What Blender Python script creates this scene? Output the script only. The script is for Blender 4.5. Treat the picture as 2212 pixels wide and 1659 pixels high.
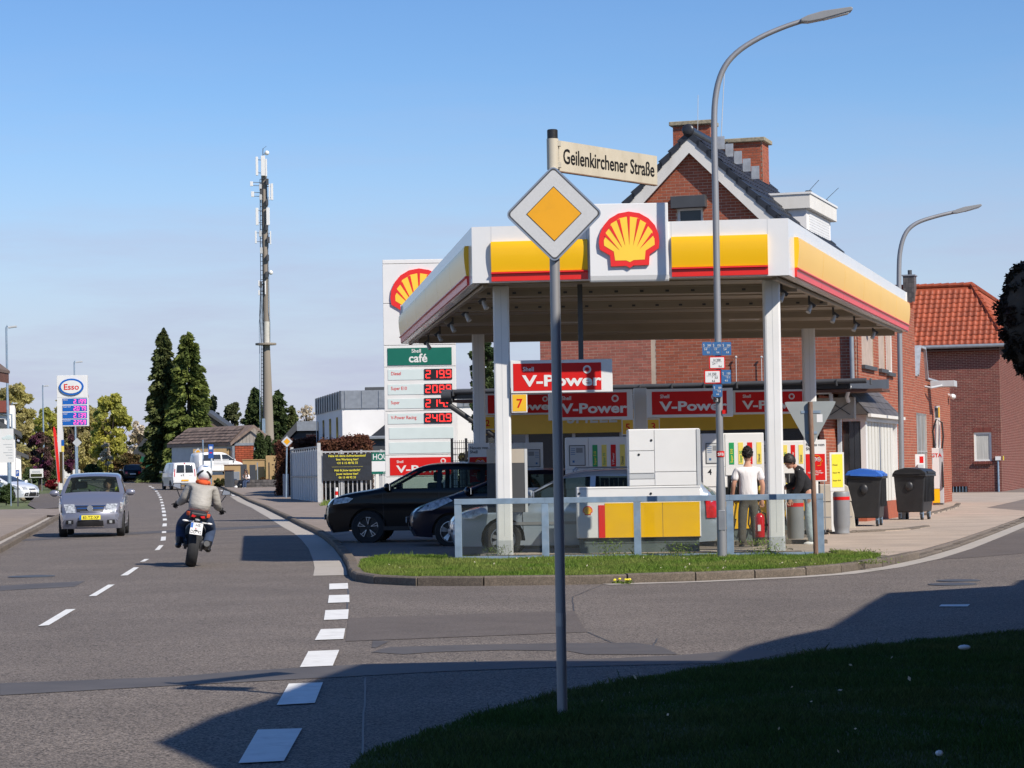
import bpy, bmesh, math, random
import numpy as np
from mathutils import Vector, Matrix
from mathutils.geometry import tessellate_polygon
random.seed(7); RNG = np.random.default_rng(7)
S = bpy.context.scene
COL = S.collection
for o in list(bpy.data.objects): bpy.data.objects.remove(o)
# ---------------------------------------------------------------- camera, sky, sun, exposure
F = 5100.0; EYE = 1.5; ROLL = math.radians(.95); PITCH = math.atan(188 / F)
cr, sr, cp, sp = math.cos(ROLL), math.sin(ROLL), math.cos(PITCH), math.sin(PITCH)
X_, FW, UPP = Vector((1, 0, 0)), Vector((0, cp, sp)), Vector((0, -sp, cp))
cam = bpy.data.objects.new('camera', bpy.data.cameras.new('camera')); COL.objects.link(cam)
rt, up = X_ * cr - UPP * sr, X_ * sr + UPP * cr
M = Matrix((rt, up, -FW)).transposed().to_4x4(); M.translation = (0, 0, EYE)
cam.matrix_world = M
cam.data.sensor_width = 36; cam.data.lens = 36 * F / 2212; cam.data.clip_start = .2; cam.data.clip_end = 6000
S.camera = cam
SUN = Vector((.79, -.84, 1.0)).normalized()          # direction towards the sun
W = bpy.data.worlds.new('World'); S.world = W; W.use_nodes = True
nt = W.node_tree; N = nt.nodes; LK = nt.links; N.clear()
out = N.new('ShaderNodeOutputWorld'); bg = N.new('ShaderNodeBackground'); sky = N.new('ShaderNodeTexSky')
sky.sky_type = 'NISHITA'; sky.sun_disc = False
sky.sun_elevation = math.asin(SUN.z); sky.sun_rotation = math.atan2(SUN.x, SUN.y)
sky.altitude = 80; sky.air_density = 1.0; sky.dust_density = .0; sky.ozone_density = 4.0
bg.inputs['Strength'].default_value = .069
# thin high cloud veil, thicker towards the horizon
tc = N.new('ShaderNodeTexCoord'); sx = N.new('ShaderNodeSeparateXYZ'); LK.new(tc.outputs['Generated'], sx.inputs[0])
mp = N.new('ShaderNodeMapping'); mp.inputs['Scale'].default_value = (5, 5, 34); mp.inputs['Rotation'].default_value = (0, .05, .3)
LK.new(tc.outputs['Generated'], mp.inputs[0])
nz = N.new('ShaderNodeTexNoise'); nz.inputs['Scale'].default_value = 1.3; nz.inputs['Detail'].default_value = 7; nz.inputs['Roughness'].default_value = .62
LK.new(mp.outputs[0], nz.inputs[0])
rp = N.new('ShaderNodeMapRange'); rp.inputs[1].default_value = .44; rp.inputs[2].default_value = .78; rp.inputs[3].default_value = 0; rp.inputs[4].default_value = .3
LK.new(nz.outputs[0], rp.inputs[0])
hz = N.new('ShaderNodeMapRange'); hz.inputs[1].default_value = .0; hz.inputs[2].default_value = .17; hz.inputs[3].default_value = .9; hz.inputs[4].default_value = .0
hz.interpolation_type = 'SMOOTHSTEP'; LK.new(sx.outputs[2], hz.inputs[0])
hb = N.new('ShaderNodeMapRange'); hb.inputs[1].default_value = .1; hb.inputs[2].default_value = .18; hb.inputs[3].default_value = 1; hb.inputs[4].default_value = .12
LK.new(sx.outputs[2], hb.inputs[0])
m1 = N.new('ShaderNodeMath'); m1.operation = 'MULTIPLY'; LK.new(rp.outputs[0], m1.inputs[0]); LK.new(hb.outputs[0], m1.inputs[1])
m2 = N.new('ShaderNodeMath'); m2.operation = 'ADD'; m2.use_clamp = True; LK.new(m1.outputs[0], m2.inputs[0]); LK.new(hz.outputs[0], m2.inputs[1])
mx = N.new('ShaderNodeMix'); mx.data_type = 'RGBA'; LK.new(m2.outputs[0], mx.inputs[0]); hs_ = N.new('ShaderNodeHueSaturation'); hs_.inputs['Hue'].default_value = .509; hs_.inputs['Saturation'].default_value = 1.2; hs_.inputs['Value'].default_value = 1.64; LK.new(sky.outputs[0], hs_.inputs['Color']); LK.new(hs_.outputs[0], mx.inputs[6]); mx.inputs[7].default_value = (6.3, 6.6, 8.9, 1)
LK.new(mx.outputs[2], bg.inputs['Color']); LK.new(bg.outputs[0], out.inputs[0])
sl = bpy.data.lights.new('sun', 'SUN'); sl.energy = 5.0; sl.angle = math.radians(.5); sl.color = (1, .93, .83)
so = bpy.data.objects.new('sun', sl); COL.objects.link(so)
so.rotation_euler = SUN.to_track_quat('Z', 'Y').to_euler(); so.location = (30, -30, 60)
S.view_settings.view_transform = 'Standard'; S.view_settings.look = 'None'; S.view_settings.exposure = 0.2; S.view_settings.gamma = 1
S.view_settings.use_curve_mapping = False

# ---------------------------------------------------------------- measuring helpers (photo pixel of a 2212 wide copy -> real place)
def zg(y):
    if y > 250: return max(.6, 1.711 - (y - 250) * .008)
    t = min(max(y - 65, 0), 185); return .00005 * t * t
def ray(u, v):
    x = (u - 1106) / F; y = -(v - 829.5) / F
    a = x * cr + y * sr; b = -x * sr + y * cr
    return a, cp - b * sp, sp + b * cp
def at(u, v, Y):
    r = ray(u, v); t = Y / r[1]; return Vector((r[0] * t, Y, EYE + r[2] * t))
def gr(u, v, z=0):
    lo, hi = 3., 240.; r = ray(u, v)
    for _ in range(50):
        m = (lo + hi) / 2
        if EYE + r[2] * m / r[1] > zg(m) + z: lo = m
        else: hi = m
    return at(u, v, lo)
def gxy(u, v, z=0):
    p = gr(u, v, z); return (p.x, p.y)
def rect(u0, v0, u1, v1, Y):            # centre x, bottom z, width, height at depth Y
    um, vm = (u0 + u1) / 2, (v0 + v1) / 2
    a, b = at(u0, vm, Y), at(u1, vm, Y); c, d = at(um, v0, Y), at(um, v1, Y)
    return (a.x + b.x) / 2, d.z, b.x - a.x, c.z - d.z

# ---------------------------------------------------------------- object helpers
def link(o, parent=None):
    COL.objects.link(o)
    if parent: o.parent = parent
    return o
def tag(o, label=None, cat=None, group=None, kind=None):
    if label: o['label'] = label
    if cat: o['category'] = cat
    if group: o['group'] = group
    if kind: o['kind'] = kind
    return o
def thing(name, label, cat, loc=(0, 0, 0), rz=0, group=None):
    o = bpy.data.objects.new(name, None); o.empty_display_size = .2
    COL.objects.link(o); o.location = loc; o.rotation_euler = (0, 0, rz)
    return tag(o, label, cat, group)
def kids(o): return [c for c in bpy.data.objects if c.parent == o]
def copy_tree(o, parent=None, tree=None):
    if tree is None:
        tree = {}
        for c in bpy.data.objects:
            if c.parent: tree.setdefault(c.parent.name, []).append(c)
    c = o.copy(); COL.objects.link(c); c.parent = parent
    for ch in tree.get(o.name, []): copy_tree(ch, c, tree)
    return c
def mesh_np(name, v, f, mats, mi=None, smooth=False):
    me = bpy.data.meshes.new(name)
    v = np.asarray(v, np.float32).reshape(-1, 3); f = np.asarray(f, np.int32); n = f.shape[1]
    me.vertices.add(len(v)); me.vertices.foreach_set('co', v.ravel())
    me.loops.add(f.size); me.loops.foreach_set('vertex_index', f.ravel())
    me.polygons.add(len(f)); me.polygons.foreach_set('loop_start', np.arange(0, f.size, n, dtype=np.int32))
    for m in (mats if isinstance(mats, (list, tuple)) else [mats]): me.materials.append(m)
    if mi is not None: me.polygons.foreach_set('material_index', np.asarray(mi, np.int32))
    me.polygons.foreach_set('use_smooth', np.full(len(f), bool(smooth))); me.update(calc_edges=True); me.validate()
    return me
class MB:
    def __init__(s): s.v = []; s.f = []; s.m = []; s.mi = 0
    def add(s, vs, fs):
        o = len(s.v); s.v += [tuple(p) for p in vs]; s.f += [tuple(i + o for i in f) for f in fs]; s.m += [s.mi] * len(fs); return s
    def box(s, x0, x1, y0, y1, z0, z1):
        return s.add([(x0, y0, z0), (x1, y0, z0), (x1, y1, z0), (x0, y1, z0), (x0, y0, z1), (x1, y0, z1), (x1, y1, z1), (x0, y1, z1)],
                     [(3, 2, 1, 0), (4, 5, 6, 7), (0, 1, 5, 4), (1, 2, 6, 5), (2, 3, 7, 6), (3, 0, 4, 7)])
    def bar(s, a, b, w, h, upv=(0, 0, 1)):
        a, b = Vector(a), Vector(b); d = (b - a).normalized(); sd = d.cross(Vector(upv))
        if sd.length < 1e-4: sd = d.cross(Vector((0, 1, 0)))
        sd = sd.normalized() * w / 2; uu = sd.cross(d).normalized() * h / 2
        vs = [p + q for p in (a, b) for q in (-sd - uu, sd - uu, sd + uu, -sd + uu)]
        return s.add(vs, [(3, 2, 1, 0), (4, 5, 6, 7), (0, 1, 5, 4), (1, 2, 6, 5), (2, 3, 7, 6), (3, 0, 4, 7)])
    def prism(s, poly, y0, y1, fn=None):      # poly in (x,z), extruded along y ; fn maps (a,b,c)->xyz
        fn = fn or (lambda x, z, y: (x, y, z)); n = len(poly)
        vs = [fn(p[0], p[1], y0) for p in poly] + [fn(p[0], p[1], y1) for p in poly]
        tr = tessellate_polygon([[Vector((p[0], p[1], 0)) for p in poly]])
        fs = [tuple(t) for t in tr] + [tuple(i + n for i in reversed(t)) for t in tr]
        fs += [(i, (i + 1) % n, n + (i + 1) % n, n + i) for i in range(n)]
        s.add(vs, fs); return s
    def tube(s, path, r, n=8, cap=True):
        P = [Vector(p) for p in path]; R = r if isinstance(r, (list, tuple)) else [r] * len(P); vs = []; fs = []
        ref = None
        for i, p in enumerate(P):
            d = (P[min(i + 1, len(P) - 1)] - P[max(i - 1, 0)]).normalized()
            if ref is None: ref = d.cross(Vector((0, 0, 1))) if abs(d.z) < .9 else d.cross(Vector((0, 1, 0)))
            ref = (ref - d * ref.dot(d)).normalized(); b = d.cross(ref)
            vs += [p + (ref * math.cos(2 * math.pi * k / n) + b * math.sin(2 * math.pi * k / n)) * R[i] for k in range(n)]
        for i in range(len(P) - 1):
            fs += [(i * n + k, i * n + (k + 1) % n, (i + 1) * n + (k + 1) % n, (i + 1) * n + k) for k in range(n)]
        if cap: fs += [tuple(reversed(range(n))), tuple((len(P) - 1) * n + k for k in range(n))]
        return s.add(vs, fs)
    def lathe(s, prof, n=16, fn=None, cap=True):
        fn = fn or (lambda x, y, z: (x, y, z)); vs = []; fs = []
        for r, z in prof: vs += [fn(r * math.cos(2 * math.pi * k / n), r * math.sin(2 * math.pi * k / n), z) for k in range(n)]
        for i in range(len(prof) - 1): fs += [(i * n + k, i * n + (k + 1) % n, (i + 1) * n + (k + 1) % n, (i + 1) * n + k) for k in range(n)]
        if cap: fs += [tuple(reversed(range(n))), tuple((len(prof) - 1) * n + k for k in range(n))]
        return s.add(vs, fs)
    def ball(s, c, r, n=12, m=8):
        r = (r, r, r) if not isinstance(r, (tuple, list)) else r
        pr = [(math.sin(math.pi * (i + .02) / (m + .04)), -math.cos(math.pi * (i + .02) / (m + .04))) for i in range(m + 1)]
        return s.lathe(pr, n, lambda x, y, z: (c[0] + x * r[0], c[1] + y * r[1], c[2] + z * r[2]))
    def poly(s, pts): return s.add(pts, [tuple(range(len(pts)))])
    def mesh(s, name, mats, smooth=False):
        me = bpy.data.meshes.new(name); me.from_pydata(s.v, [], s.f)
        for m in (mats if isinstance(mats, (list, tuple)) else [mats]): me.materials.append(m)
        if isinstance(mats, (list, tuple)): me.polygons.foreach_set('material_index', s.m)
        bm = bmesh.new(); bm.from_mesh(me); bmesh.ops.recalc_face_normals(bm, faces=bm.faces); bm.to_mesh(me); bm.free()
        if smooth:
            me.polygons.foreach_set('use_smooth', [True] * len(me.polygons)); me.set_sharp_from_angle(angle=math.radians(40))
        me.update(); return me
    def build(s, name, mats, parent=None, smooth=False, bevel=0, loc=None, rot=None):
        o = bpy.data.objects.new(name, s.mesh(name, mats, smooth)); link(o, parent)
        if loc: o.location = loc
        if rot: o.rotation_euler = rot
        if bevel:
            b = o.modifiers.new('b', 'BEVEL'); b.width = bevel; b.segments = 2; b.limit_method = 'ANGLE'; b.angle_limit = math.radians(50)
        return o
def bx(name, m, parent, x0, x1, y0, y1, z0, z1, bevel=0):
    return MB().box(x0, x1, y0, y1, z0, z1).build(name, m, parent, bevel=bevel)
def text(s, h, m, parent, loc, sx=1, bold=0, rot=(math.pi / 2, 0, 0), name='lettering', ext=.002, align='CENTER', space=1.0, shear=0):
    c = bpy.data.curves.new(name, 'FONT'); c.body = s; c.size = h / .73; c.extrude = ext; c.offset = bold * .38; c.align_x = align
    c.space_character = space; c.shear = shear; c.resolution_u = 3; c.space_line = .95
    t = bpy.data.objects.new(name, c); COL.objects.link(t)
    dg = bpy.context.evaluated_depsgraph_get(); me = bpy.data.meshes.new_from_object(t.evaluated_get(dg)); me.name = name
    bpy.data.objects.remove(t); bpy.data.curves.remove(c)
    me.materials.clear(); me.materials.append(m)
    o = link(bpy.data.objects.new(name, me), parent); o.location = loc; o.rotation_euler = rot; o.scale = (sx, 1, 1)
    return o
SEG = {'0': 'abcdef', '1': 'bc', '2': 'abged', '3': 'abgcd', '4': 'fgbc', '5': 'afgcd', '6': 'afgedc', '7': 'abc', '8': 'abcdefg', '9': 'abfgcd'}
def digits(s, w, h, m, parent, x, y, z, pitch, name='digits'):          # seven segment figures, front -y
    b = MB(); t = h * .13
    for ch in s:
        if ch == '.': b.box(x - pitch * .12 - t * .5, x - pitch * .12 + t * .5, y - .004, y, z, z + t); continue
        if ch != ' ':
            g = SEG[ch]
            if 'a' in g: b.box(x + t * .6, x + w - t * .6, y - .004, y, z + h - t, z + h)
            if 'g' in g: b.box(x + t * .6, x + w - t * .6, y - .004, y, z + h / 2 - t / 2, z + h / 2 + t / 2)
            if 'd' in g: b.box(x + t * .6, x + w - t * .6, y - .004, y, z, z + t)
            if 'f' in g: b.box(x, x + t, y - .004, y, z + h / 2 + t * .2, z + h - t * .5)
            if 'b' in g: b.box(x + w - t, x + w, y - .004, y, z + h / 2 + t * .2, z + h - t * .5)
            if 'e' in g: b.box(x, x + t, y - .004, y, z + t * .5, z + h / 2 - t * .2)
            if 'c' in g: b.box(x + w - t, x + w, y - .004, y, z + t * .5, z + h / 2 - t * .2)
        x += pitch
    return b.build(name, m, parent)
def sheet(name, pts, z, m, parent=None, kind='structure', step=8, skirt=0):
    bm = bmesh.new(); vs = [bm.verts.new((p[0], p[1], 0)) for p in pts]
    for t in tessellate_polygon([[Vector((p[0], p[1], 0)) for p in pts]]): bm.faces.new([vs[i] for i in t])
    y0, y1 = min(p[1] for p in pts), max(p[1] for p in pts); y = 66.
    while y < y1:
        if y > y0: bmesh.ops.bisect_plane(bm, geom=bm.verts[:] + bm.edges[:] + bm.faces[:], plane_co=(0, y, 0), plane_no=(0, 1, 0))
        y += step
    for v in bm.verts: v.co.z = zg(v.co.y) + z
    bmesh.ops.recalc_face_normals(bm, faces=bm.faces)
    if bm.faces and sum(f.normal.z for f in bm.faces) < 0: bmesh.ops.reverse_faces(bm, faces=bm.faces)
    if skirt:
        e = [e for e in bm.edges if e.is_boundary]; r = bmesh.ops.extrude_edge_only(bm, edges=e)
        for v in [g for g in r['geom'] if isinstance(g, bmesh.types.BMVert)]: v.co.z -= skirt
    me = bpy.data.meshes.new(name); bm.to_mesh(me); bm.free(); me.materials.append(m)
    o = link(bpy.data.objects.new(name, me), parent)
    if kind and not parent: o['kind'] = kind
    return o

# ---------------------------------------------------------------- materials
def sock(nd, *names):
    for n in names:
        if n in nd.inputs: return nd.inputs[n]
def mat(name, col, rough=.6, metal=0, var=.12, scale=3., bump=0, bscale=60., island=0, coat=0, spec=.5, dirt=None, dscale=.8, emit=0, trans=0, alpha=1, stretch=None, speck=None):
    m = bpy.data.materials.new(name); m.use_nodes = True; t = m.node_tree; n = t.nodes; l = t.links
    b = n['Principled BSDF']; b.inputs['Roughness'].default_value = rough; b.inputs['Metallic'].default_value = metal
    b.inputs['Specular IOR Level'].default_value = spec; b.inputs['Coat Weight'].default_value = coat; b.inputs['Coat Roughness'].default_value = .04
    c = n.new('ShaderNodeTexCoord'); vec = c.outputs['Object']
    if stretch:
        mp = n.new('ShaderNodeMapping'); mp.inputs['Scale'].default_value = stretch; l.new(vec, mp.inputs[0]); vec = mp.outputs[0]
    rgb = n.new('ShaderNodeRGB'); rgb.outputs[0].default_value = (*col, 1); cur = rgb.outputs[0]
    if var:
        nz = n.new('ShaderNodeTexNoise'); nz.inputs['Scale'].default_value = scale; nz.inputs['Detail'].default_value = 6; l.new(vec, nz.inputs[0])
        mr = n.new('ShaderNodeMapRange'); mr.inputs[1].default_value = .3; mr.inputs[2].default_value = .7; mr.inputs[3].default_value = 1 - var; mr.inputs[4].default_value = 1 + var; l.new(nz.outputs[0], mr.inputs[0])
        mm = n.new('ShaderNodeVectorMath'); mm.operation = 'SCALE'; l.new(cur, mm.inputs[0]); l.new(mr.outputs[0], mm.inputs['Scale']); cur = mm.outputs[0]
    if island:
        g = n.new('ShaderNodeNewGeometry'); oi = n.new('ShaderNodeObjectInfo'); ad = n.new('ShaderNodeMath'); ad.operation = 'ADD'; l.new(g.outputs['Random Per Island'], ad.inputs[0]); l.new(oi.outputs['Random'], ad.inputs[1])
        fr = n.new('ShaderNodeMath'); fr.operation = 'FRACT'; l.new(ad.outputs[0], fr.inputs[0])
        mr = n.new('ShaderNodeMapRange'); mr.inputs[3].default_value = 1 - island; mr.inputs[4].default_value = 1 + island; l.new(fr.outputs[0], mr.inputs[0])
        mm = n.new('ShaderNodeVectorMath'); mm.operation = 'SCALE'; l.new(cur, mm.inputs[0]); l.new(mr.outputs[0], mm.inputs['Scale']); cur = mm.outputs[0]
    if speck:
        v = n.new('ShaderNodeTexVoronoi'); v.inputs['Scale'].default_value = speck[0]; l.new(vec, v.inputs[0])
        s2 = n.new('ShaderNodeSeparateColor'); l.new(v.outputs['Color'], s2.inputs[0])
        mr = n.new('ShaderNodeMapRange'); mr.inputs[1].default_value = .1; mr.inputs[2].default_value = .95; mr.inputs[3].default_value = 1 - speck[1]; mr.inputs[4].default_value = 1 + speck[1]; l.new(s2.outputs[0], mr.inputs[0])
        mm = n.new('ShaderNodeVectorMath'); mm.operation = 'SCALE'; l.new(cur, mm.inputs[0]); l.new(mr.outputs[0], mm.inputs['Scale']); cur = mm.outputs[0]
    if dirt:
        nz = n.new('ShaderNodeTexNoise'); nz.inputs['Scale'].default_value = dscale; nz.inputs['Detail'].default_value = 8; nz.inputs['Roughness'].default_value = .65; l.new(vec, nz.inputs[0])
        mr = n.new('ShaderNodeMapRange'); mr.inputs[1].default_value = .5; mr.inputs[2].default_value = .75; mr.inputs[3].default_value = 0; mr.inputs[4].default_value = dirt[3]; l.new(nz.outputs[0], mr.inputs[0])
        mi = n.new('ShaderNodeMix'); mi.data_type = 'RGBA'; l.new(mr.outputs[0], mi.inputs[0]); l.new(cur, mi.inputs[6]); mi.inputs[7].default_value = (*dirt[:3], 1); cur = mi.outputs[2]
    l.new(cur, b.inputs['Base Color'])
    if emit: l.new(cur, b.inputs['Emission Color']); b.inputs['Emission Strength'].default_value = emit
    if bump:
        nz = n.new('ShaderNodeTexNoise'); nz.inputs['Scale'].default_value = bscale; nz.inputs['Detail'].default_value = 4; l.new(vec, nz.inputs[0])
        bp = n.new('ShaderNodeBump'); bp.inputs['Strength'].default_value = bump; bp.inputs['Distance'].default_value = .02 if bscale > 10 else .03; l.new(nz.outputs[0], bp.inputs['Height']); l.new(bp.outputs[0], b.inputs['Normal'])
    if trans:
        tr = n.new('ShaderNodeBsdfTranslucent'); l.new(cur, tr.inputs[0]); ms = n.new('ShaderNodeMixShader'); ms.inputs[0].default_value = trans
        l.new(b.outputs[0], ms.inputs[1]); l.new(tr.outputs[0], ms.inputs[2]); l.new(ms.outputs[0], n['Material Output'].inputs[0])
    return m
def glass(name, col, tr=.6, rough=.03):
    m = bpy.data.materials.new(name); m.use_nodes = True; t = m.node_tree; n = t.nodes; l = t.links; b = n['Principled BSDF']
    b.inputs['Base Color'].default_value = (*[c * .12 for c in col], 1); b.inputs['Roughness'].default_value = rough
    tb = n.new('ShaderNodeBsdfTransparent'); tb.inputs[0].default_value = (*col, 1); ms = n.new('ShaderNodeMixShader')
    lw = n.new('ShaderNodeLayerWeight'); lw.inputs[0].default_value = .5; pw = n.new('ShaderNodeMath'); pw.operation = 'POWER'; pw.inputs[1].default_value = 4; l.new(lw.outputs['Facing'], pw.inputs[0]); fr = n.new('ShaderNodeMath'); fr.operation = 'MULTIPLY_ADD'; fr.inputs[1].default_value = .8; fr.inputs[2].default_value = .04; l.new(pw.outputs[0], fr.inputs[0])
    nz = n.new('ShaderNodeTexNoise'); nz.inputs['Scale'].default_value = 2.5; c = n.new('ShaderNodeTexCoord'); l.new(c.outputs['Object'], nz.inputs[0])
    ma = n.new('ShaderNodeMath'); ma.operation = 'MULTIPLY_ADD'; ma.inputs[1].default_value = .12; ma.inputs[2].default_value = 1 - tr - .06; l.new(nz.outputs[0], ma.inputs[0])
    mx = n.new('ShaderNodeMath'); mx.operation = 'MAXIMUM'; l.new(fr.outputs[0], mx.inputs[0]); l.new(ma.outputs[0], mx.inputs[1])
    l.new(mx.outputs[0], ms.inputs[0]); l.new(tb.outputs[0], ms.inputs[1]); l.new(b.outputs[0], ms.inputs[2]); l.new(ms.outputs[0], n['Material Output'].inputs[0])
    return m
K = {}
def mk(k, *a, **kw): K[k] = mat(k, *a, **kw)
mk('asphalt', (.162, .136, .115), .85, var=.12, scale=.6, bump=.5, bscale=110, speck=(85, .7), dirt=(.105, .09, .08, .5), dscale=.22, spec=.35)
mk('asphalt_patch', (.122, .102, .088), .82, var=.1, scale=1.5, bump=.3, bscale=120, speck=(90, .25), spec=.35)
mk('tar', (.09, .08, .073), .7, var=.15, scale=2, bump=.15, bscale=50)
mk('paint_white', (.74, .73, .69), .7, var=.06, scale=6, bump=.2, bscale=120, dirt=(.42, .39, .36, .5), dscale=5)
mk('concrete', (.42, .335, .26), .9, var=.13, scale=.8, bump=.25, bscale=60, dirt=(.25, .215, .18, .5), dscale=.5, speck=(60, .12))
mk('lot', (.19, .155, .128), .88, var=.12, scale=.5, bump=.2, bscale=60, dirt=(.15, .13, .115, .6), dscale=.3, speck=(40, .12))
mk('gutter', (.40, .36, .31), .9, var=.14, scale=2, bump=.25, bscale=60, dirt=(.25, .22, .19, .5), dscale=2)
mk('kerb', (.14, .112, .085), .92, var=.2, scale=4, bump=.4, bscale=60, island=.14, dirt=(.07, .065, .05, .55), dscale=3, speck=(80, .25))
mk('paving', (.25, .2, .162), .9, var=.16, scale=1.5, bump=.25, bscale=60, dirt=(.13, .115, .1, .5), dscale=.8)
mk('soil', (.075, .085, .03), .95, var=.3, scale=3)
mk('meadow', (.1, .12, .04), .95, var=.35, scale=.4)
mk('white', (.72, .71, .685), .42, var=.03, scale=2, dirt=(.6, .56, .5, .25), dscale=.9)
mk('white_gloss', (.72, .71, .69), .25, var=.02, scale=2, coat=.15, dirt=(.62, .58, .5, .2), dscale=.6)
mk('yellow', (.9, .5, .008), .28, var=.02, scale=1.2, coat=.12, spec=.35)
mk('yellow_shop', (.8, .45, .02), .4, var=.05)
mk('red', (.75, .022, .016), .35, var=.04, coat=.1)
mk('red_sign', (.6, .014, .012), .45, var=.03, spec=.2)
mk('soffit', (.31, .255, .19), .5, var=.1, scale=1.2, stretch=(.3, 2, 1), dirt=(.18, .15, .12, .5), dscale=1)
mk('steel', (.36, .37, .385), .42, .7, var=.12, scale=5, dirt=(.27, .27, .27, .4), dscale=3)
mk('steel_pole', (.30, .30, .305), .5, .45, var=.1, scale=3, dirt=(.23, .225, .22, .5), dscale=4, stretch=(1, 1, .25))
mk('galv', (.22, .3, .39), .5, .15, var=.15, scale=7, dirt=(.36, .37, .38, .5), dscale=5)
mk('rust', (.2, .115, .075), .85, var=.3, scale=6, bump=.3, dirt=(.3, .27, .24, .6), dscale=3, stretch=(1, 1, .3))
mk('black', (.012, .012, .013), .45, var=.1)
mk('black_plastic', (.022, .022, .024), .42, var=.25, scale=3, bump=.05)
mk('grey_dark', (.06, .062, .066), .55, var=.1)
mk('grey', (.22, .225, .23), .5, var=.08)
mk('grey_plinth', (.10, .125, .122), .5, var=.08)
mk('grey_light', (.48, .49, .49), .5, var=.06)
mk('rubber', (.02, .02, .021), .85, var=.2, scale=20)
mk('chrome', (.75, .76, .78), .12, 1, var=.02)
mk('alu', (.45, .46, .48), .3, .8, var=.05)
mk('lamp_clear', (.42, .44, .45), .1, .2, var=.5, scale=16, coat=.5)
mk('lamp_red', (.55, .012, .015), .12, var=.3, scale=14, coat=.6)
mk('lamp_amber', (.7, .2, .02), .15, var=.1)
mk('blue_sign', (.02, .09, .35), .4, var=.05)
mk('blue_marker', (.04, .13, .3), .4, var=.06)
mk('blue_pylon', (.01, .11, .42), .4, var=.03)
mk('green_sign', (.006, .13, .085), .35, var=.05)
mk('green_label', (.02, .3, .09), .4, var=.05)
mk('yellow_label', (.78, .62, .12), .4, var=.05)
mk('yellow_stand', (.85, .72, .05), .45, var=.05)
mk('pale_panel', (.60, .68, .66), .35, var=.03)
mk('sign_white', (.55, .56, .57), .5, var=.05, scale=90, dirt=(.45, .45, .45, .3), dscale=3)
mk('sign_amber', (.80, .37, .008), .42, var=.04, dirt=(.5, .25, .02, .3), dscale=7)
mk('street_plate', (.55, .5, .4), .5, var=.08, scale=5, dirt=(.34, .29, .2, .5), dscale=6, stretch=(1, 1, .5))
mk('led_red', (1, .035, .03), .4, var=0, emit=1.1)
mk('led_pink', (1, .08, .42), .4, var=0, emit=.9)
mk('tube', (1, .97, .9), .4, var=0)
mk('brick', (.32, .083, .04), .86, var=.1, scale=9, island=.17, bump=.25, bscale=90, dirt=(.28, .15, .1, .25), dscale=3)
mk('brick_dark', (.16, .04, .029), .86, var=.1, scale=9, island=.2, bump=.25, bscale=90)
mk('brick_pink', (.33, .105, .07), .86, var=.12, scale=9, island=.15, bump=.25, bscale=90)
mk('mortar', (.5, .39, .29), .95, var=.12, scale=4)
mk('mortar_dark', (.42, .33, .27), .95, var=.12, scale=4)
mk('tile_orange', (.33, .066, .024), .62, var=.16, scale=7, island=.22, dirt=(.3, .09, .045, .4), dscale=4)
mk('tile_black', (.026, .027, .032), .35, var=.18, scale=7, island=.25)
mk('tile_brown', (.19, .135, .105), .75, var=.2, scale=4, island=.3)
mk('slate', (.095, .085, .08), .6, var=.2, scale=5, island=.3)
mk('zinc', (.30, .32, .34), .45, .4, var=.12, scale=5)
mk('lead', (.42, .44, .46), .5, .3, var=.15, scale=8)
mk('stone_cap', (.3, .26, .18), .95, var=.3, scale=12, bump=.6, bscale=50)
mk('verge_white', (.7, .67, .61), .6, var=.05, scale=2, dirt=(.5, .45, .38, .35), dscale=1.5, stretch=(1, 1, .4))
mk('render_white', (.78, .76, .73), .85, var=.03, scale=1.5, dirt=(.62, .6, .56, .2))
mk('wood_grey', (.32, .285, .25), .85, var=.18, scale=3, stretch=(8, 8, .6))
mk('wood_brown', (.12, .05, .03), .7, var=.2, scale=3)
mk('ochre', (.40, .265, .125), .9, var=.1, scale=2)
mk('beige', (.42, .37, .3), .6, var=.05)
mk('window_dark', (.03, .034, .038), .07, var=.35, scale=1.2)
mk('curtain', (.45, .44, .4), .8, var=.2, scale=4, stretch=(6, 6, .2))
mk('blind', (.60, .585, .53), .7, var=.06, stretch=(20, 20, .1), scale=2)
mk('skin', (.48, .25, .165), .55, var=.08, scale=12)
mk('hair', (.014, .010, .008), .6, var=.3, scale=30)
mk('hair_brown', (.055, .03, .018), .6, var=.3, scale=30)
mk('cloth_white', (.74, .71, .7), .9, var=.04, bump=1.0, bscale=9, stretch=(1, 1, .35))
mk('cloth_black', (.012, .012, .014), .9, var=.2, bump=.8, bscale=9)
mk('cloth_olive', (.085, .075, .06), .9, var=.15, bump=.6, bscale=9)
mk('jeans_light', (.40, .48, .5), .9, var=.14, scale=6, bump=.7, bscale=9)
mk('jeans', (.03, .05, .1), .9, var=.25, scale=6, bump=.7, bscale=9)
mk('jacket', (.34, .32, .285), .6, var=.08, scale=5, bump=1.0, bscale=8, stretch=(.5, .5, 1.3))
mk('orange_cloth', (.62, .085, .02), .85, var=.12, scale=8, bump=.6, bscale=12)
mk('helmet', (.78, .78, .77), .12, var=.02, coat=.7)
mk('ext_red', (.55, .008, .012), .16, var=.05, coat=.6)
mk('bin_black', (.016, .016, .017), .45, var=.25, scale=3, bump=.1, bscale=20, dirt=(.05, .048, .045, .4), dscale=2)
mk('bin_blue', (.03, .13, .48), .42, var=.12, scale=4, dirt=(.08, .16, .4, .4), dscale=3)
mk('banner', (.028, .03, .034), .38, var=.1, bump=1.0, bscale=2.2)
mk('banner_yellow', (.8, .7, .06), .5, var=.03)
mk('fence_white', (.45, .45, .44), .55, .2, var=.1, scale=5)
mk('fence_green', (.008, .1, .055), .5, var=.15)
mk('panel_dark', (.045, .05, .058), .6, var=.12)
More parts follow.
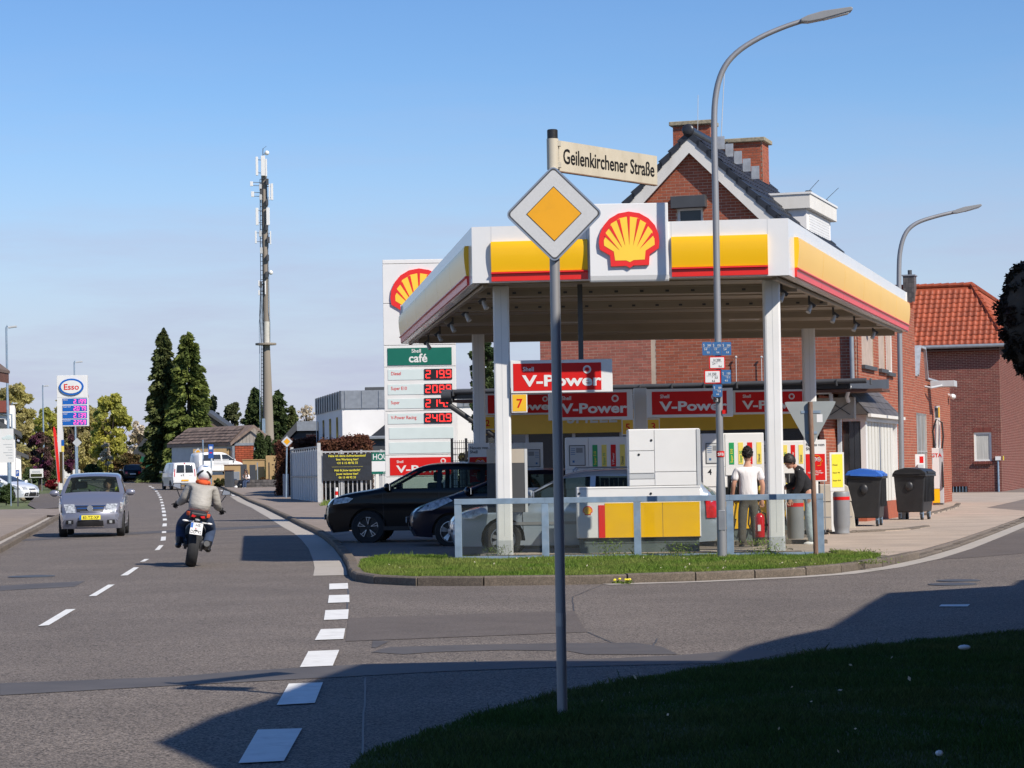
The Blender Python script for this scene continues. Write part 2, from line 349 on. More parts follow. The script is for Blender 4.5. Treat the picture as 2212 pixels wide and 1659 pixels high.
mk('mast', (.25, .215, .175), .9, var=.14, scale=1.2, stretch=(1.5, 1.5, .12), dirt=(.23, .2, .17, .4), dscale=1)
mk('mast_light', (.5, .48, .42), .85, var=.08)
mk('bark', (.07, .05, .035), .95, var=.3, scale=8, bump=.6, bscale=20)
def leafmat(k, a, b, trans=.3, scale=.9, isl=.35):
    m = mat(k, a, .75, var=0, island=isl, trans=trans, spec=.25); t = m.node_tree; n = t.nodes; l = t.links
    rgb = [x for x in n if x.type == 'RGB'][0]; nz = n.new('ShaderNodeTexNoise'); nz.inputs['Scale'].default_value = scale; nz.inputs['Detail'].default_value = 3
    c = [x for x in n if x.type == 'TEX_COORD'][0]; l.new(c.outputs['Object'], nz.inputs[0])
    mr = n.new('ShaderNodeMapRange'); mr.inputs[1].default_value = .38; mr.inputs[2].default_value = .62; l.new(nz.outputs[0], mr.inputs[0])
    mi = n.new('ShaderNodeMix'); mi.data_type = 'RGBA'; l.new(mr.outputs[0], mi.inputs[0]); mi.inputs[7].default_value = (*b, 1)
    tgt = [k2.to_socket for k2 in rgb.outputs[0].links]; l.new(rgb.outputs[0], mi.inputs[6])
    for s in tgt: l.new(mi.outputs[2], s)
    K[k] = m
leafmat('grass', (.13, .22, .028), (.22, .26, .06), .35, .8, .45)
leafmat('grass_shaded', (.045, .09, .018), (.075, .1, .028), .35, .6, .45)  # darker copy of the grass, the lawn's shade put into its colour
leafmat('spruce', (.075, .105, .025), (.15, .18, .04), .25, .7, .5)
leafmat('spruce_dark', (.06, .08, .025), (.11, .125, .04), .2, .8, .5)
leafmat('thuja', (.04, .068, .024), (.07, .095, .03), .2, .9, .4)
leafmat('pine', (.075, .095, .04), (.125, .135, .06), .2, .6, .45)
leafmat('spring', (.58, .54, .12), (.45, .46, .12), .55, .35, .35)
leafmat('spring_dull', (.46, .39, .2), (.52, .48, .17), .55, .3, .4)
leafmat('lilac', (.14, .035, .085), (.1, .085, .04), .3, .7, .5)
leafmat('beech', (.17, .075, .038), (.09, .03, .022), .3, 1.5, .5)
leafmat('beech_dark', (.05, .024, .018), (.035, .026, .016), .15, 3, .5)
leafmat('redleaf', (.2, .012, .02), (.1, .012, .015), .3, 1.5, .4)
leafmat('shrub', (.085, .1, .025), (.06, .05, .02), .3, 1.2, .45)
leafmat('shrub_rust', (.12, .06, .025), (.09, .075, .025), .3, 1.0, .45)
leafmat('gold', (.42, .36, .02), (.25, .26, .02), .3, 1.5, .3)
leafmat('blossom', (.75, .66, .52), (.55, .46, .32), .3, 1.5, .3)
K['glass_rail'] = glass('glass_rail', (.9, .92, .9), .93, .15); K['glass_rail'].node_tree.nodes['Principled BSDF'].inputs['Base Color'].default_value = (.16, .17, .165, 1)
K['glass_car'] = glass('glass_car', (.56, .66, .61), .86)
K['glass_dark'] = glass('glass_dark', (.18, .2, .2), .35)
K['glass_shop'] = glass('glass_shop', (.4, .42, .42), .55)
def paint(k, col, metal=.0, rough=.28, coat=.8, flake=.04, spec=.5):
    mk(k, col, rough, metal, var=flake, scale=200, coat=coat, spec=spec)
    t = K[k].node_tree; b = t.nodes['Principled BSDF']; g = t.nodes.new('ShaderNodeNewGeometry'); mi = t.nodes.new('ShaderNodeMix'); mi.data_type = 'RGBA'      # dark trim inside the shell
    s = b.inputs['Base Color'].links[0].from_socket; t.links.new(g.outputs['Backfacing'], mi.inputs[0]); t.links.new(s, mi.inputs[6]); mi.inputs[7].default_value = (.012, .012, .013, 1); t.links.new(mi.outputs[2], b.inputs['Base Color'])
paint('car_black', (.003, .0033, .0045), coat=.12, spec=.25); paint('car_navy', (.003, .0045, .016), coat=.2, spec=.3); paint('car_silver', (.36, .42, .48), .35, .3)
paint('car_mauve', (.2, .205, .25), .35, .32); paint('car_white', (.74, .74, .73), 0, .35); paint('car_white2', (.7, .72, .74), .1, .3)
# ---------------------------------------------------------------- ground, roads, kerbs, markings
ys = [-80, -40, 0, 30, 60] + [66 + 8 * i for i in range(24)] + [260, 300, 350, 420, 600, 1000, 2500]
xs = [-2000, -600, -300, -120, -60, -30, 0, 30, 60, 120, 300, 600, 2000]
gv = [(x, y, zg(y) - .04) for y in ys for x in xs]; nx = len(xs)
gf = [(j * nx + i, j * nx + i + 1, (j + 1) * nx + i + 1, (j + 1) * nx + i) for j in range(len(ys) - 1) for i in range(nx - 1)]
tag(link(bpy.data.objects.new('ground', mesh_np('ground', gv, gf, K['meadow']))), kind='structure')
P = lambda pts: [gxy(u, v) for u, v in pts]
kerb_px = [(464, 1048), (490, 1060), (516, 1072), (535, 1083), (570, 1097), (612, 1118), (652, 1139), (678, 1151), (700, 1165), (722, 1184), (740, 1208), (750, 1226), (753, 1243), (766, 1255), (808, 1261.6), (882, 1265.4), (1000, 1266), (1106, 1265), (1300, 1262), (1500, 1256), (1700, 1247), (1800, 1240), (1900, 1226), (1985, 1208), (2060, 1186), (2130, 1160), (2212, 1128)]
KB = P(kerb_px); KB.append((KB[-1][0] + 9, KB[-1][1] + 36))
centre_px = [(230, 1272), (317, 1207), (344, 1184), (354, 1136), (355, 1120), (350, 1095), (343, 1075), (330, 1062), (310, 1052)]
CL = P(centre_px)
left_px = [(0, 1196), (70, 1155), (133, 1117)]
LE = [(-6.5, 8.), (-8.2, 30.)] + P(left_px)
far_c = [(-25.5, 172), (-33, 205), (-48, 250)]
cpts = [c for c in CL if c[1] > 80] + far_c
LF = [(x - 3.7, y - .6) for x, y in cpts]
RF = [(x + 3.9, y + .6) for x, y in cpts if y > 165]
def off(poly, d):
    r = []
    for i, p in enumerate(poly):
        a = Vector(poly[max(i - 1, 0)]); c = Vector(poly[min(i + 1, len(poly) - 1)]); t = (c - a).normalized(); r.append((p[0] - t.y * d, p[1] + t.x * d))
    return r
road_poly = [(-7, -30)] + LE + LF + RF[::-1] + KB + [(40, 110), (60, 110), (60, -30)]
road = sheet('road', road_poly, 0, K['asphalt'])
def decal(name, px, m, z=.004): return sheet(name, P(px), z, m, road)
z5 = lambda q: [(x * .3515, 1209.6 + y * .3515) for x, y in q]
z2 = lambda q: [(285.1 + .22395 * x, 881.3 + .22395 * y) for x, y in q]
z6 = lambda q: [(777.6 + x * .3125, 1209.6 + y * .3125) for x, y in q]
z7 = lambda q: [(1468.8 + x * .3359, 1209.6 + y * .3359) for x, y in q]
for q in [((1465, 1257), (1745, 1243), (1857, 1042), (1585, 1050)), ((1700, 898), (1935, 885), (1985, 758), (1775, 766)), ((1843, 664), (2045, 655), (2085, 558), (1895, 566)),
          ((1935, 497), (2110, 490), (2122, 425), (1972, 430)), ((1990, 373), (2138, 367), (2143, 307), (2000, 313)), ((2015, 268), (2148, 263), (2146, 217), (2022, 220)), ((2023, 185), (2140, 180), (2138, 145), (2024, 149)),
          ((235, 410), (300, 405), (465, 305), (405, 308)), ((545, 226), (592, 224), (705, 154), (665, 155)), ((740, 99), (785, 97), (855, 47), (822, 48)), ((860, 14), (890, 12), (917, -4), (888, -3))]:
    decal('lane_dash', z5(q), K['paint_white'], .008)
for q in [((218, 1375), (265, 1372), (305, 1325), (262, 1328)), ((275, 1285), (325, 1280), (328, 1243), (283, 1245)), ((288, 1210), (330, 1208), (330, 1190), (290, 1192)), ((292, 1145), (335, 1143), (335, 1115), (298, 1117)), ((298, 1088), (337, 1086), (335, 1065), (298, 1067)),
          ((295, 1047), (330, 1046), (328, 1025), (292, 1027)), ((290, 1012), (327, 1010), (322, 990), (288, 992)), ((285, 980), (318, 979), (315, 962), (285, 963)), ((280, 950), (312, 948), (309, 933), (280, 935)), ((275, 920), (305, 919), (300, 905), (274, 906)),
          ((268, 892), (298, 890), (294, 880), (267, 881)), ((260, 868), (288, 867), (283, 855), (257, 857)), ((250, 846), (275, 845), (271, 836), (246, 837)), ((240, 827), (264, 826), (260, 817), (235, 818)), ((226, 808), (250, 807), (245, 799), (221, 800)), ((210, 790), (236, 790), (230, 783), (205, 783)), ((190, 774), (218, 773), (210, 767), (183, 768)), ((165, 759), (195, 759), (187, 753), (158, 753)),
          ((845, 792), (872, 795), (890, 803), (862, 801)), ((880, 806), (905, 808), (925, 817), (897, 816)), ((915, 821), (942, 823), (962, 832), (935, 831)), ((950, 836), (978, 838), (1000, 848), (970, 848))]:
    decal('lane_dash', z2(q), K['paint_white'], .008)
decal('lane_dash', z7([(1665, 303), (1850, 303), (1865, 289), (1680, 291)]), K['paint_white'], .008)
decal('tar_patch', [(0, 1477), (372, 1463), (527, 1450), (778, 1436), (1000, 1430), (1300, 1424), (1469, 1416), (1640, 1402), (1690, 1412), (1610, 1432), (1469, 1435), (1202, 1442), (958, 1451), (778, 1461), (372, 1482), (0, 1503)], K['tar'])
decal('tar_patch', [(752, 1336), (777, 1335), (1240, 1320), (1268, 1366), (777, 1385), (747, 1386)], K['asphalt_patch'])
decal('tar_patch', z6([(75, 640), (200, 605), (700, 590), (1360, 578), (1900, 575), (2080, 600), (2200, 655), (1560, 655), (1440, 632), (1000, 625), (500, 640), (300, 655)]), K['tar'])
decal('tar_patch', z6([(90, 560), (200, 565), (110, 610), (80, 605)]), K['tar'])
decal('tar_patch', z5([(0, 160), (525, 130), (460, 165), (0, 190)]), K['tar'])
decal('tar_patch', [(354, 1146), (640, 1132), (646, 1137), (354, 1151), (0, 1172), (0, 1168)], K['tar'])
decal('tar_patch', [(1945, 1213), (2100, 1172), (2212, 1150), (2330, 1140), (2330, 1185), (2100, 1205)], K['asphalt_patch'])
def cover(u, v, r):
    p = gr(u, v); c = MB(); c.lathe([(r, 0), (r, .008), (r - .05, .012), (0.01, .012)], 24)
    o = c.build('manhole_cover', K['grey_dark'], road); o.location = (p.x, p.y, p.z + .001)
cover(68, 1246, .36); cover(2057, 1263, .3); cover(2070, 1255, .28)
decal('drain_frame', z7([(750, 595), (945, 593), (985, 617), (795, 620)]), K['grey_dark'], .008)
gp = [gr(*q) for q in z7([(770, 598), (938, 596), (968, 614), (800, 617)])]
b = MB()
for i in range(9):
    t = (i + .5) / 9; b.bar(gp[0].lerp(gp[1], t) + Vector((0, 0, .012)), gp[3].lerp(gp[2], t) + Vector((0, 0, .012)), .02, .012)
b.build('drain_grate', K['rust'], road)
for q in ([(752, 1272), (751, 1336)], [(790, 1463), (786, 1540), (782, 1664)], [(1240, 1321), (1236, 1290), (1300, 1264)], [(1268, 1366), (1360, 1404), (1410, 1398), (1420, 1380)], [(1469, 1440), (1640, 1416), (1760, 1404), (1900, 1402)]):
    q = [(u + random.uniform(-1.5, 1.5), v + random.uniform(-1, 1)) for i in range(len(q) - 1) for u, v in [(q[i][0] + (q[i + 1][0] - q[i][0]) * k / 6, q[i][1] + (q[i + 1][1] - q[i][1]) * k / 6) for k in range(6)]] + [q[-1]]
    sheet('crack', off(P(q), .007) + off(P(q), -.007)[::-1], .003, K['grey_dark'], road)
# pavement slabs and lots
# KB runs from far left to right: its left hand side is the lot
KI = off(KB, .15)
forecourt = sheet('forecourt', KI[7:] + [(32, 118), (2, 118), (-7.5, 112), (-8.2, 95), KI[6]], .08, K['lot'], skirt=.14)
pavement = sheet('pavement', KI[:9] + [(-3.6, 58), (-6.2, 80), (-8.3, 108), (-12.2, 130), (-14, 150), (-17, 175)], .085, K['paving'], skirt=.14)
apron = sheet('concrete_apron', P([(1500, 1212), (1700, 1203), (1790, 1205), (1920, 1212), (1990, 1199), (2070, 1175), (2140, 1150), (2240, 1112)]) + [(15, 75), (24, 105), (20, 108), (13, 95), (9.5, 62), (7.7, 53), (5, 44)], .086, K['concrete'])
sheet('left_pavement', [(x - .55, y) for x, y in LE[2:]] + [(-16.6, 88), (-20, 105), (-36, 105), (-36, 20), (-9.5, 20)], .09, K['paving'], skirt=.14)
sheet('side_driveway', P([(127, 1064), (140, 1082), (133, 1096), (80, 1100), (60, 1090), (75, 1068)]), .002, K['asphalt_patch'])
sheet('left_lawn', [(-19.5, 82), (-21.5, 98), (-36, 104), (-36, 82)], .12, K['soil'])
# gutter bands
def band(name, line, d0, d1, m, z): return sheet(name, off(line, d0) + off(line, d1)[::-1], z, m)
band('gutter_band', KB[2:13], -.02, -.52, K['gutter'], .006)
band('gutter_band', KB[18:], -.02, -.32, K['gutter'], .006)
band('gutter_band', LE[1:], .0, .5, K['gutter'], .006)
# kerb stones
stone_me = {}
def kerbline(name, line, h0, n_in, L=.95, w=.15):
    root = tag(bpy.data.objects.new(name, None), kind='structure'); link(root)
    pts = [Vector((p[0], p[1])) for p in line]; seg = [(pts[i + 1] - pts[i]).length for i in range(len(pts) - 1)]; tot = sum(seg)
    def pos(s):
        for i, l in enumerate(seg):
            if s <= l or i == len(seg) - 1: return pts[i].lerp(pts[i + 1], min(s / l, 1))
            s -= l
    n = int(tot / L)
    for i in range(n):
        a, c = pos(i * tot / n), pos((i + 1) * tot / n); d = c - a; h = h0(c) if callable(h0) else h0
        k = (round(h, 2), round(d.length, 1))
        if k not in stone_me:
            b = MB(); l = d.length / 2 - .012; b.prism([(0, -.06), (0, h - .02), (.02, h), (w, h), (w, -.06)], -l, l, lambda x, z, y: (y, x * n_in, z)); stone_me[k] = b.mesh('kerb_stone', K['kerb'])
        o = link(bpy.data.objects.new('kerb_stone', stone_me[k]), root); m = (a + c) / 2
        o.location = (m.x, m.y, zg(m.y) + random.uniform(-.006, .006)); o.rotation_euler = (random.uniform(-.01, .01), 0, math.atan2(d.y, d.x) + random.uniform(-.006, .006))
    return root
def hgt(c):
    if c.x > 6.6: return .045
    if c.y > 48: return .11
    if c.y > 41 and c.x < 0: return .10
    return .12
kerbline('kerb', KB[1:], hgt, 1, .95)
kerbline('left_kerb', [(x - .0, y) for x, y in LE[1:]], .12, 1)
# grass strip along the filling station
isl = [KI[i] for i in range(12, 23)] + P([(1903, 1214), (1790, 1203)]) + [(5.2, 37.0), (-1.0, 37.5)] + P([(906, 1209.8), (818, 1218.6), (784, 1224)])
sheet('grass_strip_soil', isl, .1, K['soil'], skirt=.1)
verge_px = [(760, 1672), (777, 1648), (840, 1622), (902, 1600), (996, 1569), (1090, 1537), (1227, 1503), (1349, 1481), (1469, 1459), (1603, 1441), (1704, 1428), (1771, 1418), (1905, 1404), (2073, 1384), (2212, 1371)]
vg = P(verge_px) + [(8, 24.3), (11, 27.4), (30, 44), (34, -20), (-.9, -20), (-.9, 9)]
sheet('verge_soil', vg, .03, K['soil'], skirt=.06)
def inside(poly, x, y):
    r = np.zeros(len(x), bool); n = len(poly); j = n - 1
    for i in range(n):
        xi, yi = poly[i]; xj, yj = poly[j]
        c = ((yi > y) != (yj > y)) & (x < (xj - xi) * (y - yi) / ((yj - yi) if abs(yj - yi) > 1e-9 else 1e-9) + xi); r ^= c; j = i
    return r
def grass(name, poly, z, n, h, m, box, w=.004, tuft=.5):
    x = RNG.uniform(box[0], box[1], n * 3); y = RNG.uniform(box[2], box[3], n * 3); k = inside(poly, x, y); x, y = x[k][:n], y[k][:n]; n = len(x)
    tf = .5 + .5 * np.sin(x * 3.1 + np.sin(y * 2.3) * 2) * np.sin(y * 2.7 + np.cos(x * 1.7) * 2)
    hh = h * RNG.uniform(.4, 1.1, n) * (1 - tuft + tuft * 1.6 * tf); hh[RNG.random(n) < .006] *= 1.8
    an = RNG.uniform(0, 6.28, n); lean = RNG.uniform(.1, .75, n) * hh; a2 = RNG.uniform(0, 6.28, n)
    c, s = np.cos(an) * w, np.sin(an) * w; lx, ly = np.cos(a2) * lean, np.sin(a2) * lean
    zz = np.array([zg(q) for q in y]) + z
    v = np.stack([np.stack([x - c, y - s, zz], 1), np.stack([x + c, y + s, zz], 1), np.stack([x + lx * .45 + c * .7, y + ly * .45 + s * .7, zz + hh * .62], 1), np.stack([x + lx, y + ly, zz + hh], 1)], 1)
    f = np.arange(n * 4).reshape(-1, 4)
    return tag(link(bpy.data.objects.new(name, mesh_np(name, v, f, m))), kind='stuff')
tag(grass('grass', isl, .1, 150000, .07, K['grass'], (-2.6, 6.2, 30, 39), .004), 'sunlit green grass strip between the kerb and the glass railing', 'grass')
tag(grass('grass', [(p[0], p[1]) for p in vg], .03, 270000, .045, K['grass_shaded'], (-1.4, 5.6, 10.8, 22.5), .0024, .5), 'dark shaded lawn in the right foreground at the foot of the sign post', 'grass')
grass('grass', P([(690, 1098), (742, 1094), (735, 1086), (700, 1088)]), .09, 6000, .16, K['grass'], (-14, -6, 95, 125), .01)
# ---------------------------------------------------------------- scallop emblem
EM_O = [(1220, 1510), (1212, 1400), (1112, 1340), (1103, 1270), (1113, 1190), (1150, 1105), (1210, 1035), (1300, 983), (1405, 965), (1510, 983), (1600, 1035), (1662, 1105), (1697, 1190), (1705, 1270), (1697, 1335), (1606, 1395), (1598, 1500), (1445, 1503), (1408, 1527), (1370, 1506)]
EM_Y = [(1262, 1452), (1250, 1362), (1155, 1302), (1153, 1250), (1170, 1212), (1180, 1195), (1172, 1175), (1217, 1118), (1226, 1085), (1292, 1047), (1312, 1032), (1390, 1016), (1412, 1016), (1490, 1030), (1512, 1045), (1578, 1085), (1592, 1112), (1636, 1165), (1636, 1200), (1655, 1240), (1657, 1300), (1565, 1358), (1556, 1446), (1445, 1450), (1408, 1470), (1372, 1452)]
EM_S = [((1160, 1205), (1180, 1188), (1305, 1345)), ((1204, 1125), (1228, 1100), (1333, 1320)), ((1285, 1052), (1314, 1036), (1366, 1303)), ((1387, 1005), (1416, 1005), (1407, 1295)), ((1488, 1034), (1518, 1048), (1445, 1303)), ((1576, 1084), (1598, 1110), (1480, 1318)), ((1628, 1180), (1648, 1205), (1505, 1343))]
def emblem(parent, cx, cz, w, y, t=.05, name='emblem'):
    k = w / 602.; f = lambda q: [((a - 1405) * k + cx, (1246 - b) * k + cz) for a, b in q]
    b = MB(); b.prism(f(EM_O), y - t, y); b.mi = 1; b.prism(f(EM_Y), y - t - .004, y - t - .0005); b.mi = 0
    for s in EM_S: b.prism(f(s), y - t - .008, y - t - .0045)
    return b.build(name, [K['red'], K['yellow_em']], parent)
mk('yellow_em', (.9, .58, .05), .35, var=.03)
def burst(parent, cx, cz, r, y):
    b = MB(); fn = lambda x, yy, z: (cx + x, y - z, cz + yy)
    b.lathe([(r, 0), (r, .006), (.001, .006)], 20, fn); b.mi = 1; b.lathe([(r * .45, .006), (r * .3, .01), (.001, .01)], 14, fn)
    for i in range(14):
        a = i * math.tau / 14; c, s = math.cos(a), math.sin(a)
        b.prism([(cx + c * r * .35 - s * r * .1, cz + s * r * .35 + c * r * .1), (cx + c * r * .8, cz + s * r * .8), (cx + c * r * .35 + s * r * .1, cz + s * r * .35 - c * r * .1)], y - .011, y - .006)
    return b.build('burst_mark', [K['white'], K['red_sign']], parent)
def rrect(w, h, r, n=5, cx=0, cz=0, rot=0):
    pts = []
    for (sx, sz, a0) in ((1, 1, 0), (-1, 1, 90), (-1, -1, 180), (1, -1, 270)):
        for i in range(n + 1):
            a = math.radians(a0 + 90 * i / n); x = sx * (w / 2 - r) + r * math.cos(a); z = sz * (h / 2 - r) + r * math.sin(a)
            c, s = math.cos(rot), math.sin(rot); pts.append((cx + x * c - z * s, cz + x * s + z * c))
    return pts
def priority_plate(root, cz, side, y, name='priority_plate'):
    q = math.pi / 4; b = MB()
    b.prism(rrect(side, side, side * .085, cz=cz, rot=q), y - .018, y)
    pl = b.build(name, K['alu'], root)
    for nm, s, m, d in (('edge_line', .955, K['grey_dark'], .0185), ('white_field', .915, K['sign_white'], .0195), ('thin_line', .565, K['black'], .0205), ('amber_square', .545, K['sign_amber'], .0215)):
        MB().prism(rrect(side * s, side * s, side * .05 if s > .8 else .003, cz=cz, rot=q), y - d, y - .017).build(nm, m, pl)
    return pl
# ---------------------------------------------------------------- foreground sign post
p0 = gr(1215, 1545, .03); Y0 = p0.y; zt = at(1192, 280, Y0).z
sp_ = thing('sign_post', 'grey foreground post with an amber priority diamond and a street name plate on top', 'sign post', (p0.x, p0.y, 0))
MB().tube([(0, 0, .0), (0, 0, .75), (0, 0, zt - .05)], .0305, 20).build('pole', K['steel_pole'], sp_, smooth=True)
b = MB(); b.lathe([(.0325, zt - .055), (.0325, zt - .004), (.028, zt), (.001, zt)], 20); b.build('cap', K['black_plastic'], sp_, smooth=True)
b = MB(); b.lathe([(.0318, zt - 3.0), (.0318, zt - 2.92)], 20); b.build('sticker', K['steel'], sp_)
zc = at(1194, 464, Y0).z
priority_plate(sp_, zc, .42, -.034)
for dz in (-.13, .13): b = MB(); b.lathe([(.036, zc + dz - .015), (.036, zc + dz + .015)], 16); b.box(-.05, .05, -.036, -.0, zc + dz - .012, zc + dz + .012); b.build('clamp', K['galv'], sp_)
z1, z0_ = at(1192, 302, Y0).z, at(1192, 366, Y0).z
b = MB(); b.lathe([(.036, z0_), (.036, z1 + .005)], 20); b.box(.03, .05, -.02, .02, z0_ + .01, z0_ + .04); b.box(.03, .05, -.02, .02, z1 - .04, z1 - .01); b.build('plate_holder', K['street_plate'], sp_, smooth=True)
pl = bpy.data.objects.new('street_name_plate', MB().box(.045, 1.07, -.012, .012, z0_ - .005, z1).mesh('street_name_plate', K['street_plate'])); link(pl, sp_); pl.rotation_euler = (0, 0, math.radians(51))
text('Geilenkirchener Straße', .094, K['black'], pl, (.56, -.0135, (z0_ + z1) / 2 - .045), sx=.79, bold=.002)
bx('edge_rail', K['rust'], pl, .04, 1.07, -.013, .013, z0_ - .012, z0_ - .006)
# ---------------------------------------------------------------- street lamps
def arch_lamp(base, Yd, label, path, r0, r1, head_px, steps):
    root = thing('street_lamp', label, 'street lamp', base, 0, 'arched street lamps'); B = Vector(base)
    pts = [at(u, v, Yd) - B for u, v in path]; pts[0] = Vector((0, 0, -.02))
    sm = []
    for i in range(len(pts) - 1):
        for k in range(4):
            t = k / 4; q = [pts[max(i - 1, 0)], pts[i], pts[i + 1], pts[min(i + 2, len(pts) - 1)]]
            sm.append(.5 * ((2 * q[1]) + (q[2] - q[0]) * t + (2 * q[0] - 5 * q[1] + 4 * q[2] - q[3]) * t * t + (3 * q[1] - q[0] - 3 * q[2] + q[3]) * t ** 3) if i > 1 else pts[i].lerp(pts[i + 1], t))
    sm.append(pts[-1]); zz = max(p.z for p in sm)
    tot = len(sm); rs = [r0 * steps if p.z < 1.15 else r0 - (r0 - r1) * (i / tot) for i, p in enumerate(sm)]
    sm2, rs2 = [], []
    for i, (p, r) in enumerate(zip(sm, rs)):
        sm2.append(p); rs2.append(r)
    MB().tube(sm2, rs2, 16).build('pole', K['steel_pole'], root, smooth=True)
    b = MB(); b.box(-.05, .05, -r0 * steps - .004, -.02, .45, .75); b.build('hatch', K['steel'], root, bevel=.004)
    a, c = at(*head_px[0], Yd) - B, at(*head_px[1], Yd) - B; d = (c - a); L = d.length; d.normalize(); n = Vector((-d.z, 0, d.x))
    b = MB(); prof = [(-.12, -.02), (0, -.05), (L * .3, -.055), (L, -.03), (L + .02, .0), (L, .03), (L * .35, .065), (0, .05), (-.12, .02)]
    fn = lambda x, z, y: tuple(a + d * x + n * z + Vector((0, y, 0)))
    b.prism(prof, -.11, .11, fn); h = b.build('lamp_head', K['grey'], root, bevel=.01)
    b = MB(); b.prism([(L * .35, -.062), (L * .93, -.05), (L * .93, -.03), (L * .35, -.03)], -.09, .09, fn); b.build('lamp_lens', K['grey_light'], h)
    return root
g1 = gr(1560, 1209, .1); g1.z = .1
lamp1 = arch_lamp(g1, g1.y, 'tall arched street lamp with water and hydrant markers standing in the grass strip', [(1560, 1206), (1557, 1060), (1552, 800), (1546, 450), (1543, 300), (1545, 215), (1560, 155), (1590, 115), (1640, 82), (1700, 56), (1752, 40)], .057, .036, [(1745, 42), (1838, 21)], 1.28)
b = MB(); q = at(1556, 980, g1.y) - g1; b.lathe([(.0625, q.z - .05), (.0625, q.z + .04)], 16, lambda x, y, z: (x + q.x, y, z)); b.build('sticker', K['red_sign'], lamp1); text('SFB', .045, K['white'], lamp1, (q.x, -.0635, q.z - .03), bold=.003)
q2 = at(1558, 890, g1.y) - g1; b = MB(); b.box(q2.x + .01, q2.x + .06, -.066, -.03, q2.z - .03, q2.z + .03); b.build('red_sticker', K['red_sign'], lamp1)
g2 = gr(1949, 1130)
lamp2 = arch_lamp(g2, g2.y, 'arched street lamp beyond the right end of the canopy beside the waste containers', [(1949, 1130), (1948, 1050), (1946, 900), (1943, 700), (1942, 590), (1945, 540), (1957, 503), (1980, 482), (2020, 468), (2070, 456)], .075, .045, [(2066, 457), (2118, 444)], 1.15)
b = MB(); q = at(1947, 1022, g2.y) - g2; b.lathe([(.083, q.z - .05), (.083, q.z + .05)], 16, lambda x, y, z: (x + q.x, y, z)); b.build('red_sticker', K['red_sign'], lamp2)
# hydrant markers on lamp 1
def marker(u0, v0, u1, v1, kind, label, lines):
    Yd = g1.y - .075; x, z, w, h = rect(u0, v0, u1, v1, Yd); z += .004; w *= .97; h *= .965
    root = thing('utility_marker', label, 'marker sign', (x, Yd, z), 0, 'utility markers on the lamp post')
    m = K['blue_marker'] if kind == 'b' else K['red_sign']
    MB().prism(rrect(w, h, .012, cz=h / 2), -.006, .006).build('plate', m, root)
    ink = K['white'] if kind == 'b' else K['grey_dark']
    if kind == 'r': MB().prism(rrect(w * .86, h * .84, .008, cz=h / 2), -.0085, -.0045).build('field', K['white'], root)
    for s, fx, fz, hh in lines: text(s, hh * h, ink, root, (fx * w, -.0095, fz * h), bold=.001, sx=.85, name='figures')
    b = MB(); b.box(-w * .36, w * .3, -.0098, -.0086, h * .56, h * .575); b.box(-w * .02, w * .0, -.0098, -.0086, h * .4, h * .56); b.build('rule', ink, root)
    b = MB(); b.box(-.02, .02, .006, .03, h * .4, h * .6); b.build('bracket', K['galv'], root)
wd = (1579.7 - 1516.8) / 3
for i, (a, c, d, lab) in enumerate((('200', '2.6', '9.0', 'left blue water marker in the row of three, topmost on the lamp post'), ('150', '1.5', '9.4', 'middle blue water marker in the row of three, topmost on the lamp post'), ('200', '2.6', '9.9', 'right blue water marker in the row of three, topmost on the lamp post'))):
    marker(1516.8 + wd * i, 738.3, 1516.8 + wd * (i + 1), 768, 'b', lab, [('S', -.34, .66, .2), (a, .22, .66, .16), (c, -.18, .38, .15), (d, .1, .14, .15)])
marker(1531, 769.5, 1567, 797.5, 'r', 'red framed hydrant marker reading H200 below the row of three blue markers', [('H 200', 0, .62, .2), ('2.4', -.2, .36, .17), ('9.4', .18, .12, .17)])
marker(1520.4, 799, 1557.7, 829, 'r', 'red framed hydrant marker reading H150, the lower of the two red ones', [('H 150', 0, .62, .2), ('3.5', .22, .36, .17), ('4.6', .05, .12, .17)])
marker(1558.1, 798.6, 1579.3, 829, 'b', 'blue water marker right beside the marker reading H150', [('S', -.34, .66, .2), ('150', .22, .66, .16), ('3.1', .22, .38, .15), ('4.0', .0, .14, .15)])
marker(1539.7, 830.3, 1560.2, 858, 'b', 'lowest blue water marker on the lamp post, above the small black number plate', [('S', -.34, .66, .2), ('100', .22, .66, .16), ('3.8', .2, .38, .15), ('4.4', .0, .14, .15)])
x, z, w, h = rect(1541, 858.5, 1556, 869, g1.y - .075); r_ = thing('utility_marker', 'small black number plate reading .2 under the blue markers', 'marker sign', (x, g1.y - .075, z), 0, 'utility markers on the lamp post'); bx('plate', K['black'], r_, -w / 2, w / 2, -.006, .02, 0, h * .95); text('.2', h * .6, K['white'], r_, (0, -.008, h * .2), bold=.002, name='figures')
# yield sign seen from behind
gy = gr(1763, 1204, .1)
r_ = thing('yield_sign', 'grey back of a yield sign on a rusty post by the glass railing', 'traffic sign', (gy.x, gy.y, .08))
MB().tube([(0, 0, 0), tuple(at(1750, 868, gy.y) - Vector((gy.x, gy.y, .08)))], .038, 14).build('pole', K['rust'], r_, smooth=True)
a, c, d = [at(u, v, gy.y) - Vector((gy.x, gy.y, .08)) for u, v in ((1694, 868), (1808, 866), (1752, 971))]
def rtri(A, B, C, k):
    o = []
    for p, q, s in ((C, A, B), (A, B, C), (B, C, A)):
        e, f = q + (p - q) * k, q + (s - q) * k; o += [e, (e + f) / 2 * .4 + q * .6, f]
    return [(p.x, p.z) for p in o]
pl = MB().prism(rtri(a, c, d, .06), .045, .06).build('sign_plate', K['grey_light'], r_); mk('sign_back', (.30, .32, .31), .5, .1, var=.06); pl.data.materials[0] = K['sign_back']
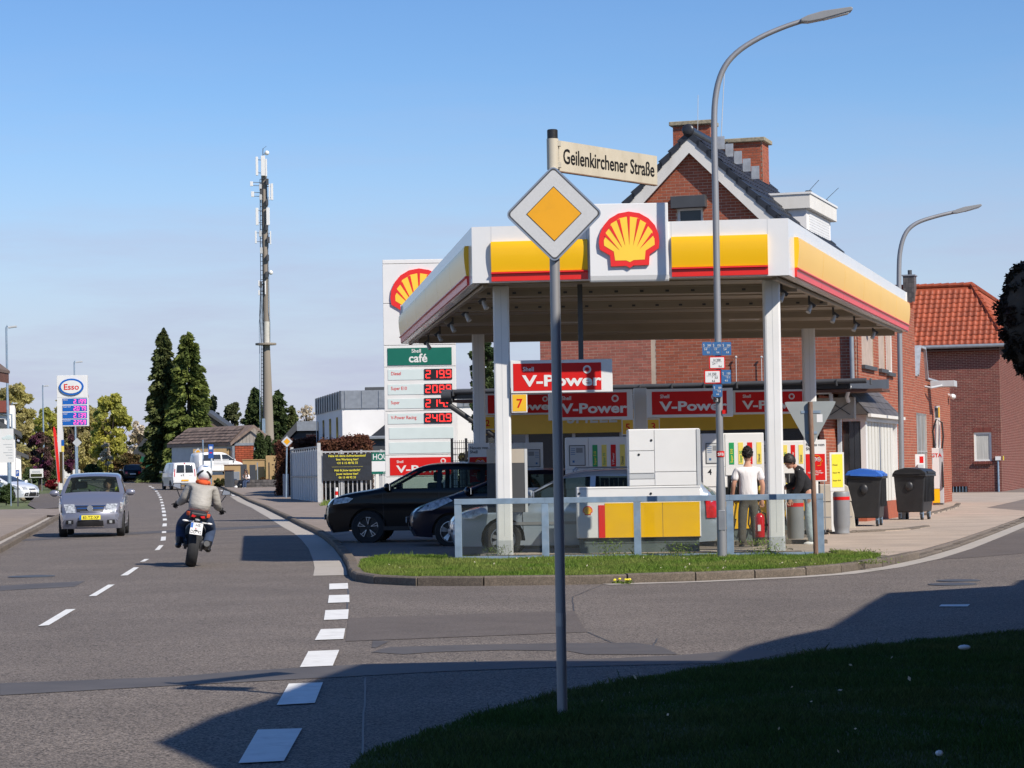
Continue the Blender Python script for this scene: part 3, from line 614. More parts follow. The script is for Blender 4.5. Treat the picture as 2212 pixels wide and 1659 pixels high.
bx('clamp', K['galv'], r_, -.18, .12, .036, .044, a.z - .18, a.z - .14); bx('clamp', K['galv'], r_, -.1, .06, .036, .044, a.z - .5, a.z - .46)
b = MB(); b.box(.06, .15, .043, .0449, a.z - .32, a.z - .2); b.build('sticker', K['white'], r_)
# ---------------------------------------------------------------- canopy
FL, FR = at(1019.5, 550, 37.2), at(1703.5, 530, 36.65); BL, BR = at(868, 710, 54.4), at(1960, 690, 53.0)
ZB, ZT = at(1019.5, 611.8, 37.2).z, at(1019.5, 490.5, 37.2).z; HH = ZT - ZB
can = thing('canopy', 'white yellow and red filling station canopy on white pillars', 'canopy', ((FL.x + FR.x) / 2, 44, 0))
O = Vector((can.location.x, 44, 0)); V2 = lambda p: Vector((p.x - O.x, p.y - O.y))
fl, fr, bl, br = V2(FL), V2(FR), V2(BL), V2(BR)
def edge(A, B):
    d = (B - A); L = d.length; d.normalize(); n = Vector((d.y, -d.x))
    return L, (lambda s, z, o: (A.x + d.x * s + n.x * o, A.y + d.y * s + n.y * o, z))
PROF_Y = [(.0, .725), (.062, .722), (.075, .68), (.08, .58), (.076, .46), (.064, .33), (.045, .185), (.0, .18)]
PROF_R = [(0, .178), (.07, .176), (.075, .155), (.04, .14), (.035, .02), (0, .02)]
def fascia(A, B, segs, white_name):
    L, fn = edge(A, B)
    b = MB(); b.prism([(-.14, 0), (0, 0), (0, 1), (-.14, 1)], 0, L, lambda o, z, s: fn(s, ZB + z * HH, o)); b.build(white_name, K['white_gloss'], can)
    for s0, s1 in segs:
        MB().prism(PROF_Y, s0, s1, lambda o, z, s: fn(s, ZB + z * HH, o)).build('yellow_panel', K['yellow'], can, smooth=True)
        MB().prism(PROF_R, s0, s1, lambda o, z, s: fn(s, ZB + z * HH, o)).build('red_strip', K['red'], can)
    return L, fn
px = lambda u: (u - 1019.5) / 684.
LFr = (fr - fl).length
L, fn = fascia(fl, fr, [(px(1062) * LFr, px(1272) * LFr), (px(1453) * LFr, px(1659) * LFr)], 'front_fascia')
for u in (1062, 1270, 1453, 1659): MB().prism([(0, .73), (.0015, .73), (.0015, .998), (0, .998)], px(u) * LFr - .004, px(u) * LFr + .004, lambda o, z, s: fn(s, ZB + z * HH, o)).build('panel_joint', K['grey_light'], can)
LR = (br - fr).length; n_ = 6
fascia(fr, br, [(.55 + i * (LR - .65) / n_ + .006, .55 + (i + 1) * (LR - .65) / n_ - .006) for i in range(n_)], 'right_fascia')
LL = (fl - bl).length
fascia(bl, fl, [(.1 + i * (LL - .65) / n_ + .006, .1 + (i + 1) * (LL - .65) / n_ - .006) for i in range(n_)], 'left_fascia')
fascia(br, bl, [], 'rear_fascia')
def inset(z, k=.16):
    c = (fl + fr + bl + br) / 4; return [((p + (c - p).normalized() * k).x, (p + (c - p).normalized() * k).y) for p in (fl, fr, br, bl)]
b = MB(); q = inset(0); b.add([(x, y, ZB + .03) for x, y in q] + [(x, y, ZB + .12) for x, y in q], [(3, 2, 1, 0), (4, 5, 6, 7), (0, 1, 5, 4), (1, 2, 6, 5), (2, 3, 7, 6), (3, 0, 4, 7)]); b.build('soffit', K['soffit'], can)
b = MB(); b.add([(x, y, ZT - .12) for x, y in q] + [(x, y, ZT - .08) for x, y in q], [(3, 2, 1, 0), (4, 5, 6, 7)]); b.build('roof_sheet', K['grey_light'], can)
def xspan(y):      # canopy inner width at local y
    t = (y - fl.y) / (bl.y - fl.y); t2 = (y - fr.y) / (br.y - fr.y); return fl.x + (bl.x - fl.x) * t + .25, fr.x + (br.x - fr.x) * t2 - .25
for yb in (38.9, 42.3, 45.7, 49.3, 52.5):
    y = yb - 44; a, c = xspan(y)
    bx('light_trough', K['soffit'], can, a, c, y - .1, y + .1, ZB - .1, ZB + .03)
    b = MB(); x = a + .15
    while x < c - .1 and yb < 43: b.box(x, x + .06, y - .106, y - .1, ZB - .065, ZB - .03); x += .42
    if b.f: tag(b.build('trough_slots', K['grey_dark'], can), kind='stuff')
for i in range(14):
    y = 37.6 + i * 1.12 - 44; a, c = xspan(y); bx('soffit_seam', K['soffit'], can, a, c, y - .03, y + .03, ZB + .008, ZB + .03)
for yb, ux in ((39.5, .3), (39.5, .72), (43.5, .3), (43.5, .72), (47.5, .3), (47.5, .72)):
    y = yb - 44; a, c = xspan(y); x = a + (c - a) * ux
    o = bx('ceiling_light', K['white'], can, x - .3, x + .3, y - .2, y + .2, ZB + .0, ZB + .03); bx('lens', K['grey_light'], o, x - .2, x + .2, y - .05, y + .05, ZB - .004, ZB)
# pillars
for (u, v, Yp, w) in ((1083, 700, 38.2, .262), (1667, 700, 37.8, .262), (1033, 740, 49.8, .26), (1746, 730, 49.4, .26)):
    p = at(u, v, Yp) - O
    b = MB(); b.box(p.x - w / 2, p.x + w / 2, p.y - w / 2, p.y + w / 2, 0, ZB + .03); pi = b.build('pillar', K['white'], can, bevel=.035)
    b = MB(); b.box(p.x - w / 2 - .004, p.x + w / 2 + .004, p.y - w / 2 - .004, p.y + w / 2 + .004, .0, .42); b.build('foot_shade', K['grey_light'], pi, bevel=.035)  # grey sleeve: shade on the pillar's lower end put into its colour
    b = MB(); b.box(p.x - .004, p.x + .002, p.y - w / 2 - .002, p.y - w / 2 + .01, .45, ZB - .05); b.build('seam', K['grey_light'], pi)
# spot lamps below the side edges
def spot(p, d):
    o = MB(); o.tube([p, p + Vector((0, 0, -.16))], .02, 6); o.tube([p + Vector((0, 0, -.12)), p + Vector((d * .1, .0, -.2))], .035, 8); s = o.build('spotlight', K['grey_dark'], can)
    q0 = p + Vector((d * .04, 0, -.16)); q1 = q0 + Vector((-d * .07, -.06, -.14)); MB().tube([q0, q1], [.03, .045], 12).build('lamp_shade', K['grey_light'], s, smooth=True)
for k in (.12, .3, .48, .66, .84):
    p = fr.lerp(br, k); spot(Vector((p.x - .45, p.y, ZB + .03)), 1); p = fl.lerp(bl, k); spot(Vector((p.x + .4, p.y, ZB + .03)), -1)
b = MB()
for A, B_, s in ((fr, br, -1), (fl, bl, 1)): b.bar((A.x + s * .2, A.y + .3, ZB - .02), (B_.x + s * .2, B_.y - .3, ZB - .02), .07, .05)
b.build('edge_gutter', K['soffit'], can)
# emblem board on the front
Yb = FL.y - .28; x0, z0, w, h = rect(1275, 434, 1447, 605, 36.5)
b = MB(); dz = z0 + h; prof = [(.0, z0 + .02), (-.06, z0), (-.08, z0 + .03), (-.1, z0 + .1), (-.1, dz), (.12, dz), (.12, z0 + .02)]
xa, xc = x0 - O.x - w / 2, x0 - O.x + w / 2; yf = 36.92 - 44
b.prism([(q[0], q[1]) for q in prof], xa, xc, lambda o, z, s: (s, yf + o, z)); eb = b.build('emblem_board', K['white_gloss'], can, bevel=.01)
x1, z1_, w1, h1 = rect(1295, 453, 1427, 575, 36.5)
emblem(eb, x1 - O.x, z1_ + h1 / 2, w1, yf - .1, .05)
# ---------------------------------------------------------------- signs hanging under the canopy
def power_sign(u0, v0, u1, v1, Yd, label, fr_=(.03, .08, .97, .92)):
    x, z, w, h = rect(u0, v0, u1, v1, Yd); r = thing('fuel_sign', label, 'sign', (x, Yd, z), 0, 'red fuel signs under the canopy')
    bx('sign_box', K['white'], r, -w / 2, w / 2, 0, .16, 0, h, bevel=.008)
    xa, xb = -w / 2 + w * fr_[0], -w / 2 + w * fr_[2]; za, zb = h * fr_[1], h * fr_[3]; f = bx('red_face', K['red_sign'], r, xa, xb, -.006, .01, za, zb)
    W_ = xb - xa; H_ = zb - za
    text('Shell', H_ * .16, K['white'], f, (xa + W_ * .11, -.008, za + H_ * .72), bold=.005, align='LEFT')
    text('V-Power', H_ * .41, K['white'], f, (xa + W_ * .11, -.008, za + H_ * .17), bold=.02, align='LEFT', sx=W_ / H_ * .44)
    burst(f, xa + W_ * .84, za + H_ * .75, H_ * .15, -.006)
    b = MB(); b.tube([(-w * .42, .08, h), (-w * .42, .08, ZB + .03 - z)], .03, 8); b.tube([(w * .42, .08, h), (w * .42, .08, ZB + .03 - z)], .03, 8)
    return r
sg_ = power_sign(1103, 777, 1323, 848, 38.0, 'largest red fuel sign, nearest the camera, right of the front left pillar', (.026, .07, .89, .9))
xh = at(1255, 760, 38.05).x - sg_.location.x; bx('hanger', K['grey_dark'], sg_, xh - .04, xh + .04, .04, .12, at(1255, 778, 38.0).z - sg_.location.z, ZB + .02 - sg_.location.z)
power_sign(1184.7, 842, 1367, 907, 43.4, 'red fuel sign above the number 5 plate, partly behind the street name post', (.06, .1, .93, .9))
power_sign(1397, 839, 1583, 901, 43.4, 'red fuel sign whose right end is crossed by the lamp post', (.06, .1, .93, .9))
power_sign(1049, 849, 1206, 896, 50.6, 'red fuel sign half hidden behind the front left pillar and number 7')
power_sign(1584, 842, 1738, 894, 50.4, 'red fuel sign behind the front right pillar and the back of the yield sign')
def number_plate(s, u0, v0, u1, v1, Yd, label):
    x, z, w, h = rect(u0, v0, u1, v1, Yd); r = thing('pump_number', label, 'number sign', (x, Yd, z), 0, 'yellow pump number plates')
    bx('frame', K['white'], r, -w / 2, w / 2, 0, .12, 0, h); f = bx('face', K['yellow_shop'], r, -w * .44, w * .44, -.005, .01, h * .06, h * .94); text(s, h * .48, K['red_sign'], f, (0, -.007, h * .26), bold=.008)
number_plate('7', 1105, 850, 1139, 891, 38.02, 'yellow number plate 7 under the nearest red sign')
number_plate('2', 1037, 899, 1070, 928, 50.6, 'yellow number plate 2 left of the front left pillar')
number_plate('5', 1343.5, 905, 1369, 940, 43.4, 'yellow number plate 5 behind the tall white dispenser')
number_plate('3', 1397.7, 904, 1425, 938, 43.4, 'yellow number plate 3 right of the white sign column')
x, z, w, h = rect(1369, 838, 1397, 930, 43.9); r_ = thing('sign_column', 'white square column between the number 5 and number 3 plates', 'column', (x, 43.9, 0)); bx('shaft', K['white'], r_, -w / 2, w / 2, -.12, .12, 0, z + h, bevel=.02)
x, z, w, h = rect(1142, 900, 1160, 1000, 39.4); r_ = thing('notice_board', 'dark narrow notice board fixed behind the front left pillar', 'board', (at(1095, 1000, 38.6).x, 38.65, 0))
xa, za, wa, ha = rect(1052, 970, 1139, 1107, 38.6); bx('panel', K['grey_dark'], r_, -wa / 2, wa / 2, -.05, .05, za, za + ha * .78); bx('head', K['beige'], r_, -wa / 2, wa / 2, -.055, .055, za + ha * .78, za + ha); bx('frame', K['grey_light'], r_, wa / 2 - .04, wa / 2 + .005, -.06, .06, za, za + ha)
# ---------------------------------------------------------------- island kerbs and dispensers
def island(u0, u1, Ya, Yb_, n):
    r = tag(link(bpy.data.objects.new('pump_island', None)), kind='structure'); xa, xb = at(u0, 1190, Ya).x, at(u1, 1190, Ya).x
    bx('island_top', K['concrete'], r, xa + .12, xb - .12, Ya + .12, Yb_ - .12, .03, .155)
    for k in range(n):
        a = xa + (xb - xa) * k / n; c = xa + (xb - xa) * (k + 1) / n - .012
        bx('kerb_stone', K['kerb'], r, a, c, Ya, Ya + .12, .03, .16, bevel=.012); bx('kerb_stone', K['kerb'], r, a, c, Yb_ - .12, Yb_, .03, .16, bevel=.012)
island(1020, 1735, 37.6, 38.95, 6); island(1090, 1790, 43.1, 44.8, 7); island(1000, 1800, 49.4, 51.6, 9)
gk = P([(1790, 1163), (1880, 1158), (1960, 1154), (2010, 1147)]); kerbline('side_island_kerb', gk, .13, 1, .9)
sheet('side_island', gk + P([(2000, 1132), (1900, 1128), (1790, 1140)]), .1, K['concrete'], skirt=.05)
LABELS = [('green_label', 'Super E10', 'banner_yellow'), ('yellow_label', 'Super 95', 'green_label'), ('red_sign', 'V-Power', 'white'), ('yellow_label', 'Diesel', 'grey_dark')]
NOZ = ['green_label', 'yellow_label', 'red_sign', 'yellow_label']
def dispenser(label, x, y, num, mirror=False, W_=1.13, top=2.1, low=0):
    r = thing('fuel_dispenser', label, 'fuel pump', (x, y, .155), 0, 'white fuel dispensers'); T = top - .155; s = -1 if mirror else 1
    X = (lambda a: -W_ / 2 + a) if not mirror else (lambda a: W_ / 2 - a)
    def bb(nm, m, a0, a1, y0, y1, z0, z1, par=r, bev=0):
        xa, xb = sorted((X(a0), X(a1))); return bx(nm, m, par, xa, xb, y0, y1, z0, z1, bevel=bev)
    bb('plinth', K['grey_plinth'], .03, W_ - .03, .04, .6, 0, .22)
    bb('lower_housing', K['yellow'], .0, W_, .01, .62, .22, .72)
    hd = bb('cabinet', K['white'], 0, W_, .0, .62, .98 if num else .72, T, bev=.012)
    bb('module', K['white'], 0, .41, -.02, .0, 1.0, T - .01, bev=.006); bb('label_panel', K['white'], .42, W_, -.02, 0, 1.2, T - .01, bev=.006)
    bb('lower_module', K['white'], 0, .41, -.01, .02, .73, .985)
    d = bb('display', K['grey_dark'], .06, .36, -.028, -.02, 1.42, 1.80); bb('screen', K['grey_light'], .075, .345, -.031, -.028, 1.435, 1.785, d); bb('readout', K['grey'], .19, .31, -.033, -.031, 1.66, 1.75, d)
    b = MB(); 
    for k in range(4): xx = X(.1 + .02 * 0); b.box(min(X(.09), X(.17)), max(X(.09), X(.17)), -.033, -.031, 1.73 - k * .035, 1.74 - k * .035)
    b.box(min(X(.12), X(.16)), max(X(.12), X(.16)), -.033, -.031, 1.48, 1.52); b.build('print', K['blue_marker'], d)
    bb('seam', K['grey'], .0, .41, -.022, -.0195, 1.36, 1.366); 
    if num: text(num, .11, K['black'], r, (X(.13), -.024, 1.22), bold=.004, name='number')
    b = MB(); b.lathe([(.016, 0), (.016, .006)], 8, lambda a, c, e: (X(.33) + a, -.02 - e, 1.28 + c)); b.build('lock', K['black'], r)
    for k, (m, t, ink) in enumerate(LABELS):
        a = .49 + k * .168; l = bb('fuel_label', K[m], a, a + .092, -.026, -.02, 1.4, 1.8)
        text(t, .045, K[ink], l, ((X(a) + X(a + .092)) / 2 + .018, -.028, 1.43), rot=(math.pi / 2, -math.pi / 2, 0), align='LEFT', bold=.001)
        bb('nozzle_bay', K['black'], a - .03, a + .122, -.012, .02, .72, 1.19)
        c = (X(a) + X(a + .092)) / 2; o = MB(); o.ball((c, -.06, .93), (.042, .05, .075), 8, 6); nz_ = o.build('nozzle', K[NOZ[k]], r, smooth=True)
        o = MB(); o.tube([(c, -.05, .98), (c, -.06, 1.1), (c, -.02, 1.14)], .014, 6); o.build('spout', K['chrome'], nz_)
        o = MB(); o.tube([(c, -.07, .87), (c - .03, -.1, .6), (c - .06, -.1, .3), (c, -.06, .16), (c + .05, -.03, .4)], .015, 6); o.build('hose', K['rubber'], nz_)
    return r
def dx(u, Y): return at(u, 1000, Y).x
dispenser('white fuel dispenser numbered 6 left of the tall white cabinet', dx(1289, 43.4), 43.4, '6')
dispenser('white fuel dispenser numbered 4 behind the lamp post', dx(1584, 43.4), 43.4, '4', top=2.13)
dispenser('white fuel dispenser numbered 2 far behind the front left pillar', dx(1116, 50.2), 50.2, '2', mirror=True)
dispenser('white fuel dispenser right of the front right pillar with a red label showing', dx(1682, 50.2), 50.2, '3', top=2.05)
x, z, w, h = rect(1127, 1052, 1220, 1190, 43.5); r_ = thing('pump_housing', 'low white housing attached left of dispenser 6 behind the silver estate car', 'cabinet', (x, 43.5, .155)); bx('body', K['white'], r_, -w / 2, w / 2, 0, .5, .2, 1.03, bevel=.01); bx('plinth', K['grey_plinth'], r_, -w / 2 + .03, w / 2 - .03, .04, .5, 0, .2)
# rear dispenser (seen from its closed back)
Ya = 38.15; xl, xr = dx(1245, Ya), dx(1512, Ya); xc = (xl + xr) / 2; zz = lambda v, u=1380: at(u, v, Ya).z - .155
r_ = thing('fuel_dispenser', 'tall white fuel dispenser back with a yellow lower panel behind the glass railing', 'fuel pump', (xc, Ya, .155), 0, 'white fuel dispensers')
a0, a1 = xl - xc, xr - xc; t0 = dx(1358, Ya) - xc; z0 = zz(1199); zy0, zy1, zw = zz(1161), zz(1090), zz(1052, 1300); ztop = zz(926, 1436)
bx('plinth', K['grey_plinth'], r_, a0 + .04, a1 - .03, .05, .6, 0, zy0 - .01); bx('plinth_seam', K['grey_dark'], r_, a0 + .04, a1 - .03, .044, .052, zy0 * .62, zy0 * .62 + .008)
bx('dark_gap', K['grey_dark'], r_, a0 + .01, a1 - .01, .02, .6, zy0 - .02, zy0)  # dark grey strip between housing and plinth
bx('low_housing', K['white'], r_, a0, a1, .0, .62, zy0, zw, bevel=.012)
xr0, xr1 = dx(1291, Ya) - xc, dx(1305, Ya) - xc
bx('red_stripe', K['red'], r_, xr0, xr1, -.012, .0, zy0 + .005, zy1); bx('yellow_cover', K['yellow'], r_, xr1, a1 - .02, -.012, .0, zy0 + .005, zy1 + .03)
b = MB(); b.box(dx(1429, Ya) - xc, dx(1429, Ya) - xc + .006, -.0135, -.011, zy0 + .005, zy1 + .03); b.build('cover_seam', K['grey_dark'], r_)
emblem(r_, dx(1267.6, Ya) - xc, zz(1103, 1267), .16, 0, .008)
cb = bx('cabinet', K['white'], r_, t0, a1, .03, .6, zw + .002, ztop, bevel=.012)
bx('side_trim', K['grey_light'], r_, a1 - .05, a1 + .012, .0, .6, zw, ztop - .01, bevel=.006)
td = dx(1414, Ya) - xc
bx('door', K['white'], cb, t0 + .01, td - .004, .012, .03, zz(974, 1385) + .006, ztop - .012, bevel=.004); bx('door', K['white'], cb, t0 + .01, td - .004, .012, .03, zz(1022, 1385), zz(974, 1385) - .006, bevel=.004)
bx('grille', K['grey_light'], cb, t0 + .01, td - .004, .014, .03, zz(1034, 1385), zz(1024, 1385)); bx('door', K['white'], cb, t0 + .01, td - .004, .012, .03, zw + .01, zz(1036, 1385), bevel=.004)
bx('door', K['white'], cb, td + .004, a1 - .06, .012, .03, zz(1019, 1460) + .006, ztop - .012, bevel=.004); bx('door', K['white'], cb, td + .004, a1 - .06, .012, .03, zw + .01, zz(1019, 1460) - .006, bevel=.004)
for u, v in ((1407, 951), (1380, 982), (1406, 1066), (1251, 1066)):
    b = MB(); q = at(u, v, Ya) - Vector((xc, Ya, .155)); yy = .012 if u > 1300 and v < 1050 else -.002; b.lathe([(.02, 0), (.02, .008), (.01, .01)], 8, lambda a, c, e: (q.x + a, yy - e, q.z + c)); b.build('lock', K['black'], r_)
bx('housing_seam', K['grey'], r_, a0, a1, -.003, .002, zz(1056, 1300), zz(1056, 1300) + .007)
# ---------------------------------------------------------------- glass railing
YL, YR = 37.35, 36.85; A, B_ = at(990, 1140, YL), at(1772, 1130, YR); A.z = B_.z = 0
r_ = thing('glass_railing', 'galvanised railing with four smoky glass panes along the grass strip', 'railing', (A.x, A.y, .1)); d = B_ - A; Lr = d.length; r_.rotation_euler = (0, 0, math.atan2(d.y, d.x))
zt_ = at(990, 1078, YL).z - .1; pp = [0, .243, .498, .753, 1.0]
for k in pp: bx('post', K['galv'], r_, k * Lr - .055, k * Lr + .055, -.04, .04, -.08, zt_ - .09, bevel=.004)
for i in range(4):
    s0, s1 = pp[i] * Lr, pp[i + 1] * Lr
    bx('top_rail', K['galv'], r_, s0 - (.055 if i == 0 else -.0), s1 + (.055 if i == 3 else -.001), -.045, .045, zt_ - .088, zt_, bevel=.004)
    bx('bottom_rail', K['galv'], r_, s0 + .056, s1 - .056, -.035, .035, .02, .065); bx('glass_pane', K['glass_rail'], r_, s0 + .056, s1 - .056, -.005, .005, .066, zt_ - .089)
# ---------------------------------------------------------------- small forecourt things
def poster(u0, v0, u1, v1, Yd, label):
    x, z, w, h = rect(u0, v0, u1, v1, Yd); r = thing('poster_stand', label, 'poster stand', (x, Yd, .05), 0, 'white poster stands with red posters')
    z -= .05; bx('board', K['white'], r, -w / 2, w / 2, 0, .03, z, z + h, bevel=.005); f = bx('poster', K['red_sign'], r, -w * .44, w * .44, -.004, .004, z + h * .03, z + h * .66)
    text('Neues von\nShell', h * .075, K['black'], r, (-w * .42, -.004, z + h * .85), align='LEFT', name='heading', bold=.001)
    b = MB(); pr = [(-.1, .25), (-.1, .5), (-.08, .62), (.0, .68), (.1, .66), (.16, .56), (.2, .45), (.15, .42), (.15, .3), (.05, .28)]; pts = [(a * w * 1.6, -.007, z + h * (.2 + c * .62)) for a, c in pr]; b.tube(pts, .006, 5); b.build('head_outline', K['sign_amber'], f)
    for a in (-.02, .1):
        b = MB(); c = (a * w * 1.6, z + h * .53); b.lathe([(.045, 0), (.03, .004)], 14, lambda p, q, e: (c[0] + p, -.005 - e, c[1] + q), cap=False); b.lathe([(.018, .002), (.001, .003)], 10, lambda p, q, e: (c[0] + p, -.005 - e, c[1] + q)); b.build('eye_ring', K['grey_light'], f)
    text('Reinigung und\nFüllstände wichtiger\nPunkte!', h * .034, K['white'], f, (0, -.006, z + h * .24), bold=.001)
    b = MB(); b.box(-w * .42, -w * .38, 0, .04, 0, z); b.box(w * .38, w * .42, 0, .04, 0, z); b.box(-w * .5, w * .5, -.1, .14, 0, .03); b.build('stand', K['grey'], r)
poster(1737.5, 950, 1785, 1040, 49.0, 'white poster stand with a red poster behind the yield sign'); poster(1011.5, 957, 1058, 1046, 49.4, 'white poster stand with a red poster left of the front left pillar')
gq = gr(1800, 1150, .1); x, z, w, h = rect(1792.7, 977, 1823.5, 1061, gq.y)
r_ = thing('price_stand', 'narrow white stand with a yellow fuel list beside the grey litter bin', 'sign', (x, gq.y, .1)); z -= .1; bx('panel', K['white'], r_, -w / 2, w / 2, 0, .04, z, z + h, bevel=.004); bx('leg', K['white'], r_, -w / 2 + .01, -w / 2 + .085, .005, .035, 0, z); bx('foot', K['grey'], r_, -w / 2, w / 2, -.1, .15, 0, .02)
f = bx('yellow_face', K['yellow_stand'], r_, -w * .36, w * .4, -.004, .004, z + h * .1, z + h * .95)
for k, s in enumerate(('Diesel', 'Super 95', 'Super E10')): text(s, .03, K['black'], f, (-w * .3, -.006, z + h * (.66 - .2 * k)), align='LEFT')
def round_bin(u0, u1, v0, v1, label, zb=.1):
    p = gr((u0 + u1) / 2, v1, zb); x, z, w, h = rect(u0, v0, u1, v1, p.y); r = thing('litter_bin', label, 'litter bin', (p.x, p.y, zb), 0, 'grey litter bins with a red band'); q = w / 2
    MB().lathe([(q * .9, 0), (q * .9, .03), (q * .86, .05), (q * .93, .12), (q, .2), (q, h * .8)], 20).build('body', K['grey'], r, smooth=True)
    MB().lathe([(q * 1.012, h * .8), (q * 1.012, h * .88)], 20, cap=False).build('red_band', K['red_sign'], r, smooth=True); MB().lathe([(q, h * .8), (q, h * .96), (q * .9, h), (q * .1, h)], 20).build('lid', K['grey'], r, smooth=True)
round_bin(1801, 1837, 1062, 1152, 'grey litter bin with a red band under the yellow fuel list'); round_bin(1701, 1738, 1074, 1176, 'grey litter bin with a red band between the right pillar and the person in black', .05)
a, c = at(1688.5, 974, 46), at(1706.8, 1177, 46); r_ = thing('leaning_post', 'thin white post leaning beside the front right pillar', 'post', c)
b = MB(); b.bar((0, 0, 0), a - c, .05, .03); b.build('shaft', K['white'], r_); b = MB(); b.bar((0, 0, 0), (a - c) * .45, .075, .05); b.build('sleeve', K['white'], r_)
Yg = 53.0; x, z, w, h = rect(1771, 1043, 1848, 1143, Yg); r_ = thing('grit_box', 'beige plastic grit box beside the blue lidded container', 'box', (x, Yg, .05))
b = MB(); b.prism([(-w * .5, 0), (w * .5, 0), (w * .46, h * .35), (w * .38, h * .62), (-w * .5, h * .62)], 0, .8); b.build('body', K['beige'], r_, bevel=.02); b = MB(); b.prism([(-w * .5, h * .625), (w * .4, h * .625), (w * .3, h * .95), (w * .2, h), (-w * .5, h)], -.02, .82); b.build('lid', K['beige'], r_, bevel=.02)
bx('handle', K['grey_dark'], r_, -w * .15, w * .12, -.03, .0, h * .56, h * .6); bx('seam', K['grey'], r_, -w * .45, w * .4, -.006, .0, h * .28, h * .3)
# fire extinguisher beside the right pillar
x, z, w, h = rect(1631, 1100, 1652.6, 1167, 37.75); r_ = thing('fire_extinguisher', 'red fire extinguisher mounted at the left of the front right pillar', 'fire extinguisher', (x, 37.78, z)); q = w / 2
MB().lathe([(q * .9, 0), (q, .02), (q, h * .72), (q * .8, h * .82), (q * .3, h * .88)], 18).build('cylinder', K['ext_red'], r_, smooth=True); MB().lathe([(q * 1.01, h * .0), (q * 1.01, h * .1)], 18).build('base_ring', K['black'], r_); b = MB(); b.tube([(0, 0, h * .86), (0, 0, h)], .02, 8); b.bar((-.02, -.05, h * .97), (.0, .06, h * 1.02), .02, .02); b.build('valve', K['chrome'], r_); MB().tube([(.02, 0, h * .92), (.09, -.02, h * .85), (.1, -.02, h * .5), (.09, -.01, h * .25)], .012, 6).build('hose', K['rubber'], r_)
bx('bracket', K['grey_dark'], r_, q * .4, q + .1, -.02, .06, h * .45, h * .52); bx('print', K['white'], r_, -q * .5, q * .1, -q * 1.005, -q * .9, h * .3, h * .5)
# wheeled waste containers
def container(u, v, rz, lidm, label, tilt, zb=.05):
    p = gr(u, v, zb); r = thing('waste_container', label, 'waste container', (p.x, p.y, zb), rz, 'large black waste containers')
    b = MB(); q = lambda w, l, z: [(-w / 2, -.0 - (l - 1.3) * .1, z), (w / 2, -.0 - (l - 1.3) * .1, z), (w / 2, l, z), (-w / 2, l, z)]
    b.add(q(.66, 1.16, .24) + q(.80, 1.3, 1.16), [(3, 2, 1, 0), (0, 1, 5, 4), (1, 2, 6, 5), (2, 3, 7, 6), (3, 0, 4, 7), (4, 5, 6, 7)]); b.build('body', K['bin_black'], r, bevel=.03)
    b = MB(); b.box(-.43, .43, -.04, 1.34, 1.14, 1.2); b.build('rim', K['bin_black'], r, bevel=.015)
    b = MB(); b.ball((.0, -.015, .9), (.1, .05, .12), 12, 8); b.build('recess_knob', K['black_plastic'], r, smooth=True)
    b = MB()
    for k in range(7): b.box(.375 - .01, .41, .1 + k * .17, .13 + k * .17, .5, 1.13)
    b.build('rib', K['bin_black'], r)
    l = MB(); l.prism([(-.43, 0), (.43, 0), (.42, .05), (.3, .13), (-.1, .17), (-.36, .1)], -.05, 1.36); l = l.build('lid', lidm, r, bevel=.015); l.location = (0, 0, 1.2); l.rotation_euler = tilt
    bx('lid_grip', lidm, l, -.3, .3, -.09, -.05, .0, .05); bx('lid_hinge', lidm, l, .3, .44, .2, 1.1, .02, .07)
    for sx in (-.28, .28):
        for sy in (.14, 1.02):
            w_ = MB(); w_.lathe([(.1, -.025), (.105, 0), (.1, .025)], 14, lambda a, c, e: (sx + e, sy + a, .105 + c)); w_ = w_.build('wheel', K['rubber'], r, smooth=True); bb = MB(); bb.prism([(sy - .05, .1), (sy + .03, .1), (sy + .05, .26), (sy - .05, .26)], sx - .04, sx + .04, lambda a, c, e: (e, a, c)); bb.build('fork', K['galv'], w_)
container(1868, 1142, math.radians(-14), K['bin_blue'], 'black waste container with a crumpled blue lid', (.0, math.radians(3), 0)); container(1966, 1127, math.radians(-21), K['bin_black'], 'black waste container with a closed black lid behind the second lamp', (0, 0, 0))
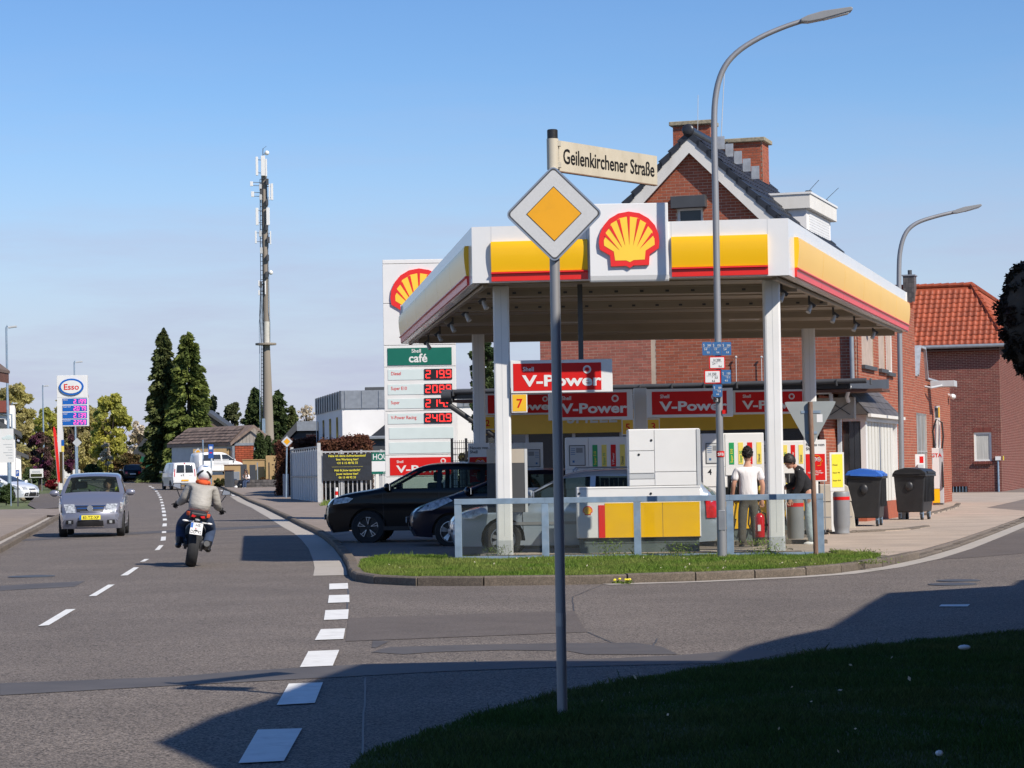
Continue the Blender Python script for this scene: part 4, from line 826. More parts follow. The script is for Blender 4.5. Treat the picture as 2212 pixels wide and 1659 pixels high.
# ---------------------------------------------------------------- brick and tile layers
def brick_wall(parent, fn, poly, holes=(), L=.25, Hc=.0785, j=.011, bm='brick', mm='mortar', nparts=0, view=None, proud=.004, name='wall', depth=.12, region=None):
    """one mortar sheet with openings, bricks laid course by course in front of it (the nearest ones single objects)."""
    H = [[Vector((a, b, 0)), Vector((a, d, 0)), Vector((c, d, 0)), Vector((c, b, 0))] for a, b, c, d in holes]
    tl = [[Vector((p[0], p[1], 0)) for p in poly]] + H; flat = [v for l in tl for v in l]
    w = MB(); w.add([fn(v.x, v.y, 0) for v in flat], [tuple(t) for t in tessellate_polygon(tl)])
    for a, b, c, d in holes:
        q = [(a, b), (c, b), (c, d), (a, d)]
        for i in range(4): p1, p2 = q[i], q[(i + 1) % 4]; w.add([fn(*p1, 0), fn(*p2, 0), fn(*p2, -depth), fn(*p1, -depth)], [(0, 1, 2, 3)])
    wall = w.build(name, K[mm], parent)
    zs = [p[1] for p in poly]; z = min(zs); row = 0; bl = []
    if region: z += max(0, int((region[1] - z) / Hc)) * Hc; row = int((z - min(zs)) / Hc)
    zmax = min(max(zs), region[3]) if region else max(zs)
    while z + Hc * .5 < zmax:
        zm = z + Hc / 2; xs = []
        for i in range(len(poly)):
            (xa, za), (xb, zb) = poly[i], poly[(i + 1) % len(poly)]
            if (za > zm) != (zb > zm): xs.append(xa + (zm - za) * (xb - xa) / (zb - za))
        xs.sort(); iv = [(xs[i], xs[i + 1]) for i in range(0, len(xs) - 1, 2)]
        for a, b, c, d in holes:
            if b < zm < d:
                n2 = []
                for p, q in iv:
                    if c <= p or a >= q: n2.append((p, q)); continue
                    if p < a: n2.append((p, a))
                    if q > c: n2.append((c, q))
                iv = n2
        for p, q in iv:
            if region: p, q = max(p, region[0]), min(q, region[2])
            s = math.floor(p / L) * L - (L / 2 if row % 2 else 0)
            while s < q:
                a, c = max(s, p), min(s + L, q)
                if c - a > .05: bl.append((a + j / 2, c - j / 2, z + j / 2, z + Hc - j / 2))
                s += L
        z += Hc; row += 1
    parts = []
    if nparts:
        v0 = view or (min(p[0] for p in poly), min(zs), max(p[0] for p in poly), max(zs)); full = L - j - 1e-4
        cand = [i for i, b in enumerate(bl) if b[1] - b[0] >= full and v0[0] < b[0] and b[1] < v0[2] and v0[1] < b[2] and b[3] < v0[3]]
        parts = set(cand[:nparts] if len(cand) <= nparts else [cand[int(k * len(cand) / nparts)] for k in range(nparts)])
    def cube(b, pr):
        a, c, d, e = b; return [fn(a, d, -.004), fn(c, d, -.004), fn(c, e, -.004), fn(a, e, -.004), fn(a, d, pr), fn(c, d, pr), fn(c, e, pr), fn(a, e, pr)]
    FC = np.array([(4, 5, 6, 7), (0, 1, 5, 4), (1, 2, 6, 5), (2, 3, 7, 6), (3, 0, 4, 7)])
    vs = []; n = 0
    for i, b in enumerate(bl):
        if i in parts if parts else False: continue
        vs += cube(b, proud + random.uniform(-.001, .0015)); n += 1
    if n:
        f = (FC[None] + (np.arange(n) * 8)[:, None, None]).reshape(-1, 4)
        tag(link(bpy.data.objects.new('brickwork', mesh_np('brickwork', vs, f, K[bm])), parent), kind='stuff')
    if parts:
        i0 = next(iter(parts)); b = bl[i0]; o0 = Vector(fn(b[0], b[2], 0)); me = mesh_np('brick', [Vector(p) - o0 for p in cube(b, proud)], FC, K[bm])
        for i in parts:
            b = bl[i]; o = bpy.data.objects.new('brick', me); link(o, parent); o.location = Vector(fn(b[0], b[2], random.uniform(-.001, .001)))
    return wall
def tile_roof(parent, o0, ds, dt, S_, T_, tw, tl_, m, clip=None, nparts=0, curve=.035, name='roof', lift=.03, under='wood_brown'):
    """rows of overlapping tiles: ds along the eaves, dt up the slope."""
    o0, ds, dt = Vector(o0), Vector(ds).normalized(), Vector(dt).normalized(); dn = ds.cross(dt).normalized()
    if dn.z < 0: dn = -dn
    prof = [(0, .012), (tw * .18, .0), (tw * .38, .004), (tw * .62, curve), (tw * .84, curve * .95), (tw * 1.0, .012)] if curve > .012 else [(0.004, curve), (tw - .004, curve)]
    n = len(prof); vv = [Vector((a, 0, b + lift)) for a, b in prof] + [Vector((a, tl_ * 1.1, b)) for a, b in prof] + [Vector((a, 0, b + lift - .022)) for a, b in prof]
    ff = [(i, i + 1, n + i + 1, n + i) for i in range(n - 1)] + [(2 * n + i, 2 * n + i + 1, i + 1, i) for i in range(n - 1)]
    me = mesh_np('roof_tile', vv, ff, K[m], smooth=curve > .012); R = Matrix((ds, dt, dn)).transposed()
    pos = []
    for r in range(int(T_ / tl_)):
        for c in range(int(S_ / tw)):
            s, t = c * tw, r * tl_
            if clip and not clip(s + tw / 2, t + tl_ / 2): continue
            pos.append((s, t))
    stuff = pos[nparts:]
    for s, t in pos[:nparts]:
        o = bpy.data.objects.new('roof_tile', me); link(o, parent); o.matrix_local = Matrix.LocRotScale(o0 + ds * s + dt * t + dn * random.uniform(0, .008), R, None)
    if stuff:
        base = np.array([list(R @ v) for v in vv]); off_ = np.array([list(o0 + ds * s + dt * t + dn * random.uniform(0, .008)) for s, t in stuff])
        v = (base[None] + off_[:, None]).reshape(-1, 3); f = (np.array(ff)[None] + (np.arange(len(stuff)) * len(vv))[:, None, None]).reshape(-1, 4)
        tag(link(bpy.data.objects.new('roof_tiling', mesh_np('roof_tiling', v, f, K[m])), parent), kind='stuff')
def window(parent, fn, a, b, c, d, depth=.1, fr='white', gl='window_dark', bar=(), t=.06, inner=None, name='window'):
    w = MB(); bxs = [(a, b, c, b + t), (a, d - t, c, d), (a, b + t, a + t, d - t), (c - t, b + t, c, d - t)] + [(a + (c - a) * k - t / 2, b + t, a + (c - a) * k + t / 2, d - t) for k in bar]
    for x0, z0, x1, z1 in bxs: w.prism([(x0, z0), (x1, z0), (x1, z1), (x0, z1)], -depth, -depth + .05, lambda s, z, o: fn(s, z, o))
    f = w.build(name, K[fr], parent)
    g = MB(); g.prism([(a + t * .8, b + t * .8), (c - t * .8, b + t * .8), (c - t * .8, d - t * .8), (a + t * .8, d - t * .8)], -depth + .005, -depth + .015, lambda s, z, o: fn(s, z, o)); g.build('pane', K[gl], f)
    return f
# ---------------------------------------------------------------- main brick house
c18, s18 = math.cos(math.radians(18)), math.sin(math.radians(18)); HW = 8.64
hs = thing('brick_house', 'tall red brick house with a white trimmed gable and two chimneys behind the canopy', 'house', (.78, 64.2, 0), math.radians(-18))
def toloc(root, p): return root.matrix_world.inverted() @ Vector(p)
def mwl(root): return Matrix.Translation(root.location) @ Matrix.Rotation(root.rotation_euler.z, 4, 'Z')
def on_plane(root, u, v, y=0.0):       # local (x, z) where the pixel's ray meets the plane local y
    Mi = mwl(root).inverted(); o = Mi @ Vector((0, 0, EYE)); r = Mi.to_3x3() @ Vector(ray(u, v)); t = (y - o.y) / r.y; q = o + r * t; return q.x, q.z
ax, az = on_plane(hs, 1479, 300); EV = az - .15; hz0 = az - HW / 2
front = lambda s, z, o: (s, -o, z); right = lambda s, z, o: (HW + o, s, z)
wx0, wz0 = on_plane(hs, 1463, 500); wx1, wz1 = on_plane(hs, 1518, 447)
xa_, z745 = on_plane(hs, 1500, 742); 
gable = [(0, 0), (HW, 0), (HW, hz0), (HW / 2, az), (0, hz0)]
brick_wall(hs, front, gable, [(wx0, wz0, wx1, wz1)], nparts=300, view=(.8, 5.9, 7.6, az), region=(0, 5.2, HW, az))
sx1, sz1 = on_plane(hs, 1395, 800)
brick_wall(hs, lambda s, z, o: (s, -o - .003, z), [(0, 2.6), (sx1 + .16, 2.6), (sx1 + .16, 5.2), (0, 5.2)], bm='brick_pink', name='left_wall_strip')
brick_wall(hs, lambda s, z, o: (s, -o - .003, z), [(sx1 + .28, 0), (HW, 0), (HW, 5.2), (sx1 + .28, 5.2)], name='right_wall_strip', region=(sx1, .0, HW, 5.2))
RD = 10.4
def on_side(u, v=800, x=HW):
    Mi = mwl(hs).inverted(); o = Mi @ Vector((0, 0, EYE)); r = Mi.to_3x3() @ Vector(ray(u, v)); return (o + r * ((x - o.x) / r.x)).y
rh = [(on_side(1862), 4.15, on_side(1887), 5.7), (on_side(1898.5), 4.15, on_side(1911.5), 5.7), (on_side(1914.5), 4.1, on_side(1927), 5.7)]
brick_wall(hs, right, [(0, 0), (RD, 0), (RD, hz0 + .2), (0, hz0 + .2)], rh, name='side_wall')
window(hs, right, *rh[0], gl='blind', bar=(.33, .66), depth=.08); window(hs, right, *rh[1], gl='window_dark', depth=.1); window(hs, right, *rh[2], gl='blind', depth=.05)
for h_ in rh: MB().prism([(h_[0] - .08, h_[1] - .1), (h_[2] + .08, h_[1] - .1), (h_[2] + .08, h_[1]), (h_[0] - .08, h_[1])], -.02, .1, lambda s, z, o: right(s, z, o)).build('sill', K['grey_dark'], hs)
b = MB(); b.box(.02, HW - .02, .14, RD, 0, hz0); b.build('core', K['mortar_dark'], hs)
# gable window with roller shutter box
w_ = window(hs, front, wx0, wz0, wx1, wz1, depth=.12, t=.07)
bx('shutter_box', K['grey_dark'], hs, wx0 - .12, wx1 + .12, -.22, .02, wz1 - .02, wz1 + .3, bevel=.01)
# roof: black tiles, white verge boards
rz_ = az + .12; ov = .2; run = HW / 2 + .12; RL = 7.5
for sgn in (-1, 1):
    dtv = Vector((-sgn, 0, 1)); e0 = Vector((HW / 2 + sgn * run, 0, rz_ - run)); Ls = run * math.sqrt(2)
    sl_ = MB(); a = e0 + Vector((0, -ov, 0)); c = Vector((HW / 2, -ov, rz_)); 
    n_ = Vector((sgn, 0, 1)).normalized() * .1
    sl_.add([a, c, c + Vector((0, RL + ov, 0)), a + Vector((0, RL + ov, 0)), a - n_, c - n_, c - n_ + Vector((0, RL + ov, 0)), a - n_ + Vector((0, RL + ov, 0))], [(0, 1, 2, 3), (7, 6, 5, 4), (0, 4, 5, 1), (1, 5, 6, 2), (2, 6, 7, 3), (3, 7, 4, 0)])
    sl_.build('roof', K['tile_black'], hs)
    vb = MB(); k = .40; a2 = e0 + Vector((0, -ov - .03, -.03)); c2 = Vector((HW / 2, -ov - .03, rz_ - .03)); dn_ = Vector((0, 0, -k))
    vb.add([a2, c2, c2 + dn_ * 1.25, a2 + dn_ * 1.25, a2 + Vector((0, .04, 0)), c2 + Vector((0, .04, 0)), c2 + dn_ * 1.25 + Vector((0, .04, 0)), a2 + dn_ * 1.25 + Vector((0, .04, 0))], [(0, 1, 2, 3), (7, 6, 5, 4), (0, 4, 5, 1), (3, 2, 6, 7), (0, 3, 7, 4), (1, 5, 6, 2)]); vb.build('verge_board', K['verge_white'], hs)
    so_ = MB(); so_.add([a2 + dn_ + Vector((0, .04, 0)), c2 + dn_ + Vector((0, .04, 0)), c2 + dn_ + Vector((0, ov + .02, 0)), a2 + dn_ + Vector((0, ov + .02, 0))], [(0, 1, 2, 3)]); so_.build('verge_soffit', K['wood_grey'], hs)
    # verge tiles stepping down the edge
    nt_ = 17; L1 = Ls / nt_
    for i in range(nt_):
        t0, t1 = e0.lerp(Vector((HW / 2, 0, rz_)), i / nt_), e0.lerp(Vector((HW / 2, 0, rz_)), (i + 1.12) / nt_); n2 = Vector((sgn, 0, 1)).normalized()
        q = MB(); ya, yb = -ov - .06, -ov + .22
        q.add([(t0 + n2 * .02 + Vector((0, ya, 0))), (t0 + n2 * .085 + Vector((0, ya, 0))), (t1 + n2 * .03 + Vector((0, ya, 0))), (t1 + n2 * -.02 + Vector((0, ya, 0))), (t0 + n2 * .02 + Vector((0, yb, 0))), (t0 + n2 * .085 + Vector((0, yb, 0))), (t1 + n2 * .03 + Vector((0, yb, 0))), (t1 + n2 * -.02 + Vector((0, yb, 0)))], [(0, 1, 2, 3), (7, 6, 5, 4), (0, 4, 5, 1), (1, 5, 6, 2), (2, 6, 7, 3), (3, 7, 4, 0)])
        q.prism([(0, 0), (1, 0)], 0, 0) if False else None
        lo = [(t0 + n2 * .02 + Vector((0, ya, 0))), (t1 - n2 * .02 + Vector((0, ya, 0)))]
        q.add([lo[0], lo[1], lo[1] + Vector((0, 0, -.13)), lo[0] + Vector((0, 0, -.13))], [(0, 1, 2, 3)])
        q.build('verge_tile', K['tile_black'], hs)
    if sgn == 1: tile_roof(hs, e0 + Vector((0, -ov + .2, 0)) + Vector((1, 0, 1)).normalized() * .02, (0, 1, 0), dtv, RL - .1, Ls - .1, .3, .34, 'tile_black', nparts=290)
b = MB(); b.tube([(HW / 2, -ov - .1, rz_ + .06), (HW / 2, RL, rz_ + .06)], .14, 14); b.build('ridge_tile', K['tile_black'], hs, smooth=True)
b = MB(); b.ball((HW / 2, -ov - .08, rz_ + .07), (.17, .07, .17), 14, 8); b.build('ridge_cap', K['tile_black'], hs, smooth=True)
# chimneys
def chimney(u0, u1, vtop, vbot, y, dpt, npt):
    x0, z1 = on_plane(hs, u0, vtop, y); x1, z0 = on_plane(hs, u1, vbot, y); ch = bx('chimney', K['mortar'], hs, x0 + .01, x1 - .01, y + .01, y + dpt, z0, z1)
    brick_wall(ch, lambda s, z, o: (s, y - o + .01, z), [(x0, z0), (x1, z0), (x1, z1), (x0, z1)], nparts=npt, name='chimney_face'); brick_wall(ch, lambda s, z, o: (x1 + o - .01, s, z), [(y, z0), (y + dpt, z0), (y + dpt, z1), (y, z1)], name='chimney_side')
    cap = MB(); cap.box(x0 - .09, x1 + .09, y - .09, y + dpt + .09, z1 + .002, z1 + .12); cap.build('chimney_cap', K['stone_cap'], ch, bevel=.02)
    return x0, x1, z0, z1
x0, x1, z0, z1 = chimney(1453, 1535, 273, 330, 2.6, .6, 60)
fl_ = MB(); 
for i in range(5): fl_.box(HW / 2 + .12 + i * .24, HW / 2 + .34 + i * .24, 2.6 - .03, 2.6 - .015, rz_ - .1 - i * .22, rz_ + .26 - i * .22)
fl_.build('flashing', K['lead'], hs)
x0, x1, z0, z1 = chimney(1565, 1650, 310, 470, 5.2, .9, 100)
fl_ = MB()
for i in range(6): fl_.box(x0 + i * .2, x0 + .23 + i * .2, 5.2 - .035, 5.2 - .018, z1 - .75 - i * .27, z1 - .38 - i * .27)
fl_.build('flashing', K['lead'], hs)
# dormer on the right slope
dx0, dzt = on_plane(hs, 1640, 424, 3.0); dx1, _ = on_plane(hs, 1750, 424, 3.0); _, dzb = on_plane(hs, 1700, 452, 3.0)
dm = bx('dormer', K['render_white'], hs, dx0 - .6, dx1 - .14, 3.12, 6.8, dzb - 2.4, dzb); bx('dormer_roof', K['verge_white'], dm, dx0 - .6, dx1, 3.0, 7.1, dzb + .001, dzt, bevel=.015); bx('roof_trim', K['white'], dm, dx0 - .6, dx1 + .03, 2.97, 7.13, dzt + .001, dzt + .06)
for i in range(14): bx('shutter_slat', K['white'], dm, dx1 - .14, dx1 - .115, 3.5, 6.5, dzb - .1 - i * .075 - .068, dzb - .1 - i * .075)
b = MB(); b.tube([(dx1 - .1, 3.3, dzt + .06), (dx1 - .1, 3.3, dzt + .12)], .09, 8); b.bar((dx1 - .1, 3.3, dzt + .1), (dx1 + .2, 3.3, dzt + .4), .012, .012); b.tube([(dx1 - .1, 5.8, dzt + .06), (dx1 - .1, 5.8, dzt + .12)], .09, 8); b.bar((dx1 - .1, 5.8, dzt + .1), (dx1 + .3, 5.8, dzt + .45), .012, .012); b.build('aerial', K['grey_dark'], dm)
b = MB(); b.tube([(HW / 2 + .2, 2.7, rz_), (HW / 2 + .35, 2.7, rz_ + 2.1)], .012, 5); b.tube([(HW / 2 + .1, .4, rz_ + .1), (HW / 2 + .13, .4, rz_ + 1.1)], .008, 5); b.build('antenna', K['grey_light'], hs)
# downpipe, bay window
b = MB(); b.tube([(HW - .1, -.12, 0), (HW - .1, -.12, hz0 - .2)], .06, 12); b.build('downpipe', K['zinc'], hs, smooth=True)
bw = thing('bay_window', 'white bay window with a slate lean-to roof on the side of the brick house', 'bay window', hs.location, hs.rotation_euler.z); by0, by1 = on_side(1868, 950, HW + .6), on_side(1936, 950, HW + .6); zt2 = 2.6
bx('bay_base', K['brick'], bw, HW + .03, HW + .62, by0, by1, 0, .55); bx('bay_frame', K['white'], bw, HW + .03, HW + .66, by0 - .03, by1 + .03, zt2, zt2 + .16)
bx('blind', K['blind'], bw, HW + .03, HW + .5, by0 + .08, by1 - .1, .56, zt2)
for k in range(4): bx('pane', K['window_dark'], bw, HW + .06 + k * .14, HW + .19 + k * .14, by0 + .01, by0 + .04, .6, zt2)
for k in range(9): bx('blind_slat', K['blind'], bw, HW + .52, HW + .6, by0 + .12 + k * .5, by0 + .5 + k * .5, .56, zt2)
for y in (by0, by0 + .1, by1 - .1): bx('mullion', K['white'], bw, HW + .5, HW + .63, y, y + .1, .55, zt2)
tile_roof(bw, (HW + .75, by0 - .25, zt2 + .17), (0, 1, 0), (-.75, 0, .85), by1 - by0 + .5, 1.1, .3, .24, 'slate', curve=.008, lift=.012); b = MB(); b.prism([(HW + .75, zt2 + .165), (HW, zt2 + 1.02), (HW, zt2 + .165)], by0 - .25, by1 + .2); b.build('lean_to_roof', K['slate'], bw); bx('gutter', K['verge_white'], bw, HW + .74, HW + .82, by0 - .28, by1 + .28, zt2 + .1, zt2 + .18)
# ---------------------------------------------------------------- shop in front of the house
sr_ = at(1905, 842, 55.5); sl0 = Vector((sr_.x - .951 * 10.86, sr_.y + .309 * 10.86, 0))
sh = thing('shop_building', 'low filling station shop with a dark gutter and yellow band under the canopy', 'shop', (sl0.x, sl0.y, 0), math.radians(-18)); SW = 10.86; SZ = 3.52
b = MB(); b.prism([(-.0, SZ - .02), (5.85, SZ + .2), (5.85, SZ - .05), (0, SZ - .2)], -.0, SW - .75, lambda y, z, x: (x, y, z)); b.build('roof', K['tile_black'], sh)
b = MB(); b.tube([(-.05, -.06, SZ - .03), (SW - .35, -.06, SZ - .03)], .062, 12); b.build('gutter', K['grey_dark'], sh, smooth=True)
b = MB()
for k in range(14): b.box(.2 + k * .8, .23 + k * .8, -.16, .02, SZ - .13, SZ + .02)
b.build('gutter_bracket', K['grey_dark'], sh)
bx('eave_soffit', K['wood_brown'], sh, 0, SW, .02, 1.2, SZ - .28, SZ - .22)
b = MB(); b.tube([(.15, .0, SZ - .05), (.05, .05, SZ - .35), (1.0, .5, SZ - 1.1), (1.2, .9, SZ - 1.25), (1.2, .9, 0)], .07, 10); b.build('downpipe', K['grey_dark'], sh, smooth=True); b = MB(); b.tube([(-.1, -.0, SZ - .12), (.16, -.0, SZ - .12)], .16, 12); b.build('gutter_end', K['grey_dark'], sh, smooth=True)
fx = lambda u, v=900: on_plane(sh, u, v, 1.2)[0]
xg0, xg1 = fx(1040), fx(1765); xE = fx(1847)
bx('yellow_band', K['yellow_shop'], sh, xg0, xg1, 1.0, 1.2, 2.42, 2.98); text('SHELL', .36, K['white'], sh, ((fx(1283)), .99, 2.67), bold=.012, name='band_lettering')
bx('interior', K['grey_dark'], sh, xg0, xg1, 5.0, 5.1, .05, 2.9); bx('interior_floor', K['grey'], sh, xg0, xg1, 1.3, 5, .05, .08); bx('interior_ceiling', K['grey_dark'], sh, xg0, xg1, 1.3, 5, 2.9, 2.95)
for k in range(7): a = xg0 + (xg1 - xg0) * k / 7; c = xg0 + (xg1 - xg0) * (k + 1) / 7; bx('mullion', K['grey_light'], sh, a - .04, a + .04, 1.12, 1.2, .05, 2.42); bx('pane', K['glass_shop'], sh, a + .042, c - .042, 1.15, 1.16, .1, 2.42)
for k in range(5): x = xg0 + .5 + k * 1.5; bx('shelf', K['white'], sh, x, x + 1.0, 2.6, 3.1, .08, 1.5); bx('goods', K[('red_sign', 'blue_sign', 'yellow_label', 'green_label', 'grey_light')[k]], sh, x + .05, x + .95, 2.5, 2.6, .9, 1.4)
brick_wall(sh, lambda s, z, o: (xg1 + .05 + o, s, z), [(1.2, 0), (5.8, 0), (5.8, 3.2), (1.2, 3.2)], name='side_wall')
px0, pz0 = on_plane(sh, 1797, 906, .9); px1, pz1 = on_plane(sh, 1848, 858, .9); bl_ = thing('sign_box', 'beige back of a light box hanging under the right end of the shop eaves', 'sign box', sh.location, sh.rotation_euler.z); bx('box', K['beige'], bl_, px0 - .35, px1, .7, .95, pz0, pz1, bevel=.01); b = MB(); b.bar((px0, .69, pz0 + .1), (px1 - .1, .69, pz1 - .12), .015, .015); b.bar((px0, .69, pz1 - .1), (px1 - .1, .69, pz0 + .1), .015, .015); b.build('brace', K['grey_dark'], bl_)
b = MB(); b.tube([(px0 - .8, .3, pz1 + .12), (px0 + .05, .3, pz1 + .12), (px0 + .1, .3, pz1 + .05), (px0 + .1, .3, pz0 + .35)], .05, 10); b.tube([(px1 + .0, .1, SZ - .15), (px1 - .12, .4, pz1), (px1 - .12, .6, pz1 - .1)], .05, 10); b.build('rain_pipe', K['white'], sh, smooth=True); bx('white_post', K['white'], sh, px0 + .1, px0 + .19, 1.05, 1.14, 0, pz0)
# two small wall aerials on the brick above the shop
for u in (1593, 1648): x, z = on_plane(hs, u, 845); b = MB(); b.tube([(x, -.1, 3.4), (x, -.1, z + .9)], .012, 5); b.ball((x, -.1, z + .9), .035, 6, 5); b.build('wall_aerial', K['grey_light'], hs)
# ---------------------------------------------------------------- side annex with barred windows
an = thing('brick_annex', 'low red brick annex with a stepped parapet and two barred windows', 'building', (11.95, 72.0, 0), math.radians(73.7)); AL = 13.6; AZ = 4.3
af = lambda s, z, o: (s, -o, z)
ah = [(on_plane(an, 1953, 900)[0], .9, on_plane(an, 1966, 900)[0], 3.15), (on_plane(an, 1979, 900)[0], .9, on_plane(an, 2001, 900)[0], 3.15)]
poly = [(0, 0), (AL, 0), (AL, AZ), (5.9, AZ), (5.4, AZ + .95), (4.0, AZ + .95), (3.3, AZ), (0, AZ)]
brick_wall(an, af, poly, ah, name='annex_wall')
for h_ in ah:
    window(an, af, *h_, fr='grey_light', gl='window_dark', bar=(.33, .66), depth=.1, t=.05); b = MB()
    for k in range(9): s = h_[0] + (h_[2] - h_[0]) * (k + .5) / 9; b.tube([(s, -.0, h_[1]), (s, -.0, h_[3])], .012, 5)
    b.box(h_[0], h_[2], -.012, .012, 1.9, 1.93); b.build('window_bars', K['fence_white'], an)
b = MB(); b.box(.02, AL, .14, 5, 0, AZ - .1); b.build('core', K['mortar_dark'], an)
b = MB(); b.box(0, 3.3, -.06, .2, AZ, AZ + .08); b.box(5.9, AL, -.06, .2, AZ, AZ + .06); b.prism([(5.4, AZ + .95), (4.0, AZ + .95), (4.0, AZ + 1.02), (5.45, AZ + 1.02)], -.1, .25); b.prism([(3.3, AZ), (4.0, AZ + .95), (3.95, AZ + 1.02), (3.2, AZ + .06)], -.1, .25); b.prism([(5.9, AZ), (5.4, AZ + .95), (5.45, AZ + 1.02), (5.97, AZ + .06)], -.1, .25); b.build('coping', K['lead'], an)
b = MB(); b.box(6.4, 7.2, -.9, -.1, AZ - .25, AZ - .05); b.tube([(5.6, 0, AZ - .25), (5.6, -.2, AZ - .3), (6.5, -.5, AZ - .2)], .04, 6); b.build('flood_lamp', K['grey_light'], an, bevel=.03); b = MB(); b.ball((AL - .6, -.16, AZ - .4), (.22, .12, .1), 10, 6); b.bar((AL - .6, 0, AZ - .3), (AL - .6, -.16, AZ - .4), .06, .06); b.build('camera_housing', K['white'], an)
# ---------------------------------------------------------------- right brick house with orange tiled hip roof
cR = gr(2166, 1066); RW = 9.0; RX = Vector((math.cos(math.radians(17)), -math.sin(math.radians(17)), 0))
r0 = Vector((cR.x, cR.y, 0)) - RX * RW
rhs = thing('brick_house', 'dark red brick house with an orange tiled roof at the right', 'house', (r0.x, r0.y, zg(cR.y)), math.radians(-17))
rf = lambda s, z, o: (s, -o, z); zb_ = zg(cR.y)
def rpl(u, v, y=0): x, z = on_plane(rhs, u, v, y); return x, z - zb_
ez = rpl(2100, 737)[1] + .05
wx = [*rpl(2105, 993), *rpl(2141, 929)]; cw = [*rpl(2043, 1064), *rpl(2090, 1046)]
brick_wall(rhs, rf, [(0, .02), (RW, .02), (RW, ez), (0, ez)], [tuple(wx), (cw[0], .03, cw[2], cw[3])], bm='brick_dark', nparts=300, view=(RW - 5.2, .3, RW, 5.6), region=(RW - 6.5, 0, RW, ez))
brick_wall(rhs, lambda s, z, o: (RW + o, s, z), [(0, .02), (28, .02), (28, ez), (0, ez)], bm='brick_dark', region=(0, 0, 28, ez), name='side_wall')
b = MB(); b.box(.02, RW - .02, .14, 28, 0, ez); b.build('core', K['mortar_dark'], rhs)
w_ = window(rhs, rf, *wx, gl='curtain', depth=.1, t=.09); n_ = 10
for k in range(n_): a = wx[0] - .03 + (wx[2] - wx[0] + .06) * k / n_; c = a + (wx[2] - wx[0] + .06) / n_ - .012; bx('sill_brick', K['brick_dark'], rhs, a, c, -.13, .0, wx[1] - .11, wx[1] - .004); bx('lintel_brick', K['brick_dark'], rhs, a, c, -.016, .0, wx[3] + .005, wx[3] + .23)
for k in range(12): a = cw[0] + (cw[2] - cw[0]) * k / 12; bx('lintel_brick', K['brick_dark'], rhs, a, a + (cw[2] - cw[0]) / 12 - .012, -.016, 0, cw[3] + .005, cw[3] + .2)
bx('cellar_window', K['black'], rhs, cw[0], cw[2], .06, .1, .03, cw[3]); b = MB()
for k in range(7): x = cw[0] + (cw[2] - cw[0]) * (k + .5) / 7; b.tube([(x, -.02, .02), (x, -.02, cw[3])], .014, 5)
b.build('cellar_bars', K['galv'], rhs)
x, z = rpl(2156, 990); b = MB(); b.tube([(x, -.06, 0), (x, -.06, z)], .045, 10); b.build('vent_pipe', K['galv'], rhs, smooth=True); bx('vent_box', K['white'], rhs, x - .12, x + .12, -.14, .0, z, z + .18, bevel=.01); x, z = rpl(2171, 985); bx('house_tag', K['yellow_stand'], rhs, RW + .02, RW + .04, .4, .6, z - .1, z + .1)
e = .42; D_ = 2.9; apx = Vector((RW - 1.5, D_, ez + 2.85)); T_ = math.hypot(D_ + e, 2.85 + .2)
fe = Vector((-1, -e, ez - .15)); dt_ = Vector((0, D_ + e, apx.z - fe.z)); hipx = lambda t: RW + e - (RW + e - apx.x) * t / dt_.length - fe.x
tile_roof(rhs, fe, (1, 0, 0), dt_, RW + 2, dt_.length, .27, .345, 'tile_orange', clip=lambda s, t: s < hipx(t) - .02 and s > 3.6, nparts=300, curve=.05)
dt2 = Vector((apx.x - RW - e, 0, apx.z - fe.z)); re_ = Vector((RW + e, -e, ez - .15)); 
tile_roof(rhs, re_, (0, 1, 0), dt2, 26, dt2.length, .27, .33, 'tile_orange', clip=lambda s, t: s > (D_ + e) * t / dt2.length, curve=.05)
b = MB(); A_ = [(-1, -e, fe.z - .03), (RW + e, -e, fe.z - .03), tuple(apx - Vector((0, 0, .04))), (-1, D_, apx.z - .04), (RW + e, 27, fe.z - .03), (apx.x, 27, apx.z - .04), (-1, 27, fe.z - .03)]; b.add(A_, [(0, 1, 2, 3), (1, 4, 5, 2), (0, 6, 4, 1), (3, 2, 5, 6)]); b.build('roof', K['tile_orange'], rhs)
b = MB(); n_ = 14
for k in range(n_): p, q = Vector((RW + e, -e, fe.z)).lerp(apx, k / n_), Vector((RW + e, -e, fe.z)).lerp(apx, (k + 1.1) / n_); b.tube([p + Vector((0, 0, .06)), q + Vector((0, 0, .03))], [.13, .11], 8)
b.build('hip_tiles', K['tile_orange'], rhs, smooth=True); b = MB()
for k in range(26): b.tube([(apx.x - k * .35, D_, apx.z + .05), (apx.x - (k + 1.08) * .35, D_, apx.z + .03)], [.12, .105], 8)
for k in range(66): b.tube([(apx.x, D_ + k * .35, apx.z + .05), (apx.x, D_ + (k + 1.08) * .35, apx.z + .03)], [.12, .105], 8)
b.build('ridge_tiles', K['tile_orange'], rhs, smooth=True)
b = MB(); b.tube([(-1, -e - .08, fe.z - .05), (RW + e + .1, -e - .08, fe.z - .05)], .09, 10); b.build('gutter', K['zinc'], rhs, smooth=True); bx('eave_board', K['wood_brown'], rhs, -1, RW + e, -e, 0, fe.z - .25, fe.z - .2)
